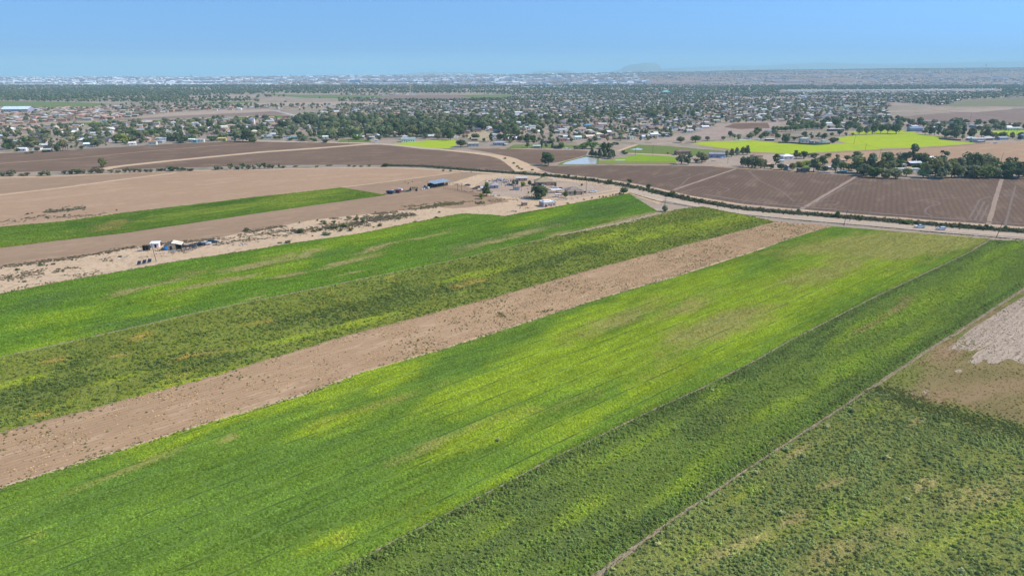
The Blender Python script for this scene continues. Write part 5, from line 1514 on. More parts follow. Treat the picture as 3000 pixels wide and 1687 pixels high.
junk(1440, 531, 9, 3.5, 'dark scrap left end of the back fence row', 21, JC, sz=1.1)
junk(1556, 553, 9, 3, 'dark crates in front of the main house', 22, JC, sz=.9)
junk(1612, 557, 8, 3, 'mixed boxes between main house and white carport', 23, JC, sz=.9)
junk(1490, 529, 10, 4, 'grey scrap left of the yard trees', 24, JC, sz=1.1)
junk(1420, 552, 7, 2.5, 'dark drums beside the blue grey shed', 25, JC, sz=.9)
junk(1380, 562, 8, 3, 'troughs and boards by the corral fence', 26, JC, sz=.9)
junk(1690, 583, 6, 2.5, 'scraps below the low tan wall', 27, JC, sz=.6)
junk(560, 728, 10, 2.5, 'scrap heap in front of the dark grey car', 28, JC, sz=.8)
junk(470, 745, 7, 2.0, 'boards on the sand below the white shed', 29, JC, sz=.6)
junk(655, 712, 9, 3, 'dark scrap right of the jeep', 30, [(.08, .08, .09), (.2, .18, .16)], sz=.8)
vehicle('sedan', 1480, 536, .4, (.25, .26, .28), 'grey car among the junk behind the yard')
vehicle('van', 1462, 531, 2.9, (.55, .55, .53), 'pale van by the back fence')
vehicle('sedan', 1640, 571, .2, (.3, .1, .08), 'red car below the white carport')
# yard trees
T(1426, 575, 37, 22, 'pine', 'dark green', 'tall dark pine left of the bare tree', fixed=True, wk=1.5)
T(1412, 584, 18, 20, 'shrub', 'yellow green', 'pale green round bush left of the bare tree', fixed=True)
g = G(1438, 577); o = empty('bare_tree', (g[0], g[1], .16)); hh = 22 * mpp(577) * 1.2; o.scale = (hh, hh, hh)
link('branches', BARE[0], o); reg(o, 'leafless pale tree beside the tall dark pine', 1438, 577, 'tree', None, True)
T(1579, 583, 37, 48, 'broad', 'dark green', 'big dark tree behind the pink house', fixed=True, wk=1.25)
T(1504, 544, 18, 14, 'tall', 'grey green', 'leftmost grey green yard tree behind the container building', fixed=True)
T(1516, 545, 17, 11, 'tall', 'dark green', 'dark narrow yard tree behind the container building', fixed=True)
T(1533, 547, 15, 19, 'broad', 'yellow green', 'yellow green yard tree right of the container building', fixed=True)
T(1551, 545, 17, 13, 'round', 'dark green', 'dark round tree left of the main house', fixed=True)
T(1583, 547, 10, 17, 'shrub', 'dark green', 'dark clipped bush in front of the main house', fixed=True)
T(1565, 545, 7, 10, 'shrub', 'dark green', 'small dark bush at the left end of the main house', fixed=True)
T(1591, 527, 11, 18, 'round', 'dark green', 'dark rounded tree behind the main house', fixed=True)
T(1627, 549, 14, 13, 'tall', 'grey green', 'grey green tree at the right end of the main house', fixed=True)
T(1643, 560, 11, 11, 'shrub', 'dark green', 'dark bush behind the white carport', fixed=True)
T(1657, 580, 20, 15, 'broad', 'mid green', 'leafy tree in front of the wide brown roofed house', fixed=True)
T(1684, 574, 15, 8, 'column', 'dark green', 'narrow dark cypress in front of the wide brown roofed house', fixed=True)
T(1713, 566, 8, 8, 'shrub', 'mid green', 'small round bush left of the tall yard pole', fixed=True)
T(1704, 546, 8, 8, 'round', 'dark green', 'small round tree standing alone behind the brown roofed house', fixed=True)
T(1826, 569, 20, 25, 'round', 'dark green', 'dark round clipped tree by the road bend', fixed=True, wk=1.25)
T(1548, 568, 8, 7, 'shrub', 'grey green', 'grey bush left of the big dark tree', fixed=True)
for k, (x, y, h, lk) in enumerate(((1734, 582.5, 6, 'dark low shrub, first in the row along the lane'), (1757, 579.5, 5, 'second young tree in the row along the lane'), (1767, 578.5, 6, 'third young tree in the row along the lane'), (1776, 578, 4, 'fourth young tree in the row along the lane'),
                                   (1787, 575, 4, 'fifth young tree in the row along the lane'), (1796, 574, 6, 'sixth young tree in the row along the lane'), (1804, 573, 5.5, 'seventh young tree in the row along the lane'), (1815, 570, 7, 'last young tree in the row, under the round tree'))):
    T(x, y, h, 6.5, 'shrub', 'olive', lk, 'young trees along the lane', True)
T(1711, 587, 5, 6, 'shrub', 'brownish', 'lone dry sapling left of the young tree row', fixed=True)
T(1664, 597, 3.5, 13, 'low', 'olive', 'low spreading shrub right of the pink house', fixed=True)
T(1947, 621, 24, 21, 'shrub', 'grey green', 'grey green bush at the end of the field path by the road', fixed=True)
T(1600, 607, 6, 9, 'shrub', 'dark green', 'small dark bush at the corner of the pink house', fixed=True)
for k, (x, y) in enumerate(((1187, 535), (1196, 539), (1209, 534.5))):
    T(x, y, 4.5, 3.2, 'shrub', 'brownish', ('left', 'middle', 'right')[k] + ' one of three tiny dark bushes in the brown paddock', 'tiny bushes in the paddock', True)
for k, x in enumerate((1204, 1210, 1216, 1222)):
    T(x, 557, 9, 4, 'column', 'brownish', ('first', 'second', 'third', 'fourth')[k] + ' dry upright shrub from the left by the black tank', 'dry shrubs by the tank', True)

# poles
p1 = pole(2918.5, 696, 46, 10, 'leaning utility pole by the road near the right edge', fixed=True)
p2 = pole(2472, 661.5, 44, 4, 'utility pole at the road beside the bushy ditch', fixed=True)
p3 = pole(1946, 619, 36, 1, 'utility pole behind the grey green bush', fixed=True)
p4 = pole(1716.8, 571, 41, 0, 'tall utility pole in the homestead yard', fixed=True)
p5 = pole(458.5, 767, 54, -7, 'tilted pole behind the solar panels', fixed=True)
for a, b, lk in ((p1, p2, 'overhead line from the leaning pole to the ditch pole'), (p2, p3, 'overhead line from the ditch pole to the bush pole'), (p3, p4, 'overhead line from the bush pole to the yard pole')):
    wire(a + Vector((0, 0, -.2)), b + Vector((0, 0, -.2)), lk)
pole(1341, 560, 22, 0, 'left pole of the pair by the corral', fixed=True); pole(1353, 562, 23, 0, 'right pole of the pair by the corral', fixed=True)
pole(1527, 561, 16, 0, 'short pole right of the container building', False, True)
q = [pole(2501, 423.5, 25, 2, 'utility pole in the bright field right of the dark fence', fixed=True), pole(2535, 441, 18, 0, 'utility pole at the lower edge of the bright field', fixed=True), pole(2575, 465, 27, 3, 'utility pole in the tan furrowed field', fixed=True),
     pole(2929, 485, 35, 3, 'utility pole behind the right end of the tree belt', fixed=True), pole(1861, 455, 22, 0, 'left utility pole in the wet green field', fixed=True), pole(1912, 452, 25, 0, 'right utility pole in the wet green field', fixed=True),
     pole(2132, 480, 16, 0, 'utility pole on bare dirt below the pine row', fixed=True)]
wire(q[0], q[1], 'overhead line crossing the bright field'); wire(q[1], q[2], 'overhead line down to the tan furrowed field')

# vehicles and people on the road
vehicle('pickup', 2694, 668, math.pi - .08, (.80, .82, .84), 'white crew cab pickup on the gravel road')
vehicle('suv', 2756, 674, math.pi - .09, (.82, .83, .85), 'white sport utility car on the gravel road, right of the pickup')
person(2746.0, 674.2, (.015, .017, .022), (.03, .04, .08), 'person in dark clothes standing by the front of the white car', 1.2, .06)
person(2489, 650, (.14, .15, .19), (.08, .09, .13), 'person in grey clothes walking on the gravel road', .8, .28)

# ------------------------------------------------------------------ shack yard
def panel(px, py, look):
    g = G(px, py)
    o = empty('solar_panel', (g[0], g[1], .16), -.12)
    t = math.radians(52)
    for k in range(2):
        z0, y0 = .35 + k * .88 * math.sin(t), k * .88 * math.cos(t)
        p = [(-.95, y0, z0), (.95, y0, z0), (.95, y0 + .86 * math.cos(t), z0 + .86 * math.sin(t)), (-.95, y0 + .86 * math.cos(t), z0 + .86 * math.sin(t))]
        d = Vector((0, math.sin(t), -math.cos(t))) * .05
        b = MB().add([tuple(Vector(v)) for v in p] + [tuple(Vector(v) + d) for v in p], [(0, 1, 2, 3), (7, 6, 5, 4), (0, 4, 5, 1), (1, 5, 6, 2), (2, 6, 7, 3), (3, 7, 4, 0)])
        b.obj('module', M['glass'], o)
        f_ = MB()
        for a, c in ((0, 1), (1, 2), (2, 3), (3, 0)): f_.tube(p[a], p[c], .022, n=4)
        f_.obj('frame', M['chrome'], o)
    for s in (-.8, .8):
        MB().tube((s, .1, 0), (s, .1, .5), .04, n=5).tube((s, 1.05, 0), (s, 1.05, 1.7), .04, n=5).obj('leg', M['metal'], o, color=(.3, .3, .3))
    reg(o, look, px, py, 'solar panel', 'solar panels in the sandy yard', True)
panel(406.5, 777.5, 'leftmost of three dark solar panels in the sandy yard')
panel(421.5, 774.5, 'middle one of three dark solar panels in the sandy yard')
panel(437, 771, 'rightmost of three dark solar panels in the sandy yard')
# brown gabled shack with an open right half
g = G(492, 733.5); sh = empty('shack', (g[0] + .2, g[1] + 3.2, .16), .28)
v, f = walls_mesh(5.2, 6.4, 2.2, 'flat', 0)
link('wall', mesh('wall', v, f, [M['paint']]), sh, color=(.36, .28, .19))
MB().add([(-2.9, -3.5, 2.05), (.9, -3.5, 3.5), (.9, 3.5, 3.5), (-2.9, 3.5, 2.05), (-2.9, -3.5, 2.2), (.9, -3.5, 3.65), (.9, 3.5, 3.65), (-2.9, 3.5, 2.2)], [(3, 2, 1, 0), (4, 5, 6, 7), (0, 1, 5, 4), (1, 2, 6, 5), (2, 3, 7, 6), (3, 0, 4, 7)]).obj('roof', M['roofing'], sh, color=(.15, .11, .10))
MB().add([(.95, -3.5, 3.5), (5.6, -3.3, 2.2), (5.6, 3.3, 2.2), (.95, 3.5, 3.5), (.95, -3.5, 3.62), (5.6, -3.3, 2.32), (5.6, 3.3, 2.32), (.95, 3.5, 3.62)], [(0, 1, 2, 3), (7, 6, 5, 4), (0, 4, 5, 1), (1, 5, 6, 2), (2, 6, 7, 3), (3, 7, 4, 0)]).obj('porch_roof', M['roofing'], sh, color=(.66, .58, .44))
MB().add([(-2.6, -3.22, 2.2), (2.6, -3.22, 2.2), (2.6, -3.22, 2.9), (.9, -3.22, 3.45), (-2.6, -3.18, 2.2), (2.6, -3.18, 2.2), (2.6, -3.18, 2.9), (.9, -3.18, 3.45)], [(0, 1, 2, 3), (7, 6, 5, 4), (0, 4, 5, 1), (1, 5, 6, 2), (2, 6, 7, 3), (3, 7, 4, 0)]).obj('gable', M['paint'], sh, color=(.42, .33, .2))
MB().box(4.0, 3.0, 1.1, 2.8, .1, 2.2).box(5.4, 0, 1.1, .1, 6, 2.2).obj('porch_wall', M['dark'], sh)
for x in (2.75, 5.4):
    MB().tube((x, -3.1, 0), (x, -3.1, 2.3), .07, n=6).obj('post', M['wood'], sh)
MB().box(.5, -3.26, 1.05, 1.0, .06, 2.0).obj('door', M['dark'], sh)
reg(sh, 'brown gabled shack with dark open porch', 500, 733, 'shack', None, True)
g = G(488, 734.5)
MB().add([(-1, 0, .05), (1, -.1, .05), (1, .5, 2.2), (-.9, .6, 2.3), (-.2, -.3, 1.2), (-1, .12, .05), (1, .05, .05), (1, .62, 2.2), (-.9, .72, 2.3), (-.2, -.18, 1.2)],
         [(0, 1, 4), (1, 2, 4), (2, 3, 4), (3, 0, 4), (6, 5, 9), (7, 6, 9), (8, 7, 9), (5, 8, 9), (0, 5, 6, 1), (1, 6, 7, 2), (2, 7, 8, 3), (3, 8, 5, 0)]).obj('tarpaulin', M['car_paint'], None, (g[0] - .3, g[1], .16), (0, 0, .2), (.02, .16, .42))
reg(bpy.context.scene.objects['tarpaulin'], 'bright blue tarpaulin leaning on the brown shack', 488, 734, 'tarpaulin', None, True)
g = G(510, 735); MB().box(0, 0, .06, 5.4, 1.8, .12).obj('concrete_pad', M['paint'], None, (g[0], g[1], .16), (0, 0, .25), (.33, .32, .34))
reg(S.objects['concrete_pad'], 'grey concrete slab in front of the brown shack', 510, 735, 'slab', None, True)
H(457, 727, 23, 13.5, 'mono', 'white', 'white', 'small white shed with dark doorway', .2, 3.0, True, 0, name='shed', cat='shed', rh=.35)
ws = REG[-1]['o']
MB().box(.35, -1.53, .95, .8, .06, 1.9).obj('doorway', M['dark'], ws)
MB().box(-.75, -1.53, 1.0, .9, .05, 1.7).obj('door', M['paint'], ws, color=(.8, .8, .78))
# black framed trailer shed
g = G(424, 736.5); o = empty('black_shed', (g[0], g[1] + 1, .16), .18)
MB().box(.4, 1.0, 1.3, 3.0, .1, 2.4).box(-1.1, .1, 1.3, .1, 1.8, 2.4).box(1.9, .1, 1.3, .1, 1.8, 2.4).obj('wall', M['dark'], o)
MB().box(.4, .1, 2.56, 3.3, 2.2, .12).obj('roof', M['dark'], o)
for x in (-1.6, -1.0, .3, 1.8): MB().tube((x, -.9, 0), (x, -.9, 2.5), .06, n=5).obj('post', M['wood'], o)
reg(o, 'black open sided shed left of the white shed', 424, 736, 'shed', None, True)
junk(409, 738, 9, 1.6, 'grey scrap heap left of the black shed', 11, JC, sz=.7)
junk(447, 724, 6, 1.0, 'dark bins between black shed and white shed', 12, [(.05, .05, .06), (.2, .2, .2)], sz=.8)
junk(532, 732.5, 5, 1.4, 'pale boards right of the shack slab', 13, [(.6, .56, .48), (.3, .25, .2)], sz=.7)
junk(355, 756, 7, 2.2, 'white scrap sheets on the sand left of the solar panels', 14, [(.65, .65, .62), (.4, .4, .4)], sz=.6)
junk(700, 719, 12, 3.0, 'white and grey rubble at the right end of the shack yard', 15, [(.65, .65, .63), (.35, .35, .35), (.5, .48, .45)], sz=.7)
junk(640, 706, 6, 2.0, 'small pale scraps right of the dark jeep', 16, [(.3, .3, .3), (.5, .47, .43)], sz=.5)
# rusty implement, parked wrecks
g = G(539, 724); o = empty('farm_implement', (g[0], g[1], .16), .2)
MB().box(0, 0, .8, 2.6, 1.3, .25).obj('frame', M['metal'], o, color=(.12, .05, .04))
for k in range(6): MB().tube((-1.2 + .48 * k, -.5, .1), (-1.2 + .48 * k, -.3, 1.3), .06, n=5).obj('tine', M['metal'], o, color=(.14, .07, .05))
wheels(o, (-.9, .9), .8, .4)
reg(o, 'rusty farm implement right of the brown shack', 539, 724, 'farm machine', None, True)
vehicle('sedan', 563, 723.5, .15, (.10, .11, .13), 'dark grey car right of the rusty implement')
vehicle('pickup', 586, 720.5, .2, (.02, .022, .026), 'black pickup left of the white one in the shack yard')
vehicle('pickup', 602, 718, .2, (.68, .7, .72), 'white pickup between two dark vehicles in the shack yard')
vehicle('suv', 623, 713, .3, (.025, .028, .03), 'dark jeep at the right end of the shack yard')
Zb = [(750 + X * .2911, 440 + y * .2911, (y - t) * .2911, w * .2911) for X, y, t, w in
      ((440, 838, 788, 90), (690, 746, 702, 75), (940, 702, 667, 70), (1008, 706, 668, 65), (1080, 726, 678, 68), (710, 856, 818, 85), (850, 821, 783, 50), (950, 812, 777, 70), (900, 768, 732, 95), (785, 742, 712, 50), (585, 826, 797, 36), (655, 812, 782, 50), (780, 786, 755, 100), (820, 770, 745, 60), (618, 714, 692, 26), (1018, 668, 645, 22), (180, 868, 850, 22), (568, 870, 858, 22), (1180, 780, 768, 30), (440, 738, 718, 22), (320, 935, 905, 70), (240, 940, 925, 50), (1440, 690, 665, 60), (1205, 632, 615, 20), (1820, 685, 668, 60), (1850, 630, 612, 36), (1600, 725, 712, 40), (1250, 768, 740, 60))]
for x, y, h, w in Zb: T(x, y, max(h, 4), w, 'shrub' if h > 8 else 'low', random.choice(['dark green', 'grey green', 'olive', 'grey green']))
for X, y, t, w in ((2380, 785, 750, 60), (700, 1065, 1048, 24), (400, 1115, 1092, 60), (517, 1105, 1088, 40), (170, 1160, 1138, 50), (455, 1120, 1100, 20), (625, 633, 618, 22), (270, 620, 605, 30), (310, 612, 600, 26), (455, 652, 636, 40), (1130, 585, 570, 22), (670, 628, 616, 24), (1160, 1035, 1015, 40), (240, 1275, 1255, 40)):
    T(X * .30364, 440 + y * .30364, max(4, (y - t) * .33), w * .30364, 'low', random.choice(['dark green', 'grey green']))

# ------------------------------------------------------------------ shrub row on the left, ditch shrubs, lone trees
T(304, 490.5, 24, 27, 'broad', 'olive', 'lone sparse tree standing in the brown plowed field', fixed=True)
for X, y, t, w, hue in ((20, 250, 212, 60, 'dark green'), (100, 250, 192, 105, 'grey green'), (205, 248, 222, 60, 'brownish'), (262, 248, 218, 70, 'brownish'), (400, 250, 214, 70, 'dark green'), (460, 247, 192, 80, 'grey green'), (625, 232, 190, 50, 'brownish'), (680, 232, 182, 60, 'grey green'), (745, 230, 176, 90, 'grey green'), (815, 226, 184, 44, 'brownish'), (880, 227, 180, 60, 'grey green'), (945, 226, 168, 90, 'brownish'), (990, 224, 176, 50, 'brownish'), (1075, 222, 190, 60, 'brownish'), (1140, 220, 186, 60, 'grey green'),
                      (1205, 219, 178, 50, 'brownish'), (1250, 218, 170, 50, 'grey green'), (1300, 217, 178, 60, 'brownish'), (1350, 215, 180, 60, 'grey green'), (1410, 214, 184, 50, 'dark green'), (1455, 213, 180, 50, 'grey green'), (1545, 206, 170, 60, 'dark green'), (1590, 204, 172, 40, 'grey green'), (1650, 203, 146, 90, 'dark green'), (1710, 202, 164, 60, 'dark green'), (1770, 203, 166, 70, 'dark green'), (1840, 202, 170, 60, 'grey green'), (2100, 190, 142, 80, 'grey green'), (2145, 188, 166, 40, 'dark green'),
                      (2225, 188, 132, 70, 'grey green'), (2285, 188, 150, 60, 'dark green'), (2340, 187, 128, 70, 'grey green'), (2400, 187, 134, 70, 'grey green'), (2450, 186, 144, 40, 'brownish')):
    T(X * .30364, 440 + y * .30364, (y - t) * .30364, w * .30364, 'shrub', hue)
for X, y, t, w in ((30, 188, 134, 52), (85, 188, 132, 52), (130, 186, 142, 50), (168, 185, 144, 44), (238, 180, 134, 40), (275, 180, 158, 50), (615, 172, 154, 40), (938, 166, 146, 34), (1300, 168, 132, 76), (1060, 168, 152, 40), (1140, 166, 150, 44), (400, 170, 156, 50), (740, 158, 146, 60), (990, 168, 152, 40)):
    T(750 + X * .2911, 440 + y * .2911, (y - t) * .2911, w * .2911, 'shrub', random.choice(['dark green', 'grey green']))
T(1606, 485, 35, 40, 'broad', 'dark green', 'big dark lone tree left of the flooded corner', fixed=True, wk=1.25)
rg2 = random.Random(12)
dw = resample(extend(Wp(DITCH), 0, 60), 400)
for i in range(112):
    k = rg2.uniform(90, 398); j = int(k)
    if vnoise(np.array([dw[j][0]]), np.array([dw[j][1]]), 25, 77)[0] < .40 and rg2.random() < .75: continue
    p = dw[j] + np.array([rg2.gauss(0, .8), rg2.gauss(0, 2.0)])
    px, py = P(*p)
    big = 1.0 if px < 2050 else .72
    h = rg2.uniform(1.5, 3.4) * big; w = h * rg2.uniform(.9, 1.5)
    tree_at(p[0], p[1], h, w, 'shrub', rg2.choice(['dark green', 'dark green', 'grey green', 'mid green']), None, px, py, rg=rg2)


T(1786, 541, 17, 17, 'shrub', 'mid green', 'tall bush of the ditch behind the homestead yard', fixed=True)
T(1965, 576, 16, 27, 'shrub', 'dark green', 'wide dark bush at the ditch opposite the grey green bush', fixed=True)
T(2454, 637, 20, 19, 'shrub', 'mid green', 'tall leafy bush at the ditch left of the road pole', fixed=True)
T(2340, 624, 8, 9, 'shrub', 'dark green', 'small dark bush at the ditch facing the middle lane', fixed=True)
T(2426, 633, 9, 12, 'shrub', 'mid green', 'low bush at the ditch left of the tall leafy one', fixed=True)
T(2655, 656, 13, 34, 'shrub', 'mid green', 'broad bush at the ditch behind the white pickup', fixed=True)
T(2520, 647, 12, 14, 'shrub', 'dark green', 'dark bush at the ditch right of the road pole', fixed=True)
T(1845, 536, 12, 16, 'shrub', 'mid green'); T(1900, 553, 13, 18, 'shrub', 'dark green')
for x, y in ((1300, 502), (1320, 503), (1530, 498), (1516, 490), (1522, 495), (1505, 480), (1560, 500), (1480, 466)): T(x, y, 5, 10, 'low', 'dark green')
# pale silvery shrubs in the near fields
for i, (X, Y) in enumerate(((1577, 412), (1430, 505), (1295, 675), (1195, 638), (877, 992), (1168, 1008), (447, 1186), (187, 1332), (1642, 792), (1780, 686), (1897, 930), (2212, 1342), (545, 518), (765, 290), (1020, 775))):
    px, py = 1700 + X * .50466, 1000 + Y * .50466
    T(px, py, 15 if i not in (8, 12, 13) else 9, 20 if i not in (12, 13) else 13, 'shrub', 'silvery' if i % 4 else 'pale green')
T(1459, 1293, 12, 14, 'shrub', 'silvery', 'pale bush standing alone in the largest green field', fixed=True)

# ------------------------------------------------------------------ tree belt on the right
for X, y, t, w, kd, hue in ((330, 480, 255, 200, 'broad', 'dark green'), (580, 430, 258, 190, 'broad', 'grey green'), (740, 440, 160, 150, 'tall', 'grey green'), (900, 460, 270, 200, 'broad', 'dark green'), (1280, 650, 290, 230, 'tall', 'grey green'), (1110, 680, 385, 220, 'broad', 'olive'), (1480, 600, 378, 210, 'broad', 'grey green'),
                        (1690, 560, 285, 240, 'broad', 'dark green'), (1870, 560, 305, 260, 'broad', 'grey green'), (1800, 672, 488, 290, 'broad', 'mid green'), (1600, 670, 520, 140, 'tall', 'grey green'), (2300, 640, 360, 190, 'tall', 'grey green'), (2390, 600, 355, 140, 'tall', 'mid green'), (2160, 660, 415, 190, 'broad', 'mid green'), (2480, 684, 450, 250, 'broad', 'grey green'), (920, 684, 535, 165, 'round', 'pale green'), (640, 655, 518, 150, 'round', 'pale green'),
                        (430, 640, 520, 150, 'broad', 'olive'), (60, 620, 318, 190, 'tall', 'grey green'), (200, 640, 360, 190, 'tall', 'olive'), (390, 560, 400, 170, 'broad', 'grey green'), (1220, 690, 440, 200, 'broad', 'grey green'), (860, 560, 440, 180, 'broad', 'mid green'), (1050, 540, 400, 150, 'tall', 'grey green'), (1950, 640, 480, 160, 'broad', 'olive'), (2060, 470, 345, 60, 'tall', 'mid green'), (560, 470, 380, 100, 'shrub', 'mid green'), (2560, 660, 470, 160, 'broad', 'dark green'), (2300, 690, 540, 160, 'broad', 'dark green'), (500, 540, 370, 120, 'broad', 'dark green')):
    T(2540 + X * .17857, 400 + y * .17857, (y - t) * .17857, w * .17857, kd, hue, wk=1.5, hk=1.15)
for X, y, t, w, kd, hue in ((390, 488, 370, 44, 'tall', 'grey green'), (425, 493, 350, 60, 'column', 'dark green'), (475, 496, 370, 60, 'column', 'grey green'), (520, 512, 358, 70, 'column', 'dark green'), (572, 516, 362, 62, 'column', 'grey green'), (630, 514, 348, 80, 'column', 'dark green'), (680, 500, 380, 60, 'column', 'grey green'), (720, 524, 385, 90, 'column', 'olive'), (778, 522, 400, 54, 'column', 'grey green'), (965, 462, 308, 130, 'tall', 'dark green'), (1055, 552, 445, 115, 'round', 'dark green'),
                        (890, 535, 462, 95, 'shrub', 'dark green'), (1235, 562, 448, 100, 'round', 'olive'), (1300, 372, 235, 120, 'tall', 'mid green'), (1420, 364, 258, 112, 'broad', 'dark green'), (1592, 342, 270, 125, 'broad', 'grey green'), (1820, 345, 288, 90, 'broad', 'mid green'), (1585, 585, 338, 160, 'tall', 'grey green'), (1730, 465, 335, 140, 'broad', 'dark green'), (1940, 596, 308, 140, 'tall', 'grey green'), (2130, 402, 320, 90, 'round', 'dark green'), (2290, 362, 262, 130, 'broad', 'dark green'), (2300, 604, 340, 240, 'broad', 'olive'),
                        (2080, 552, 438, 165, 'broad', 'mid green'), (2505, 606, 312, 150, 'tall', 'grey green'), (1350, 502, 410, 160, 'broad', 'yellow green'), (1660, 575, 400, 120, 'tall', 'grey green'), (2400, 600, 430, 140, 'broad', 'grey green'), (1480, 470, 400, 90, 'shrub', 'yellow green'), (1770, 560, 470, 110, 'shrub', 'dark green'), (2200, 560, 470, 140, 'broad', 'dark green'), (160, 342, 238, 75, 'pine', 'grey green'), (242, 332, 218, 82, 'pine', 'dark green'), (326, 312, 194, 80, 'pine', 'grey green'), (425, 302, 184, 92, 'pine', 'grey green'), (495, 302, 168, 92, 'pine', 'dark green')):
    T(2100 + X * .17857, 400 + y * .17857, (y - t) * .17857, w * .17857, kd, hue, wk=1.5, hk=1.15)
for X, y, t, w, kd, hue in ((-60, 660, 480, 170, 'broad', 'grey green'), (120, 690, 500, 190, 'broad', 'mid green'), (280, 700, 540, 170, 'broad', 'olive'), (1000, 700, 470, 190, 'tall', 'grey green'), (1380, 690, 420, 200, 'broad', 'olive'), (1500, 690, 500, 170, 'broad', 'grey green'), (1700, 690, 470, 220, 'broad', 'grey green'), (1950, 690, 500, 200, 'broad', 'mid green'), (2080, 690, 520, 190, 'broad', 'grey green'), (1640, 560, 370, 200, 'broad', 'grey green'), (2020, 560, 380, 200, 'broad', 'olive'), (2380, 690, 470, 200, 'broad', 'mid green'), (2550, 600, 420, 180, 'tall', 'grey green'), (470, 700, 560, 150, 'broad', 'grey green')):
    T(2540 + X * .17857, 398 + y * .17857, (y - t) * .17857, w * .17857, kd, hue, wk=1.4, hk=1.1)
palm(2753, 492, 52, False, 'tall palm rising above the tree belt', fixed=True)
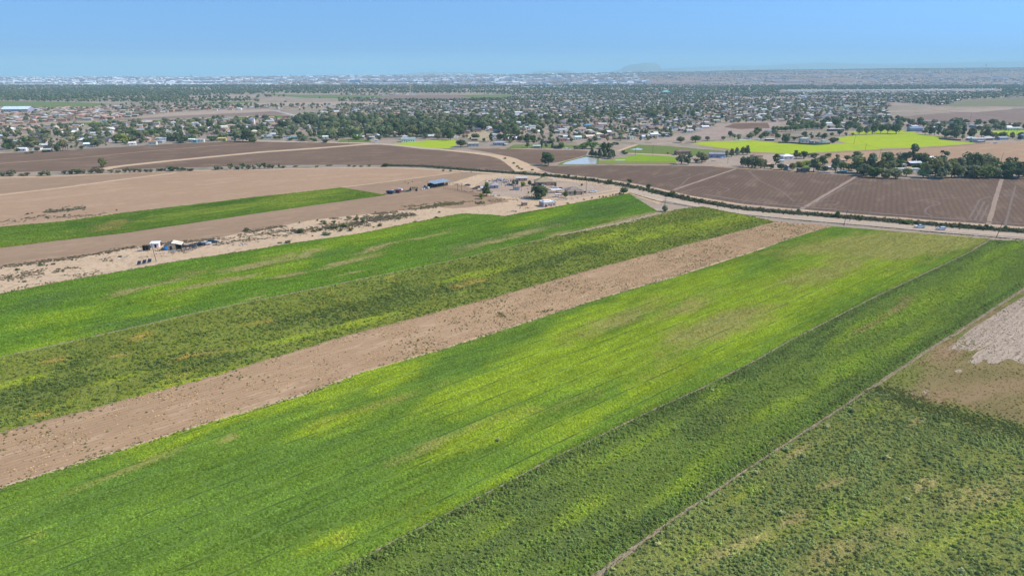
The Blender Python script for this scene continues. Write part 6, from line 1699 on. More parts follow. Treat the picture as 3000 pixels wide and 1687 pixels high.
for x, y, h, w, kd, hue in ((1734, 459, 20, 20, 'pine', 'dark green'), (1745, 460, 16, 14, 'pine', 'grey green'), (1757, 462, 25, 18, 'pine', 'dark green'), (1768, 461, 40, 22, 'tall', 'dark green'), (1781, 460, 38, 20, 'tall', 'dark green'), (1772, 464, 22, 16, 'pine', 'dark green'), (1790, 465, 25, 18, 'pine', 'dark green'), (1797, 464, 22, 14, 'pine', 'dark green'), (1785, 466, 20, 14, 'pine', 'grey green'),
                          (1996, 482, 26, 26, 'broad', 'grey green'), (2016, 482.5, 33, 28, 'tall', 'grey green'), (2045, 466, 21, 16, 'tall', 'olive'), (2056, 478, 30, 30, 'tall', 'grey green'), (2066, 474, 20, 20, 'broad', 'brownish'), (2040, 478, 12, 18, 'shrub', 'grey green'), (1830, 452, 8, 16, 'shrub', 'dark green'), (1825, 447, 7, 12, 'shrub', 'dark green'), (1957, 453, 8, 6, 'shrub', 'olive'),
                          (1995, 418.5, 19, 24, 'round', 'grey green'), (2037, 417.5, 19, 28, 'round', 'dark green'), (2073, 413, 14, 16, 'round', 'grey green'), (2120, 411, 12, 14, 'round', 'grey green'), (2164, 410, 18, 14, 'broad', 'pale green'), (2195, 407, 14, 16, 'round', 'dark green'), (2228, 410, 14, 14, 'round', 'dark green'),
                          (2278, 408, 15, 15, 'round', 'dark green'), (2302, 418, 27, 28, 'broad', 'grey green'), (2327, 412, 11, 18, 'shrub', 'dark green'), (2357, 404, 17, 17, 'broad', 'grey green'), (2378, 408, 18, 16, 'tall', 'grey green'), (2397, 406, 17, 16, 'tall', 'mid green'), (2415, 408, 17, 18, 'broad', 'dark green'), (2438, 419, 16, 22, 'broad', 'dark green'), (2452, 414, 10, 12, 'broad', 'dark green'), (2436, 400, 11, 11, 'round', 'mid green'), (2459, 398, 17, 15, 'round', 'dark green'), (2479, 398, 10, 10, 'shrub', 'grey green'), (2498, 399, 9, 9, 'round', 'grey green'), (2345, 409, 9, 16, 'shrub', 'grey green'),
                          (2516, 395, 27, 22, 'round', 'grey green'), (2537, 395, 26, 18, 'round', 'grey green'), (2556, 394, 28, 22, 'round', 'dark green'), (2580, 391, 28, 20, 'round', 'mid green'), (2600, 392, 30, 24, 'round', 'grey green'), (2625, 393, 30, 30, 'round', 'dark green'), (2484, 382, 28, 28, 'round', 'dark green'), (2724, 396, 28, 20, 'tall', 'dark green'), (2737, 397, 28, 16, 'tall', 'grey green'), (2750, 397, 29, 18, 'tall', 'dark green'), (2710, 395, 24, 16, 'tall', 'grey green'), (2768, 402, 24, 22, 'broad', 'dark green'), (2802, 405, 36, 32, 'broad', 'grey green'), (2790, 384, 20, 26, 'broad', 'dark green'), (2820, 403, 36, 22, 'tall', 'dark green'), (2845, 404, 26, 22, 'broad', 'dark green'),
                          (2875, 404, 26, 18, 'tall', 'grey green'), (2890, 405, 32, 18, 'tall', 'dark green'), (2913, 398, 10, 12, 'shrub', 'dark green'), (2936, 408, 20, 30, 'broad', 'mid green'), (2966, 407, 13, 12, 'round', 'grey green'), (2915, 381, 20, 20, 'broad', 'grey green'), (2933, 380, 18, 18, 'broad', 'dark green'),
                          (2290, 386, 14, 16, 'round', 'mid green'), (2302, 386, 15, 16, 'round', 'mid green'), (2316, 385, 15, 16, 'round', 'mid green'), (2330, 385, 16, 16, 'round', 'mid green'), (2346, 383, 16, 16, 'round', 'mid green'), (2362, 382, 18, 18, 'round', 'mid green'), (2378, 380, 18, 18, 'round', 'mid green'), (2394, 379, 18, 18, 'round', 'mid green'), (2410, 378, 18, 18, 'round', 'mid green'), (2449, 372, 24, 24, 'round', 'dark green'),
                          (1248, 431 - 24, 16, 14, 'round', 'grey green'), (1284, 409, 17, 22, 'round', 'grey green'), (1320, 411, 28, 25, 'broad', 'dark green'), (1350, 431, 22, 31, 'round', 'dark green'), (1393, 408, 17, 28, 'broad', 'dark green'), (1438, 417, 24, 16, 'tall', 'dark green'), (1465, 412, 18, 18, 'broad', 'dark green'), (1480, 413, 18, 18, 'broad', 'dark green'), (1500, 414, 18, 20, 'broad', 'dark green'), (1523, 415, 16, 16, 'broad', 'dark green'), (1545, 417, 22, 24, 'broad', 'dark green'), (1561, 416, 20, 20, 'broad', 'dark green'),
                          (1546, 434, 20, 14, 'tall', 'grey green'), (1587, 435, 22, 7, 'column', 'dark green'), (1599, 436, 22, 12, 'tall', 'grey green'), (1617, 435, 18, 10, 'tall', 'dark green'), (1645, 436, 20, 20, 'broad', 'mid green'), (1705, 437, 16, 30, 'shrub', 'fresh green'), (1735, 436, 18, 34, 'shrub', 'fresh green'), (1765, 436, 18, 30, 'shrub', 'fresh green'), (1720, 430, 16, 26, 'shrub', 'mid green'), (1790, 432, 12, 24, 'shrub', 'mid green'), (1685, 438, 10, 18, 'shrub', 'grey green'), (1805, 424, 8, 20, 'shrub', 'dark green'),
                          (908, 400, 13, 10, 'round', 'dark green'), (921, 402, 14, 12, 'round', 'dark green'), (935, 400, 16, 14, 'round', 'dark green'), (953, 392, 14, 16, 'broad', 'dark green'), (955, 418, 13, 22, 'broad', 'grey green'), (921, 415, 11, 20, 'shrub', 'mid green'), (888, 411, 12, 22, 'broad', 'dark green'), (973, 409, 22, 24, 'broad', 'grey green'), (986, 414, 10, 10, 'round', 'mid green'), (1002, 405, 22, 26, 'broad', 'dark green'), (1045, 410, 18, 28, 'broad', 'fresh green'), (1016, 390, 12, 14, 'round', 'dark green'), (1029, 390, 10, 12, 'round', 'dark green'), (1043, 389, 9, 11, 'round', 'dark green'), (1077, 399, 18, 20, 'broad', 'grey green'), (1095, 398, 20, 22, 'broad', 'dark green'), (1080, 413, 12, 16, 'round', 'mid green'), (1112, 409, 12, 20, 'broad', 'grey green'), (1140, 402, 26, 24, 'broad', 'grey green'), (1180, 402, 28, 32, 'broad', 'dark green'), (1205, 402, 30, 30, 'broad', 'olive'), (1223, 399, 40, 22, 'tall', 'dark green'), (1245, 401, 34, 24, 'broad', 'grey green'), (1265, 396, 36, 24, 'tall', 'grey green'), (1160, 392, 30, 26, 'broad', 'dark green'), (1300, 394, 30, 26, 'tall', 'grey green')):
    T(x, y, h, w, kd, hue, wk=1.25)
for k, (x, y, h) in enumerate(((178, 443, 22), (184, 442.5, 20), (189, 444, 20), (194, 443, 18), (200, 443.5, 21))):
    palm(x, y, h, True, ('leftmost', 'second from left', 'middle', 'second from right', 'rightmost')[k] + ' of five shaggy dead palms at the field edge', 'dead palms at the field edge', True)
for X, y, t, w, kd, hue in ((165, 600, 430, 190, 'broad', 'dark green'), (110, 610, 520, 120, 'broad', 'mid green'), (330, 560, 440, 110, 'tall', 'grey green'), (425, 570, 430, 70, 'column', 'dark green'), (500, 580, 400, 150, 'tall', 'olive'), (600, 560, 400, 190, 'tall', 'olive'), (610, 640, 565, 95, 'round', 'dark green'), (860, 580, 420, 110, 'tall', 'grey green'), (930, 640, 520, 110, 'broad', 'dark green'), (1420, 520, 430, 100, 'round', 'dark green'), (1550, 560, 470, 110, 'round', 'grey green'), (1630, 530, 440, 80, 'broad', 'grey green'), (1345, 605, 545, 80, 'shrub', 'mid green'), (2010, 500, 350, 190, 'broad', 'yellow green'), (2200, 420, 280, 150, 'broad', 'mid green'), (2080, 480, 380, 40, 'column', 'mid green'), (1110, 300, 190, 90, 'tall', 'grey green'), (760, 400, 270, 190, 'tall', 'grey green'), (950, 390, 260, 140, 'tall', 'grey green'), (1515, 260, 190, 70, 'column', 'dark green'), (1820, 190, 100, 90, 'tall', 'dark green'), (285, 640, 580, 70, 'shrub', 'mid green'), (440, 676, 640, 50, 'shrub', 'olive'), (530, 668, 635, 70, 'shrub', 'dark green'), (740, 650, 610, 110, 'shrub', 'dark green'), (1700, 510, 440, 90, 'broad', 'grey green'), (2350, 420, 300, 200, 'broad', 'grey green'), (2480, 400, 270, 150, 'broad', 'mid green')):
    T(X * .17857, 330 + y * .17857, (y - t) * .17857, w * .17857, kd, hue, wk=1.25)
for X, y, t, w, kd, hue in ((430, 500, 380, 180, 'broad', 'dark green'), (60, 420, 300, 130, 'broad', 'dark green'), (210, 470, 330, 120, 'broad', 'grey green'), (340, 470, 350, 140, 'broad', 'dark green'), (1280, 470, 290, 200, 'tall', 'grey green'), (1410, 470, 320, 160, 'tall', 'grey green'), (1510, 480, 300, 190, 'broad', 'dark green'), (1570, 490, 400, 130, 'broad', 'mid green'), (900, 470, 380, 130, 'broad', 'mid green'), (930, 470, 400, 80, 'shrub', 'dark green'), (1080, 450, 340, 150, 'broad', 'grey green'), (1720, 390, 300, 120, 'broad', 'pale green'), (1650, 320, 210, 170, 'broad', 'dark green'), (2000, 360, 240, 220, 'broad', 'grey green'), (1950, 440, 385, 90, 'round', 'mid green'), (2020, 440, 380, 100, 'tall', 'mid green'), (2200, 460, 410, 90, 'round', 'dark green'), (2420, 470, 400, 160, 'broad', 'grey green'), (2080, 270, 150, 200, 'broad', 'dark green'), (860, 270, 110, 130, 'tall', 'dark green'), (760, 330, 220, 160, 'broad', 'grey green'), (560, 320, 240, 160, 'broad', 'mid green'), (1300, 220, 110, 180, 'broad', 'grey green'), (600, 380, 270, 180, 'broad', 'olive')):
    T(460 + X * .17857, 330 + y * .17857, (y - t) * .17857, w * .17857, kd, hue, wk=1.25)

# ------------------------------------------------------------------ houses placed by hand
HH = []
def HP(*a, **k):
    HH.append((a[0], a[1])); return H(*a, **k)
HP(864, 408, 36, 7, 'slab', 'grey', 'turquoise', 'long open shed with pale turquoise roof at the field edge', -.1, .35, True, 0, name='shed', cat='shed')
HP(848, 412, 9, 7, 'flat', 'white', 'white', 'small white block left of the turquoise roofed shed', 0, .7, True)
HP(954, 408, 18, 7, 'gable', 'white', 'white', 'white gabled house behind the field edge trees', .3, .7, True)
HP(988, 403, 12, 12, 'gable', 'cream', 'white', 'two storey cream house above the green yards', .1, .8, True)
HP(1090, 408, 17, 6, 'gable', 'white', 'pale grey', 'white house right of the green yard', .1, .6, True)
HP(1062, 407, 12, 6, 'gable', 'tan', 'white', 'tan house with white roof behind the green yard', .1, .6, True)
HP(1103, 417.5, 10, 7, 'slab', 'white', 'white', 'white box trailer at the road junction', .2, .35, True, 0, name='box_trailer', cat='trailer')
HP(1196, 417, 44, 9, 'gable', 'white', 'grey', 'white building with arched openings beside the small bright field', .18, 9.0, True, wins=[('f', -8), ('f', -5), ('f', -2), ('f', 1), ('f', 4), ('f', 7), ('r', 0)])
HP(1186, 410, 14, 9, 'gable', 'white', 'pale grey', 'white gabled shed behind the arched white building', .3, .8, True)
HP(1386, 430.5, 34, 9, 'gable', 'grey', 'tan', 'grey green house with pale roof right of the small bright field', .25, .5, True)
HP(1463, 427, 40, 8, 'hip', 'grey', 'grey', 'grey hip roofed house facing the plowed field', .1, .5, True)
carport(1483, 428, 12, 5, 'white', 'white carport at the right of the grey hip roofed house', .1, 4)
HP(1572, 434.5, 24, 6, 'gable', 'tan', 'pale grey', 'tan house with pale grey roof in the green yard', .1, .5, True)
vehicle('van', 1662, 438.5, .1, (.62, .66, .62), 'white and green truck beside the fresh green bushes')
HP(1630, 435, 24, 6, 'gable', 'brown', 'dark', 'brown barn left of the white and green truck', .1, .5, True)
HP(1999, 455, 48, 10, 'hip', 'brown', 'brown', 'brown hip roofed farmhouse in the wet green field', .2, .45, True)
HP(2099, 463, 48, 11, 'gable', 'blue grey', 'blue grey' if False else (.30, .31, .34), 'blue grey farmhouse left of the pine row', -.15, .4, True)
vehicle('pickup', 2117, 464.5, .3, (.45, .62, .72), 'pale blue pickup in front of the blue grey farmhouse')
vehicle('sedan', 2091, 472, .35, (.75, .75, .75), 'white car on bare dirt left of the blue grey farmhouse')
HP(2215, 470, 34, 13, 'hip', 'orange', (.36, .22, .15), 'orange hip roofed house behind the poplar row', .3, .6, True)
HP(2303, 468, 36, 9, 'hip', 'white', 'white', 'white roofed house by the bright field edge', .15, .7, True)
HP(2290, 477, 10, 4, 'slab', 'white', 'white', 'small white shed below the white roofed house', .1, .6, True, 0)
HP(2466, 478, 15, 9, 'gable', 'pink', 'salmon', 'small pink house between belt trees', .2, .8, True)
HP(2416, 498, 42, 8, 'slab', 'white', 'white', 'long white mobile home with flat roof in the belt', -.05, .3, True, name='mobile_home', cat='mobile home')
HP(2251, 490, 14, 8, 'gable', 'brown', 'salmon', 'salmon roofed house right of the poplar row', .2, .7, True)
HP(2309, 498, 24, 11, 'gable', 'grey', 'tan', 'grey gabled house at the edge of the big plowed field', .5, .7, True)
HP(2352, 504, 36, 8, 'gable', 'brown', 'brown', 'low brown house at the edge of the big plowed field', .1, .4, True)
HP(2465, 509, 26, 7, 'slab', 'brown', 'white', 'white roofed trailer house under belt trees', -.05, .35, True, name='mobile_home', cat='mobile home')
HP(2657, 506, 68, 11, 'slab', 'white', 'white', 'longest white mobile home in front of the belt', -.04, .16, True, 2, name='mobile_home', cat='mobile home')
carport(2690, 511, 30, 3, 'white', 'low white awning in front of the longest mobile home', -.04, 2.5)
HP(2676, 488, 40, 10, 'gable', 'dark', 'turquoise', 'dark house with turquoise roof behind the longest mobile home', .1, .5, True)
HP(2642, 492, 22, 9, 'hip', 'tan', 'grey', 'tan house left of the turquoise roofed one', .1, .6, True)
HP(2727, 473, 22, 10, 'gable', 'grey', 'white', 'white roofed house behind the belt below the palm', .4, .8, True)
HP(2560, 500, 26, 7, 'slab', 'grey', 'white', 'grey trailer under the left end of the tall belt trees', -.05, .3, True, name='mobile_home', cat='mobile home')
HP(2880, 516, 18, 6, 'gable', 'grey', 'grey', 'grey shed hidden in the right end of the belt', .1, .6, True)
HP(2354, 419, 27, 12, 'hip', 'pale green', 'pale grey', 'large pale grey house behind the dark fence', .1, .5, True)
HP(2377, 422, 12, 8, 'gable', 'blue grey', 'grey', 'blue grey shed with white porch behind the dark fence', .1, .8, True)
HP(2412, 424, 14, 12, 'flat', 'white', 'white', 'white two storey block behind the dark fence', .1, .8, True)
HP(2395, 421, 12, 5, 'slab', 'grey', 'pale grey', 'low pale shed between the houses behind the dark fence', .1, .6, True, 0)
HP(2254, 413, 28, 5, 'slab', 'dark', 'white', 'long dark shed with white roof left of the dark fence', 0, .3, True, 0)
HP(2863, 418, 43, 11, 'gable', 'grey', 'pale grey', 'long grey house at the corner of the farther bright field', .05, .3, True)
carport(2875, 419.5, 20, 6, 'white', 'white porch roof in front of the long grey house', .05, 4)
HP(2750, 372, 26, 6, 'slab', 'dark', 'white', 'dark house with white roof above the tall trees', .05, .5, True)
HP(2745, 380, 28, 6, 'gable', 'grey', 'pale grey', 'pale grey roofed house just below the dark one', .05, .5, True)
HP(3000, 409, 30, 11, 'gable', 'blue grey', 'blue', 'blue roofed house cut by the right edge', .05, .6, True)
vehicle('sedan', 2985, 405.5, .1, (.75, .75, .76), 'white car beside the blue roofed house')
vehicle('sedan', 2916, 421, .1, (.4, .5, .52), 'pale green car on the road at the right edge')
HP(2966, 383, 46, 7, 'gable', 'pale green', 'pale grey', 'long pale house above the right bright field', .05, .3, True)
HP(2447, 385, 48, 6, 'slab', 'dark', 'white', 'long dark shed with white roof below the orchard row', .03, .3, True, 0)
HP(2679, 386, 40, 9, 'gable', 'blue grey', 'blue', 'blue house right of the round tree row', .05, .5, True)
HP(2870, 377, 30, 7, 'gable', 'tan', 'tan', 'tan house left of the long pale house', .05, .4, True)
def dark_fence(pts, look, n):
    w = resample(Wp(pts), n)
    o = empty('fence', (w[0][0], w[0][1], .14))
    for i in range(n - 1):
        p, q_ = w[i] - w[0], w[i + 1] - w[0]
        c = (p + q_) / 2; l = np.linalg.norm(q_ - p)
        MB().box(c[0], c[1], .95, l - .1, .06, 1.8, math.atan2(q_[1] - p[1], q_[0] - p[0])).obj('fence_panel', M['metal'], o, color=(.05, .06, .07))
        MB().tube((p[0], p[1], 0), (p[0], p[1], 2.0), .06, n=5).obj('post', M['wood'], o)
    reg(o, look, pts[len(pts) // 2][0], pts[len(pts) // 2][1], 'fence', None, True)
dark_fence([(2280, 420), (2320, 421), (2350, 424), (2386, 426), (2420, 424), (2432, 423)], 'dark board fence along the bright field', 26)
dark_fence([(2750, 408), (2762, 410), (2790, 412), (2815, 413)], 'dark board fence left of the long grey house', 12)
# left part of town
HP(278, 413, 30, 9, 'gable', 'pale green', 'grey', 'long grey roofed hall in the left part of town', .15, .5, True)
HP(132, 408, 22, 7, 'gable', 'orange', 'salmon', 'orange gabled house in the left part of town', .2, .7, True)
HP(107, 434, 36, 5, 'slab', 'white', 'cream', 'long low cream roofed building above the clipped round tree', .05, .3, True)
HP(68, 443.5, 25, 7, 'gable', 'white', 'white', 'bright white sheds left of the dark round tree', .15, .6, True)
HP(140, 446, 24, 7, 'gable', 'dark', 'pale grey', 'dark shed with pale roof left of the dead palms', .1, .5, True)
HP(309, 360, 13, 7, 'flat', 'white', 'white', 'white block with dark windows beside the thin green strip', .05, .7, True)
HP(449, 425, 24, 8, 'gable', 'white', 'red', 'red roofed white house at the left field edge', .15, .6, True)
HP(389, 426, 20, 7, 'gable', 'white', 'white', 'white peaked house left of the red roofed one', .3, .6, True)
HP(475, 415, 30, 8, 'gable', 'grey', 'pale grey', 'grey barn cluster at the field edge', .15, .6, True)
HP(512, 413, 14, 10, 'gable', 'tan', 'brown', 'tan house with steep gable at the field edge', 1.2, .8, True, rh=3)
HP(563, 417, 20, 8, 'gable', 'white', 'white', 'white cottage left of the teal shed', .1, .5, True)
HP(573, 418.5, 10, 8, 'slab', 'teal', 'turquoise', 'teal shed at the field edge', .1, .7, True, 0)
HP(588, 416.5, 24, 7, 'slab', 'white', 'white', 'white trailer home right of the teal shed', .05, .3, True, name='mobile_home', cat='mobile home')
HP(652, 413, 24, 7, 'gable', 'yellow', 'yellow' if False else (.6, .47, .16), 'yellow house at the field edge', .1, .5, True)
HP(739, 363, 16, 14, 'hip', 'white', 'grey', 'white two storey house among town trees', .1, .8, True)
HP(656, 377, 22, 6, 'gable', 'white', 'white', 'wide white roof in the middle of the left town', .1, .5, True)
HP(793, 350, 22, 5, 'gable', 'pink', 'salmon', 'pink row house at the back of the left town', .1, .4, True)
HP(55, 331, 80, 10, 'gable', 'blue grey', (.62, .68, .66), 'huge pale warehouse at the far left', .1, .5, True, 0, name='warehouse', cat='warehouse')
HP(1614, 347, 12, 6, 'gable', 'orange', 'red', 'bright red roofed house in the centre of town', .1, .7, True)
HP(1915, 404, 26, 10, 'gable', 'cream', 'white', 'white roofed house beside the graded dirt lot', .2, .6, True)
HP(1722, 378, 24, 10, 'hip', 'grey', 'blue', 'blue grey hip roofed house in the centre of town', .1, .7, True)
HP(1693, 411, 22, 9, 'gable', 'white', 'white', 'white house nearest the fresh green bushes', .1, .6, True)
HP(1657, 408, 18, 8, 'gable', 'white', 'white', 'white roofed house behind the green yard', .2, .6, True)
HP(1670, 414, 16, 6, 'gable', 'cream', 'pale grey', 'cream house in front of the white pair', .1, .6, True)
HP(1950, 276, 26, 6, 'hip', 'teal', (.25, .55, .55), 'turquoise roofed hall in the far town', .1, .6, True, 0)
HP(2020, 271, 50, 4, 'slab', 'white', 'white', 'long white roofed building right of the turquoise hall', .05, .4, True, 0)
HP(1445, 404, 18, 9, 'gable', 'white', 'pale grey', 'white house above the dry grass lot', .1, .6, True)
HP(1390, 413, 20, 6, 'gable', 'brown', 'tan', 'brown roofed house below the dry grass lot', .1, .5, True)
# ------------------------------------------------------------------ the rest of the town
rg = np.random.default_rng(99)
rr = random.Random(99)
def lots(poly_px, sp, keep=1.0, jit=.28):
    w = Wp(poly_px)
    lo, hi = w.min(0), w.max(0)
    a = math.radians(14)
    ux, uy = np.array([math.cos(a), math.sin(a)]), np.array([-math.sin(a), math.cos(a)])
    c = (lo + hi) / 2
    r = np.linalg.norm(hi - lo) / 2
    k = np.arange(-r, r, sp)
    q = (k[:, None, None] * ux + (k * 1.15)[None, :, None] * uy).reshape(-1, 2) + c
    q = q + rg.uniform(-jit, jit, q.shape) * sp
    q = q[inside(q[:, 0], q[:, 1], w)]
    for e in EXCL: q = q[~inside(q[:, 0], q[:, 1], e)]
    px, py = P(q[:, 0], q[:, 1])
    q = q[(px > -150) & (px < 3150)]
    q = q[rg.random(len(q)) < keep]
    return q
hand = np.array([[r['o'].location.x, r['o'].location.y] for r in REG if r['o'].parent is None])
def free(q, d):
    out = np.ones(len(q), bool)
    for i in range(0, len(q), 2000):
        dd = np.min(np.linalg.norm(q[i:i + 2000, None] - hand[None], axis=2), 1)
        out[i:i + 2000] = dd > d
    return q[out]
T1 = [(0, 445), (240, 435), (470, 421), (700, 411), (900, 411), (1080, 405), (1150, 405), (1150, 380), (900, 346), (750, 347), (480, 356), (300, 367), (0, 376)]
T2 = [(1090, 405), (1340, 407), (1480, 423), (1700, 421), (1860, 412), (1885, 414), (2000, 396), (2120, 362), (2300, 357), (2600, 350), (2600, 300), (1500, 297), (1000, 313), (870, 341), (1000, 380)]
T3 = [(980, 313), (1160, 306), (1500, 297), (2600, 300), (2780, 312), (3000, 312), (3000, 266), (1500, 270), (1400, 279), (1000, 277)]
TL = [(-60, 371), (200, 356), (280, 353), (400, 343), (500, 329), (620, 322), (620, 310), (300, 316), (-60, 322)]
TR = [(2110, 406), (2260, 386), (2300, 392), (2290, 410), (2200, 411)], [(2290, 378), (2500, 378), (2720, 385), (3150, 372), (3150, 382), (2860, 384), (2750, 391), (2690, 384), (2480, 384)], [(2640, 350), (2720, 358), (3150, 374), (3150, 381), (2700, 378), (2300, 378), (2290, 359)], [(2765, 399), (2870, 397), (3000, 397), (3150, 396), (3150, 412), (2900, 416), (2860, 414), (2770, 408)]
houses = []
def add_houses(poly, sp, keep, style):
    for p in free(lots(poly, sp, keep), 11): houses.append((p[0], p[1], style))
add_houses(T1, 25, .62, 0); add_houses(T2, 26, .74, 0); add_houses(T3, 32, .55, 0); add_houses(TL, 17, .85, 1)
for t in TR: add_houses(t, 28, .55, 0)
add_houses([(380, 327), (800, 316), (980, 312), (980, 316), (820, 320), (400, 333)], 26, .7, 0)
houses.sort(key=lambda h: h[1])
STY = [('gable', .5), ('hip', .18), ('flat', .14), ('slab', .18)]
near_h, far_h = houses[:205], houses[205:]
for x, y, st in near_h:
    rt = rr.choices([s[0] for s in STY], [s[1] for s in STY])[0] if st == 0 else rr.choice(['flat', 'gable'])
    if rt == 'slab': w, d, h = rr.uniform(12, 18), rr.uniform(4, 5.5), 2.7
    else: w, d, h = rr.uniform(9, 15), rr.uniform(7, 10), rr.uniform(2.5, 3.4)
    if st == 1: w, d, h = rr.uniform(7, 9), rr.uniform(8, 10), rr.choice([3, 5.6, 5.6])
    wc = rr.choice(['white', 'white', 'cream', 'tan', 'pink', 'grey', 'brick', 'orange', 'blue grey', 'brown']) if st == 0 else rr.choice(['brick', 'orange', 'brick', 'tan'])
    rc = rr.choice(['white', 'white', 'pale grey', 'grey', 'brown', 'tan', 'dark', 'salmon', 'cream', 'pale grey']) if st == 0 else rr.choice(['tan', 'brown', 'salmon', 'white'])
    yaw = math.radians(14) + rr.choice([0, 0, math.pi / 2]) + rr.uniform(-.15, .15)
    look = '%s %s with %s roof' % (wc, {'gable': 'gabled house', 'hip': 'hip roofed house', 'flat': 'flat topped house', 'slab': 'mobile home'}[rt], rc)
    house_at(x, y, w, d, h, rt, yaw, wc, rc, look, detail=1 if y < 1060 else 0, group='houses of the town', name='mobile_home' if rt == 'slab' else 'house', cat='mobile home' if rt == 'slab' else 'house', rg=rr)

def house_proto(name, seed):
    m1 = NT(name + '_wall'); m1.end(m1.diffuse(m1.attr('col', 'INSTANCER', 'Color')))
    m2 = NT(name + '_roof'); m2.end(m2.diffuse(m2.attr('col2', 'INSTANCER', 'Color')))
    v, f = walls_mesh(1, 1, .8, 'gable' if seed < 2 else 'flat', .3)
    b = roof_mesh(1, 1, .8, ('gable', 'hip', 'slab')[seed], .32, .03, .06)
    k = len(v)
    return mesh(name, v + b.v, f + [tuple(i + k for i in q) for q in b.f], [m1.m, m2.m], mi=[0] * len(f) + [1] * len(b.f))
GP_HOUSE = proto_group('far_house', [house_proto('far_house', s) for s in range(3)])
WLS = [WALLC[k] for k in ('white', 'cream', 'tan', 'pink', 'grey', 'brick', 'orange', 'blue grey')]
RLS = [ROOFC[k] for k in ('white', 'pale grey', 'grey', 'brown', 'tan', 'dark', 'grey', 'tan', 'pale grey', 'salmon', 'brown')]
def house_stuff(name, q, label, hk=1.0, wl_=None, rl_=None):
    wl_ = wl_ or WLS; rl_ = rl_ or RLS
    n = len(q)
    if not n: return
    z = q[:, 2] if q.shape[1] == 3 else np.zeros(n)
    sz = np.stack([rg.uniform(9, 17, n) * hk, rg.uniform(7, 10, n) * hk, rg.uniform(3.4, 4.8, n) * hk], 1)
    scatter(name, np.stack([q[:, 0], q[:, 1], z], 1), sz, math.radians(14) + rg.integers(0, 2, n) * 1.571 + rg.uniform(-.15, .15, n), np.array(wl_)[rg.integers(0, len(wl_), n)], GP_HOUSE, label, np.array(rl_)[rg.integers(0, len(rl_), n)])
house_stuff('distant_houses', np.array([(x, y) for x, y, s in far_h if s == 0]), 'small distant houses filling the town')
house_stuff('brick_houses', np.array([(x, y) for x, y, s in far_h if s == 1]), 'rows of brick coloured houses at the far left', 1.0, [WALLC[k] for k in ('brick', 'tan', 'brick', 'tan', 'brown')], [ROOFC[k] for k in ('brown', 'tan', 'tan', 'brown', 'salmon', 'pale grey', 'brown')])

# trees of the town: the nearest as things, the others as one mass per district
tpts = []
def add_trees(poly, sp, keep, lo, hi, dark=.5):
    for p in free(lots(poly, sp, keep, .62), 4): tpts.append((p[0], p[1], rr.uniform(lo, hi), dark))
add_trees(T1, 15, .74, 2.5, 10); add_trees(T2, 13, .66, 2.5, 8)
add_trees([(960, 405), (1150, 405), (1340, 405), (1520, 405), (1500, 378), (1420, 352), (1150, 350), (900, 348), (850, 360)], 15, .62, 8, 16, .8)
add_trees([(1500, 380), (1680, 372), (1700, 352), (1500, 345), (1420, 352)], 17, .6, 7, 13, .8)
add_trees([(1700, 350), (2050, 345), (2050, 325), (1700, 325)], 18, .6, 7, 13, .8)
add_trees(T3, 14, .8, 3, 9, .6)
add_trees(TL, 24, .45, 5, 9)
for t in TR: add_trees(t, 17, .6, 5, 11, .7)
add_trees([(0, 300), (330, 300), (500, 302), (760, 300), (760, 286), (900, 286), (1060, 291), (1200, 300), (1500, 296), (1500, 290), (1300, 297), (1080, 293), (900, 288), (770, 278), (770, 262), (0, 266)], 17, .7, 5, 11, .8)
add_trees([(0, 320), (620, 308), (740, 311), (1000, 311), (1000, 300), (740, 300), (330, 306), (290, 314), (0, 322)], 24, .5, 4, 9, .6)
add_trees([(600, 345), (830, 338), (1000, 313), (830, 312), (650, 318)], 30, .35, 4, 8, .6)
add_trees([(330, 318), (600, 309), (740, 310.5), (1000, 306), (1000, 313), (800, 318), (560, 323), (330, 326)], 17, .6, 3, 9, .7)
band = [(-100, 292), (330, 298), (770, 276), (1500, 274), (3100, 272), (3100, 243), (2250, 247), (1500, 251.5), (-100, 252.5)]
add_trees(band, 24, .80, 6, 13, 1.0)
tp = np.array(tpts)
# far band: clumps stretched across the view instead of an even cover
cl = vnoise(tp[:, 0] / 3, tp[:, 1], 110, 97, 3) + .25 * (rg.random(len(tp)) - .5)
tp = tp[(tp[:, 1] < 2150) | (cl > .43)]
qx, qy = P(tp[:, 0], tp[:, 1])
tp = tp[~((qx > 2285) & (qx < 2935) & (qy > 265) & (qy < 275.5 - (qx - 2300) * .005))]     # open ground in front of the railway
tp = tp[np.argsort(tp[:, 1])]
n_ind = 26
for x, y, h, dk in tp[:n_ind]:
    tree_at(x, y, h, h * rr.uniform(.8, 1.25), rr.choice(['broad', 'broad', 'tall', 'round']), rr.choice(['dark green', 'grey green', 'olive', 'mid green']), group='trees of the town', rg=rr)
q = tp[n_ind:]
DK = np.array([(0.103, 0.129, 0.057), (0.124, 0.155, 0.066), (0.110, 0.129, 0.066)])
LT = np.array([(0.206, 0.213, 0.110), (0.173, 0.199, 0.083), (0.235, 0.225, 0.121), (0.152, 0.167, 0.077)])
def tree_stuff(name, q, label):
    n = len(q)
    isd = rg.random(n) < q[:, 3] * .75
    col = np.where(isd[:, None], DK[rg.integers(0, 3, n)], LT[rg.integers(0, 4, n)]) * rg.uniform(.8, 1.2, (n, 1))
    h = q[:, 2]; w = h * rg.uniform(.8, 1.4, n)
    z = q[:, 4] if q.shape[1] > 4 else np.zeros(n)
    scatter(name, np.stack([q[:, 0], q[:, 1], z], 1), np.stack([w, w, h], 1), rg.uniform(0, 6.28, n), col, GP_FAR, label)
tree_stuff('town_trees', q[q[:, 1] < 1900], 'trees crowding between the town houses')
tree_stuff('far_woods', q[q[:, 1] >= 1900], 'dark band of far trees across the valley')

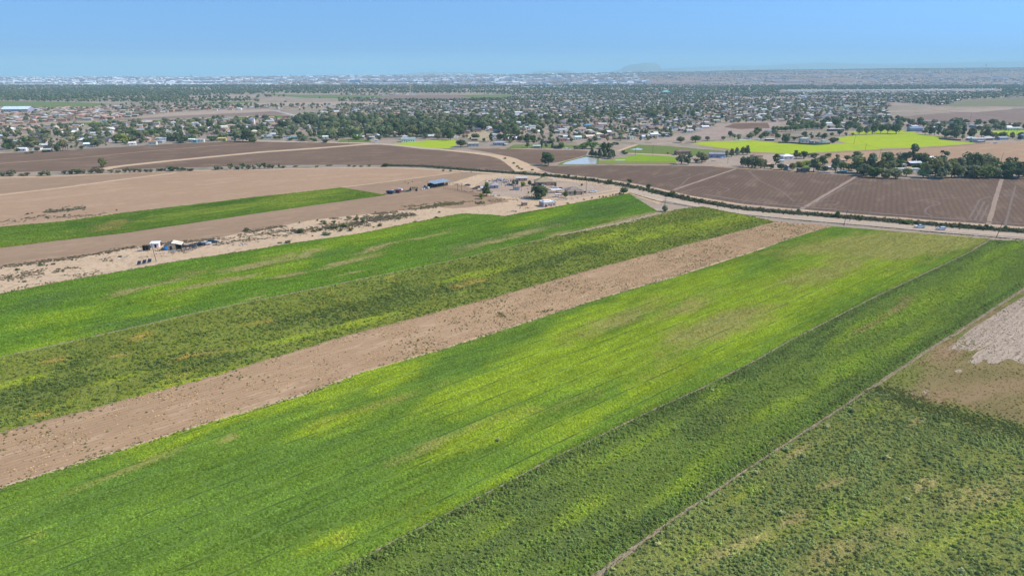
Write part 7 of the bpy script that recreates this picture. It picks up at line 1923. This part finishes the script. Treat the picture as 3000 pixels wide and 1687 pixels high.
# ------------------------------------------------------------------ far valley: freight train, warehouses, city on the mesa
a, b = GV(2306, 269.5), GV(2914, 265.5)
n = 70
yaw = math.atan2(b.y - a.y, b.x - a.x)
Lc = (b - a).length / n
cb_ = MB().box(0, 0, 3.4, Lc - 1.3, 2.9, 4.6)
cbm = cb_.mesh('freight_car_box', M['roofing'])
ub = MB().box(0, 0, .95, Lc - .6, 2.2, .3)
for s in (-1, 1):
    for k in (-.9, .9): ub.tube((s * Lc * .33 + k, -1.0, .48), (s * Lc * .33 + k, 1.0, .48), .46, n=8)
ubm = ub.mesh('undercarriage', M['dark'])
eb = MB()
ed = (b - a).normalized(); en = Vector((-ed.y, ed.x, 0))
eb.add([tuple(a + en * q + Vector((0, 0, h_))) for q, h_ in ((-9, -.2), (-3, 2.5), (3, 2.5), (9, -.2))] + [tuple(b + en * q + Vector((0, 0, h_))) for q, h_ in ((-9, -.2), (-3, 2.5), (3, 2.5), (9, -.2))], [(0, 1, 5, 4), (1, 2, 6, 5), (2, 3, 7, 6)])
bank = eb.obj('railway_bank', FARTAN)
bank['kind'] = 'structure'
for i in range(n):
    p = a.lerp(b, (i + .5) / n) + Vector((0, 0, 2.5))
    o = empty('freight_car', p, yaw)
    k = random.uniform(.74, .86)
    link('box', cbm, o, color=(k, k, k)); link('undercarriage', ubm, o)
    px, py = P(p.x, p.y)
    reg(o, 'white freight car of the long train', px, py, 'freight car', 'freight cars of the long white train')

def warehouse(px, py, wpx, hpx, col, wk='warehouse', look=None, dk=.4):
    # stands on the mesa surface where the sight line of the pixel meets it
    Y = np.linspace(3000, 12000, 400)
    v = (CY - py) / FPX
    x = (px - CX) / FPX * Y / (CP + v * SP)
    z = CAM_H + Y * (-SP + v * CP) / (CP + v * SP)
    g = np.where(Y > Y0, mesa_z(x, Y), 0)
    k = np.argmax(z < g)
    if z[k] >= g[k]: k = len(Y) - 1
    m = Y[k] / FPX
    w, h = wpx * m, hpx * m
    o = empty(wk, (x[k], Y[k], g[k] - 1), random.uniform(-.05, .05))
    d = max(25, w * dk)
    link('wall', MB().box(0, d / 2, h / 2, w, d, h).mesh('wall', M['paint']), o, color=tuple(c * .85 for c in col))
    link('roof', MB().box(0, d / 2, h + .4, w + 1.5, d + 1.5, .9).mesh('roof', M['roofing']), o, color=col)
    reg(o, look or 'pale warehouse on the mesa', px, py, 'warehouse' if wk == 'warehouse' else 'building', None if look else 'pale warehouses on the mesa', bool(look))
WH = (.74, .76, .78)
warehouse(1041, 244, 31, 9, (.45, .60, .72), 'office_building', 'pale blue tall block in the far city left of centre', .3)
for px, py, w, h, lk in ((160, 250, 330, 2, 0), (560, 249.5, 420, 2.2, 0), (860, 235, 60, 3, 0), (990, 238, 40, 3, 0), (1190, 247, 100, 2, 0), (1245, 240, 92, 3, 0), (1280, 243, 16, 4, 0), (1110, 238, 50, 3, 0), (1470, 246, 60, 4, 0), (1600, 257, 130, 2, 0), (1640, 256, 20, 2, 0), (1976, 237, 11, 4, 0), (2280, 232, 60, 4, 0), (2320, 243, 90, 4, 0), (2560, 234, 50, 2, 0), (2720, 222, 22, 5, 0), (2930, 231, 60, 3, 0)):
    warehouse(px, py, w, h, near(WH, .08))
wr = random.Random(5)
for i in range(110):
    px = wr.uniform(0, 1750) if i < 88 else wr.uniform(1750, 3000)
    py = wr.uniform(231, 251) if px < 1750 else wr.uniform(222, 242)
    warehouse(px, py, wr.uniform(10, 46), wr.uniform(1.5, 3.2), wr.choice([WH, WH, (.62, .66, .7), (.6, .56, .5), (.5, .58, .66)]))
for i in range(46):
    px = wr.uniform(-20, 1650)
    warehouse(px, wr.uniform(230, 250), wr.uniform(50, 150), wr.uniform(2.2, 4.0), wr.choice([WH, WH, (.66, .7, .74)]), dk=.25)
# town specks on the mesa
n = 7500
x = rg.uniform(-1, 1, n); y = Y0 + 50 + (10300 - Y0) * rg.random(n) ** 1.1
x = x * y * .85
den = vnoise(x, y, 700, 91, 3)
px = CX + FPX * x / y / CP
kp = (den > .42 + .10 * (px > 1900)) 
x, y = x[kp], y[kp]
house_stuff('mesa_houses', np.stack([x, y, mesa_z(x, y) - .3], 1), 'scattered tiny houses of the city on the mesa', 1.6)
n = 9000
x = rg.uniform(-1, 1, n); y = Y0 + 30 + (11000 - Y0) * rg.random(n)
x = x * y * .85
kp = vnoise(x, y, 500, 93, 3) > .46
x, y = x[kp], y[kp]
m_ = len(x)
tree_stuff('mesa_shrubs', np.stack([x, y, rg.uniform(4, 9, m_), np.full(m_, .8), mesa_z(x, y) - .3], 1), 'dark scrub and trees scattered over the mesa')
n = 1500
px = rg.uniform(-60, 1900, n); y = Y0 + 60 + (10300 - Y0) * rg.random(n)
x = (px - CX) / FPX * y * CP
kp = vnoise(x / 2, y, 420, 92, 3) > .47
x, y = x[kp], y[kp]
house_stuff('mesa_sheds', np.stack([x, y, mesa_z(x, y) - .3], 1), 'pale factory sheds scattered over the left mesa', 3.4, [WALLC['white'], (.55, .6, .66)], [(.8, .8, .8), (.72, .76, .8), (.6, .66, .72)])
n = 9000
px = rg.uniform(1500, 3100, n); y = 7600 + 3300 * rg.random(n) ** .7
x = (px - CX) / FPX * y * CP
kp = vnoise(x / 2, y, 500, 94, 3) + (px - 1500) / 8000 > .5
x, y = x[kp], y[kp]; m_ = len(x)
tree_stuff('mesa_scrub', np.stack([x, y, rg.uniform(5, 10, m_), np.full(m_, 1.0), mesa_z(x, y) - .3], 1), 'dark scrub along the right mesa rim')
# towers on the skyline
for px, ytop, ybase, lk in ((561, 222, 228, 'water tower on the skyline at the left'), (851, 222, 227, 'water tower on the skyline left of centre'), (1300, 217, 224, 'dark tower on the skyline near the centre'), (1382, 218, 223, 'thin mast on the skyline near the centre'), (2147, 205, 212, 'tower on the skyline right of centre'), (2888, 189, 200, 'water tower on the skyline at the right')):
    Y = 10300.0
    v = (CY - ybase) / FPX
    x = (px - CX) / FPX * Y / (CP + v * SP)
    z = float(mesa_z(np.array([x]), np.array([Y]))[0]) - 2
    h = (ybase - ytop) * Y / FPX + 8
    o = empty('water_tower' if 'water' in lk else 'tower', (x, Y, z))
    if 'water' in lk:
        for k in range(4): MB().tube((7 * math.cos(k * 1.57), 7 * math.sin(k * 1.57), 0), (5 * math.cos(k * 1.57), 5 * math.sin(k * 1.57), h * .6), 1.1, n=6).obj('leg', M['metal'], o, color=(.3, .3, .32))
        MB().ball((0, 0, h * .75), 9, 9, h * .25).obj('tank', M['metal'], o, color=(.4, .4, .42))
    else:
        MB().tube((0, 0, 0), (0, 0, h), 4.5 if 'dark' in lk or 'right' in lk else 2.0, 1.5, 8).obj('mast', M['metal'], o, color=(.2, .2, .22))
        MB().box(0, 0, h * .8, 9, 9, 5).obj('platform', M['metal'], o, color=(.2, .2, .22))
    reg(o, lk, px, ybase, 'tower', None, True)

# tall light poles through the town
for i, (px, py, hpx) in enumerate(((914, 322, 28), (1110, 322, 24), (1160, 330, 22), (1230, 352, 26), (1770, 345, 26), (2050, 346, 24), (2152, 356, 22), (535, 332, 18), (610, 328, 16), (480, 333, 14), (2843, 352, 18), (2830, 385, 16), (2905, 398, 16), (2952, 396, 18), (2978, 395, 18), (2954, 410, 10), (740, 392, 14), (1022, 421, 12), (1071, 416, 14))):
    pole(px, py, hpx, 0, 'thin pole standing in the town', False)

# ------------------------------------------------------------------ air: haze box round the whole scene
hz = bpy.data.materials.new('haze')
hz.use_nodes = True
hn = hz.node_tree.nodes; hn.clear()
ho = hn.new('ShaderNodeOutputMaterial')
pv = hn.new('ShaderNodeVolumePrincipled')
pv.inputs['Color'].default_value = (0.60, 0.90, 1.0, 1)
pv.inputs['Density'].default_value = 8.8e-5
pv.inputs['Anisotropy'].default_value = 0.0
hz.node_tree.links.new(pv.outputs[0], ho.inputs['Volume'])
hb = MB().box(0, 13500, 225, 64000, 29000, 572)
haze = hb.obj('haze', hz)
haze['kind'] = 'stuff'
haze['label'] = 'thin blue haze over the far valley'

# ------------------------------------------------------------------ labels: look + what it stands by; equal ones are told apart by their order
LM = [(55, 331, 'the huge pale warehouse'), (150, 360, 'the brick house rows'), (278, 412, 'the long grey roofed hall'), (190, 444, 'the dead palms'), (132, 408, 'the orange gabled house'), (68, 443, 'the bright white sheds'),
      (309, 360, 'the white block by the green strip'), (449, 425, 'the red roofed white house'), (590, 417, 'the teal shed'), (652, 413, 'the yellow house'), (656, 377, 'the wide white roof'), (739, 363, 'the white two storey house'), (864, 408, 'the turquoise roofed shed'),
      (835, 333, 'the concrete canal'), (988, 403, 'the two storey cream house'), (1050, 415, 'the green yard by the junction'), (1103, 417, 'the white box trailer'), (1196, 417, 'the arched white building'), (1330, 423, 'the small bright field'), (1400, 400, 'the dry grass lot'),
      (1463, 427, 'the grey hip roofed house'), (1572, 434, 'the pale roofed green yard house'), (1662, 438, 'the white and green truck'), (1614, 347, 'the bright red roof'), (1722, 378, 'the blue grey hip roofed house'), (1915, 404, 'the house by the graded lot'), (2050, 390, 'the graded dirt lot'),
      (1700, 470, 'the flooded corner'), (1999, 455, 'the brown farmhouse'), (2099, 463, 'the blue grey farmhouse'), (2215, 470, 'the orange hip roofed house'), (2303, 468, 'the white roofed house'), (2352, 504, 'the low brown house'), (2416, 498, 'the long flat roofed mobile home'), (2309, 498, 'the grey gabled house'),
      (2560, 505, 'the grey trailer'), (2657, 506, 'the longest white mobile home'), (2753, 505, 'the tall palm'), (2860, 515, 'the sandy gap in the belt'), (2938, 521, 'the right field lane'), (2354, 419, 'the large pale grey house'), (2412, 424, 'the white two storey block'), (2447, 385, 'the long dark shed'), (2560, 392, 'the round tree row'), (2680, 386, 'the blue house'),
      (2863, 418, 'the long grey house'), (3000, 409, 'the blue roofed house'), (2750, 376, 'the dark white roofed house'), (1780, 330, 'the middle of the far town'), (2150, 330, 'the right part of the far town'), (1300, 340, 'the left centre of town'), (1100, 350, 'the tall town trees'),
      (304, 490, 'the lone sparse tree'), (20, 510, 'the left end of the shrub row'), (180, 508, 'the left half of the shrub row'), (500, 500, 'the right half of the shrub row'), (790, 494, 'the shrubs past the row'), (1130, 488, 'the bend of the far ditch'),
      (1545, 505, 'the track crossing'), (1716, 540, 'the tall yard pole'), (1826, 560, 'the round clipped tree'), (1947, 610, 'the grey green bush'), (2160, 612, 'the left field lane'), (2348, 620, 'the middle field lane'), (2472, 645, 'the road pole'), (2694, 660, 'the white pickup'), (2756, 668, 'the white car'), (2918, 685, 'the leaning pole'),
      (1602, 605, 'the pink house'), (420, 775, 'the solar panels'), (500, 733, 'the brown shack'), (700, 719, 'the white rubble'), (880, 670, 'the middle of the sandy yard'), (1050, 660, 'the fork in the sandy yard'), (100, 640, 'the weedy end of the tan field'), (60, 790, 'the left end of the sandy yard'),
      (2555, 1136, 'the corner of the brown field'), (2210, 1364, 'the middle of the pale path'), (1850, 1610, 'the lower end of the pale path'), (2600, 1450, 'the heart of the bushy field'), (2100, 1200, 'the weedy strip'), (1459, 1293, 'the lone pale bush')]
LMW = [(p[0], p[1], t) for p, t in (((a, b), c) for a, b, c in LM)]
def where(r):
    best = min(LMW, key=lambda l: (l[0] - r['px']) ** 2 + ((l[1] - r['py']) * 2.6) ** 2 + (1e9 if l[2][4:] in r['look'] else 0))
    dx, dy = r['px'] - best[0], (r['py'] - best[1]) * 2.6
    if abs(dx) + abs(dy) < 6: rel = 'beside'
    elif abs(dx) > abs(dy): rel = 'right of' if dx > 0 else 'left of'
    else: rel = 'in front of' if dy > 0 else 'behind'
    return '%s %s' % (rel, best[2])
ORD = ['', 'second', 'third', 'fourth', 'fifth', 'sixth', 'seventh', 'eighth', 'ninth', 'tenth', 'eleventh', 'twelfth']
TENS = ['', '', 'twenty', 'thirty', 'forty']
ORDW = ['first'] + ORD[1:12] + ['thirteenth', 'fourteenth', 'fifteenth', 'sixteenth', 'seventeenth', 'eighteenth', 'nineteenth', 'twentieth']
ORDW += ['twenty ' + q for q in ORDW[:9]] + ['thirtieth'] + ['thirty ' + q for q in ORDW[:9]]
bins = {}
for r in REG:
    r['o']['category'] = r['cat']
    if r['fixed']:
        r['o']['label'] = r['look']
        if r['group']: r['o']['group'] = r['group']
        continue
    if r['cat'] in ('freight car',):
        bins.setdefault(r['look'], []).append(r); continue
    if r['cat'] == 'warehouse':
        third = int(r['px'] // 300)
        zone = ('at the far left', 'in the left part', 'left of the pale blue block', 'by the pale blue block', 'left of centre', 'at the centre', 'right of centre', 'in the right part', 'near the right end', 'at the far right')[min(9, max(0, third))]
        bins.setdefault('%s %s' % (r['look'], zone), []).append(r); continue
    bins.setdefault('%s %s' % (r['look'], where(r)), []).append(r)
for base, rs in bins.items():
    rs.sort(key=lambda r: r['px'])
    n = len(rs)
    for i, r in enumerate(rs):
        if n == 1: lab = base
        elif r['cat'] == 'freight car':
            k = min(i, n - 1 - i)
            side = 'left' if i <= n - 1 - i else 'right'
            lab = ('%s white freight car from the %s end of the long train' % (ORDW[k], side))
        elif n == 2: lab = ('left ' if i == 0 else 'right ') + base
        elif r['cat'] == 'warehouse' and i < len(ORDW): lab = '%s from left, %s' % (ORDW[i], base)
        elif i == 0: lab = 'leftmost ' + base
        elif i == n - 1: lab = 'rightmost ' + base
        elif i < len(ORD): lab = '%s from left, %s' % (ORD[i], base)
        elif n - 1 - i < len(ORD): lab = '%s from right, %s' % (ORD[n - 1 - i], base)
        else: lab = base
        if len(lab.split()) > 16: lab = lab.replace('hip roofed house', 'hip house').replace('mobile home', 'trailer', 1).replace('flat topped house', 'flat house').replace('gabled house', 'house').replace(' from left,', ' left').replace(' from right,', ' right')
        r['o']['label'] = lab
        if r['group']: r['o']['group'] = r['group']
        elif r['cat'] in ('tree', 'bush', 'warehouse', 'utility pole'):
            r['o']['group'] = {'tree': 'trees around fields and town', 'bush': 'bushes around fields and ditch', 'warehouse': 'pale warehouses on the mesa', 'utility pole': 'poles of the town'}[r['cat']]
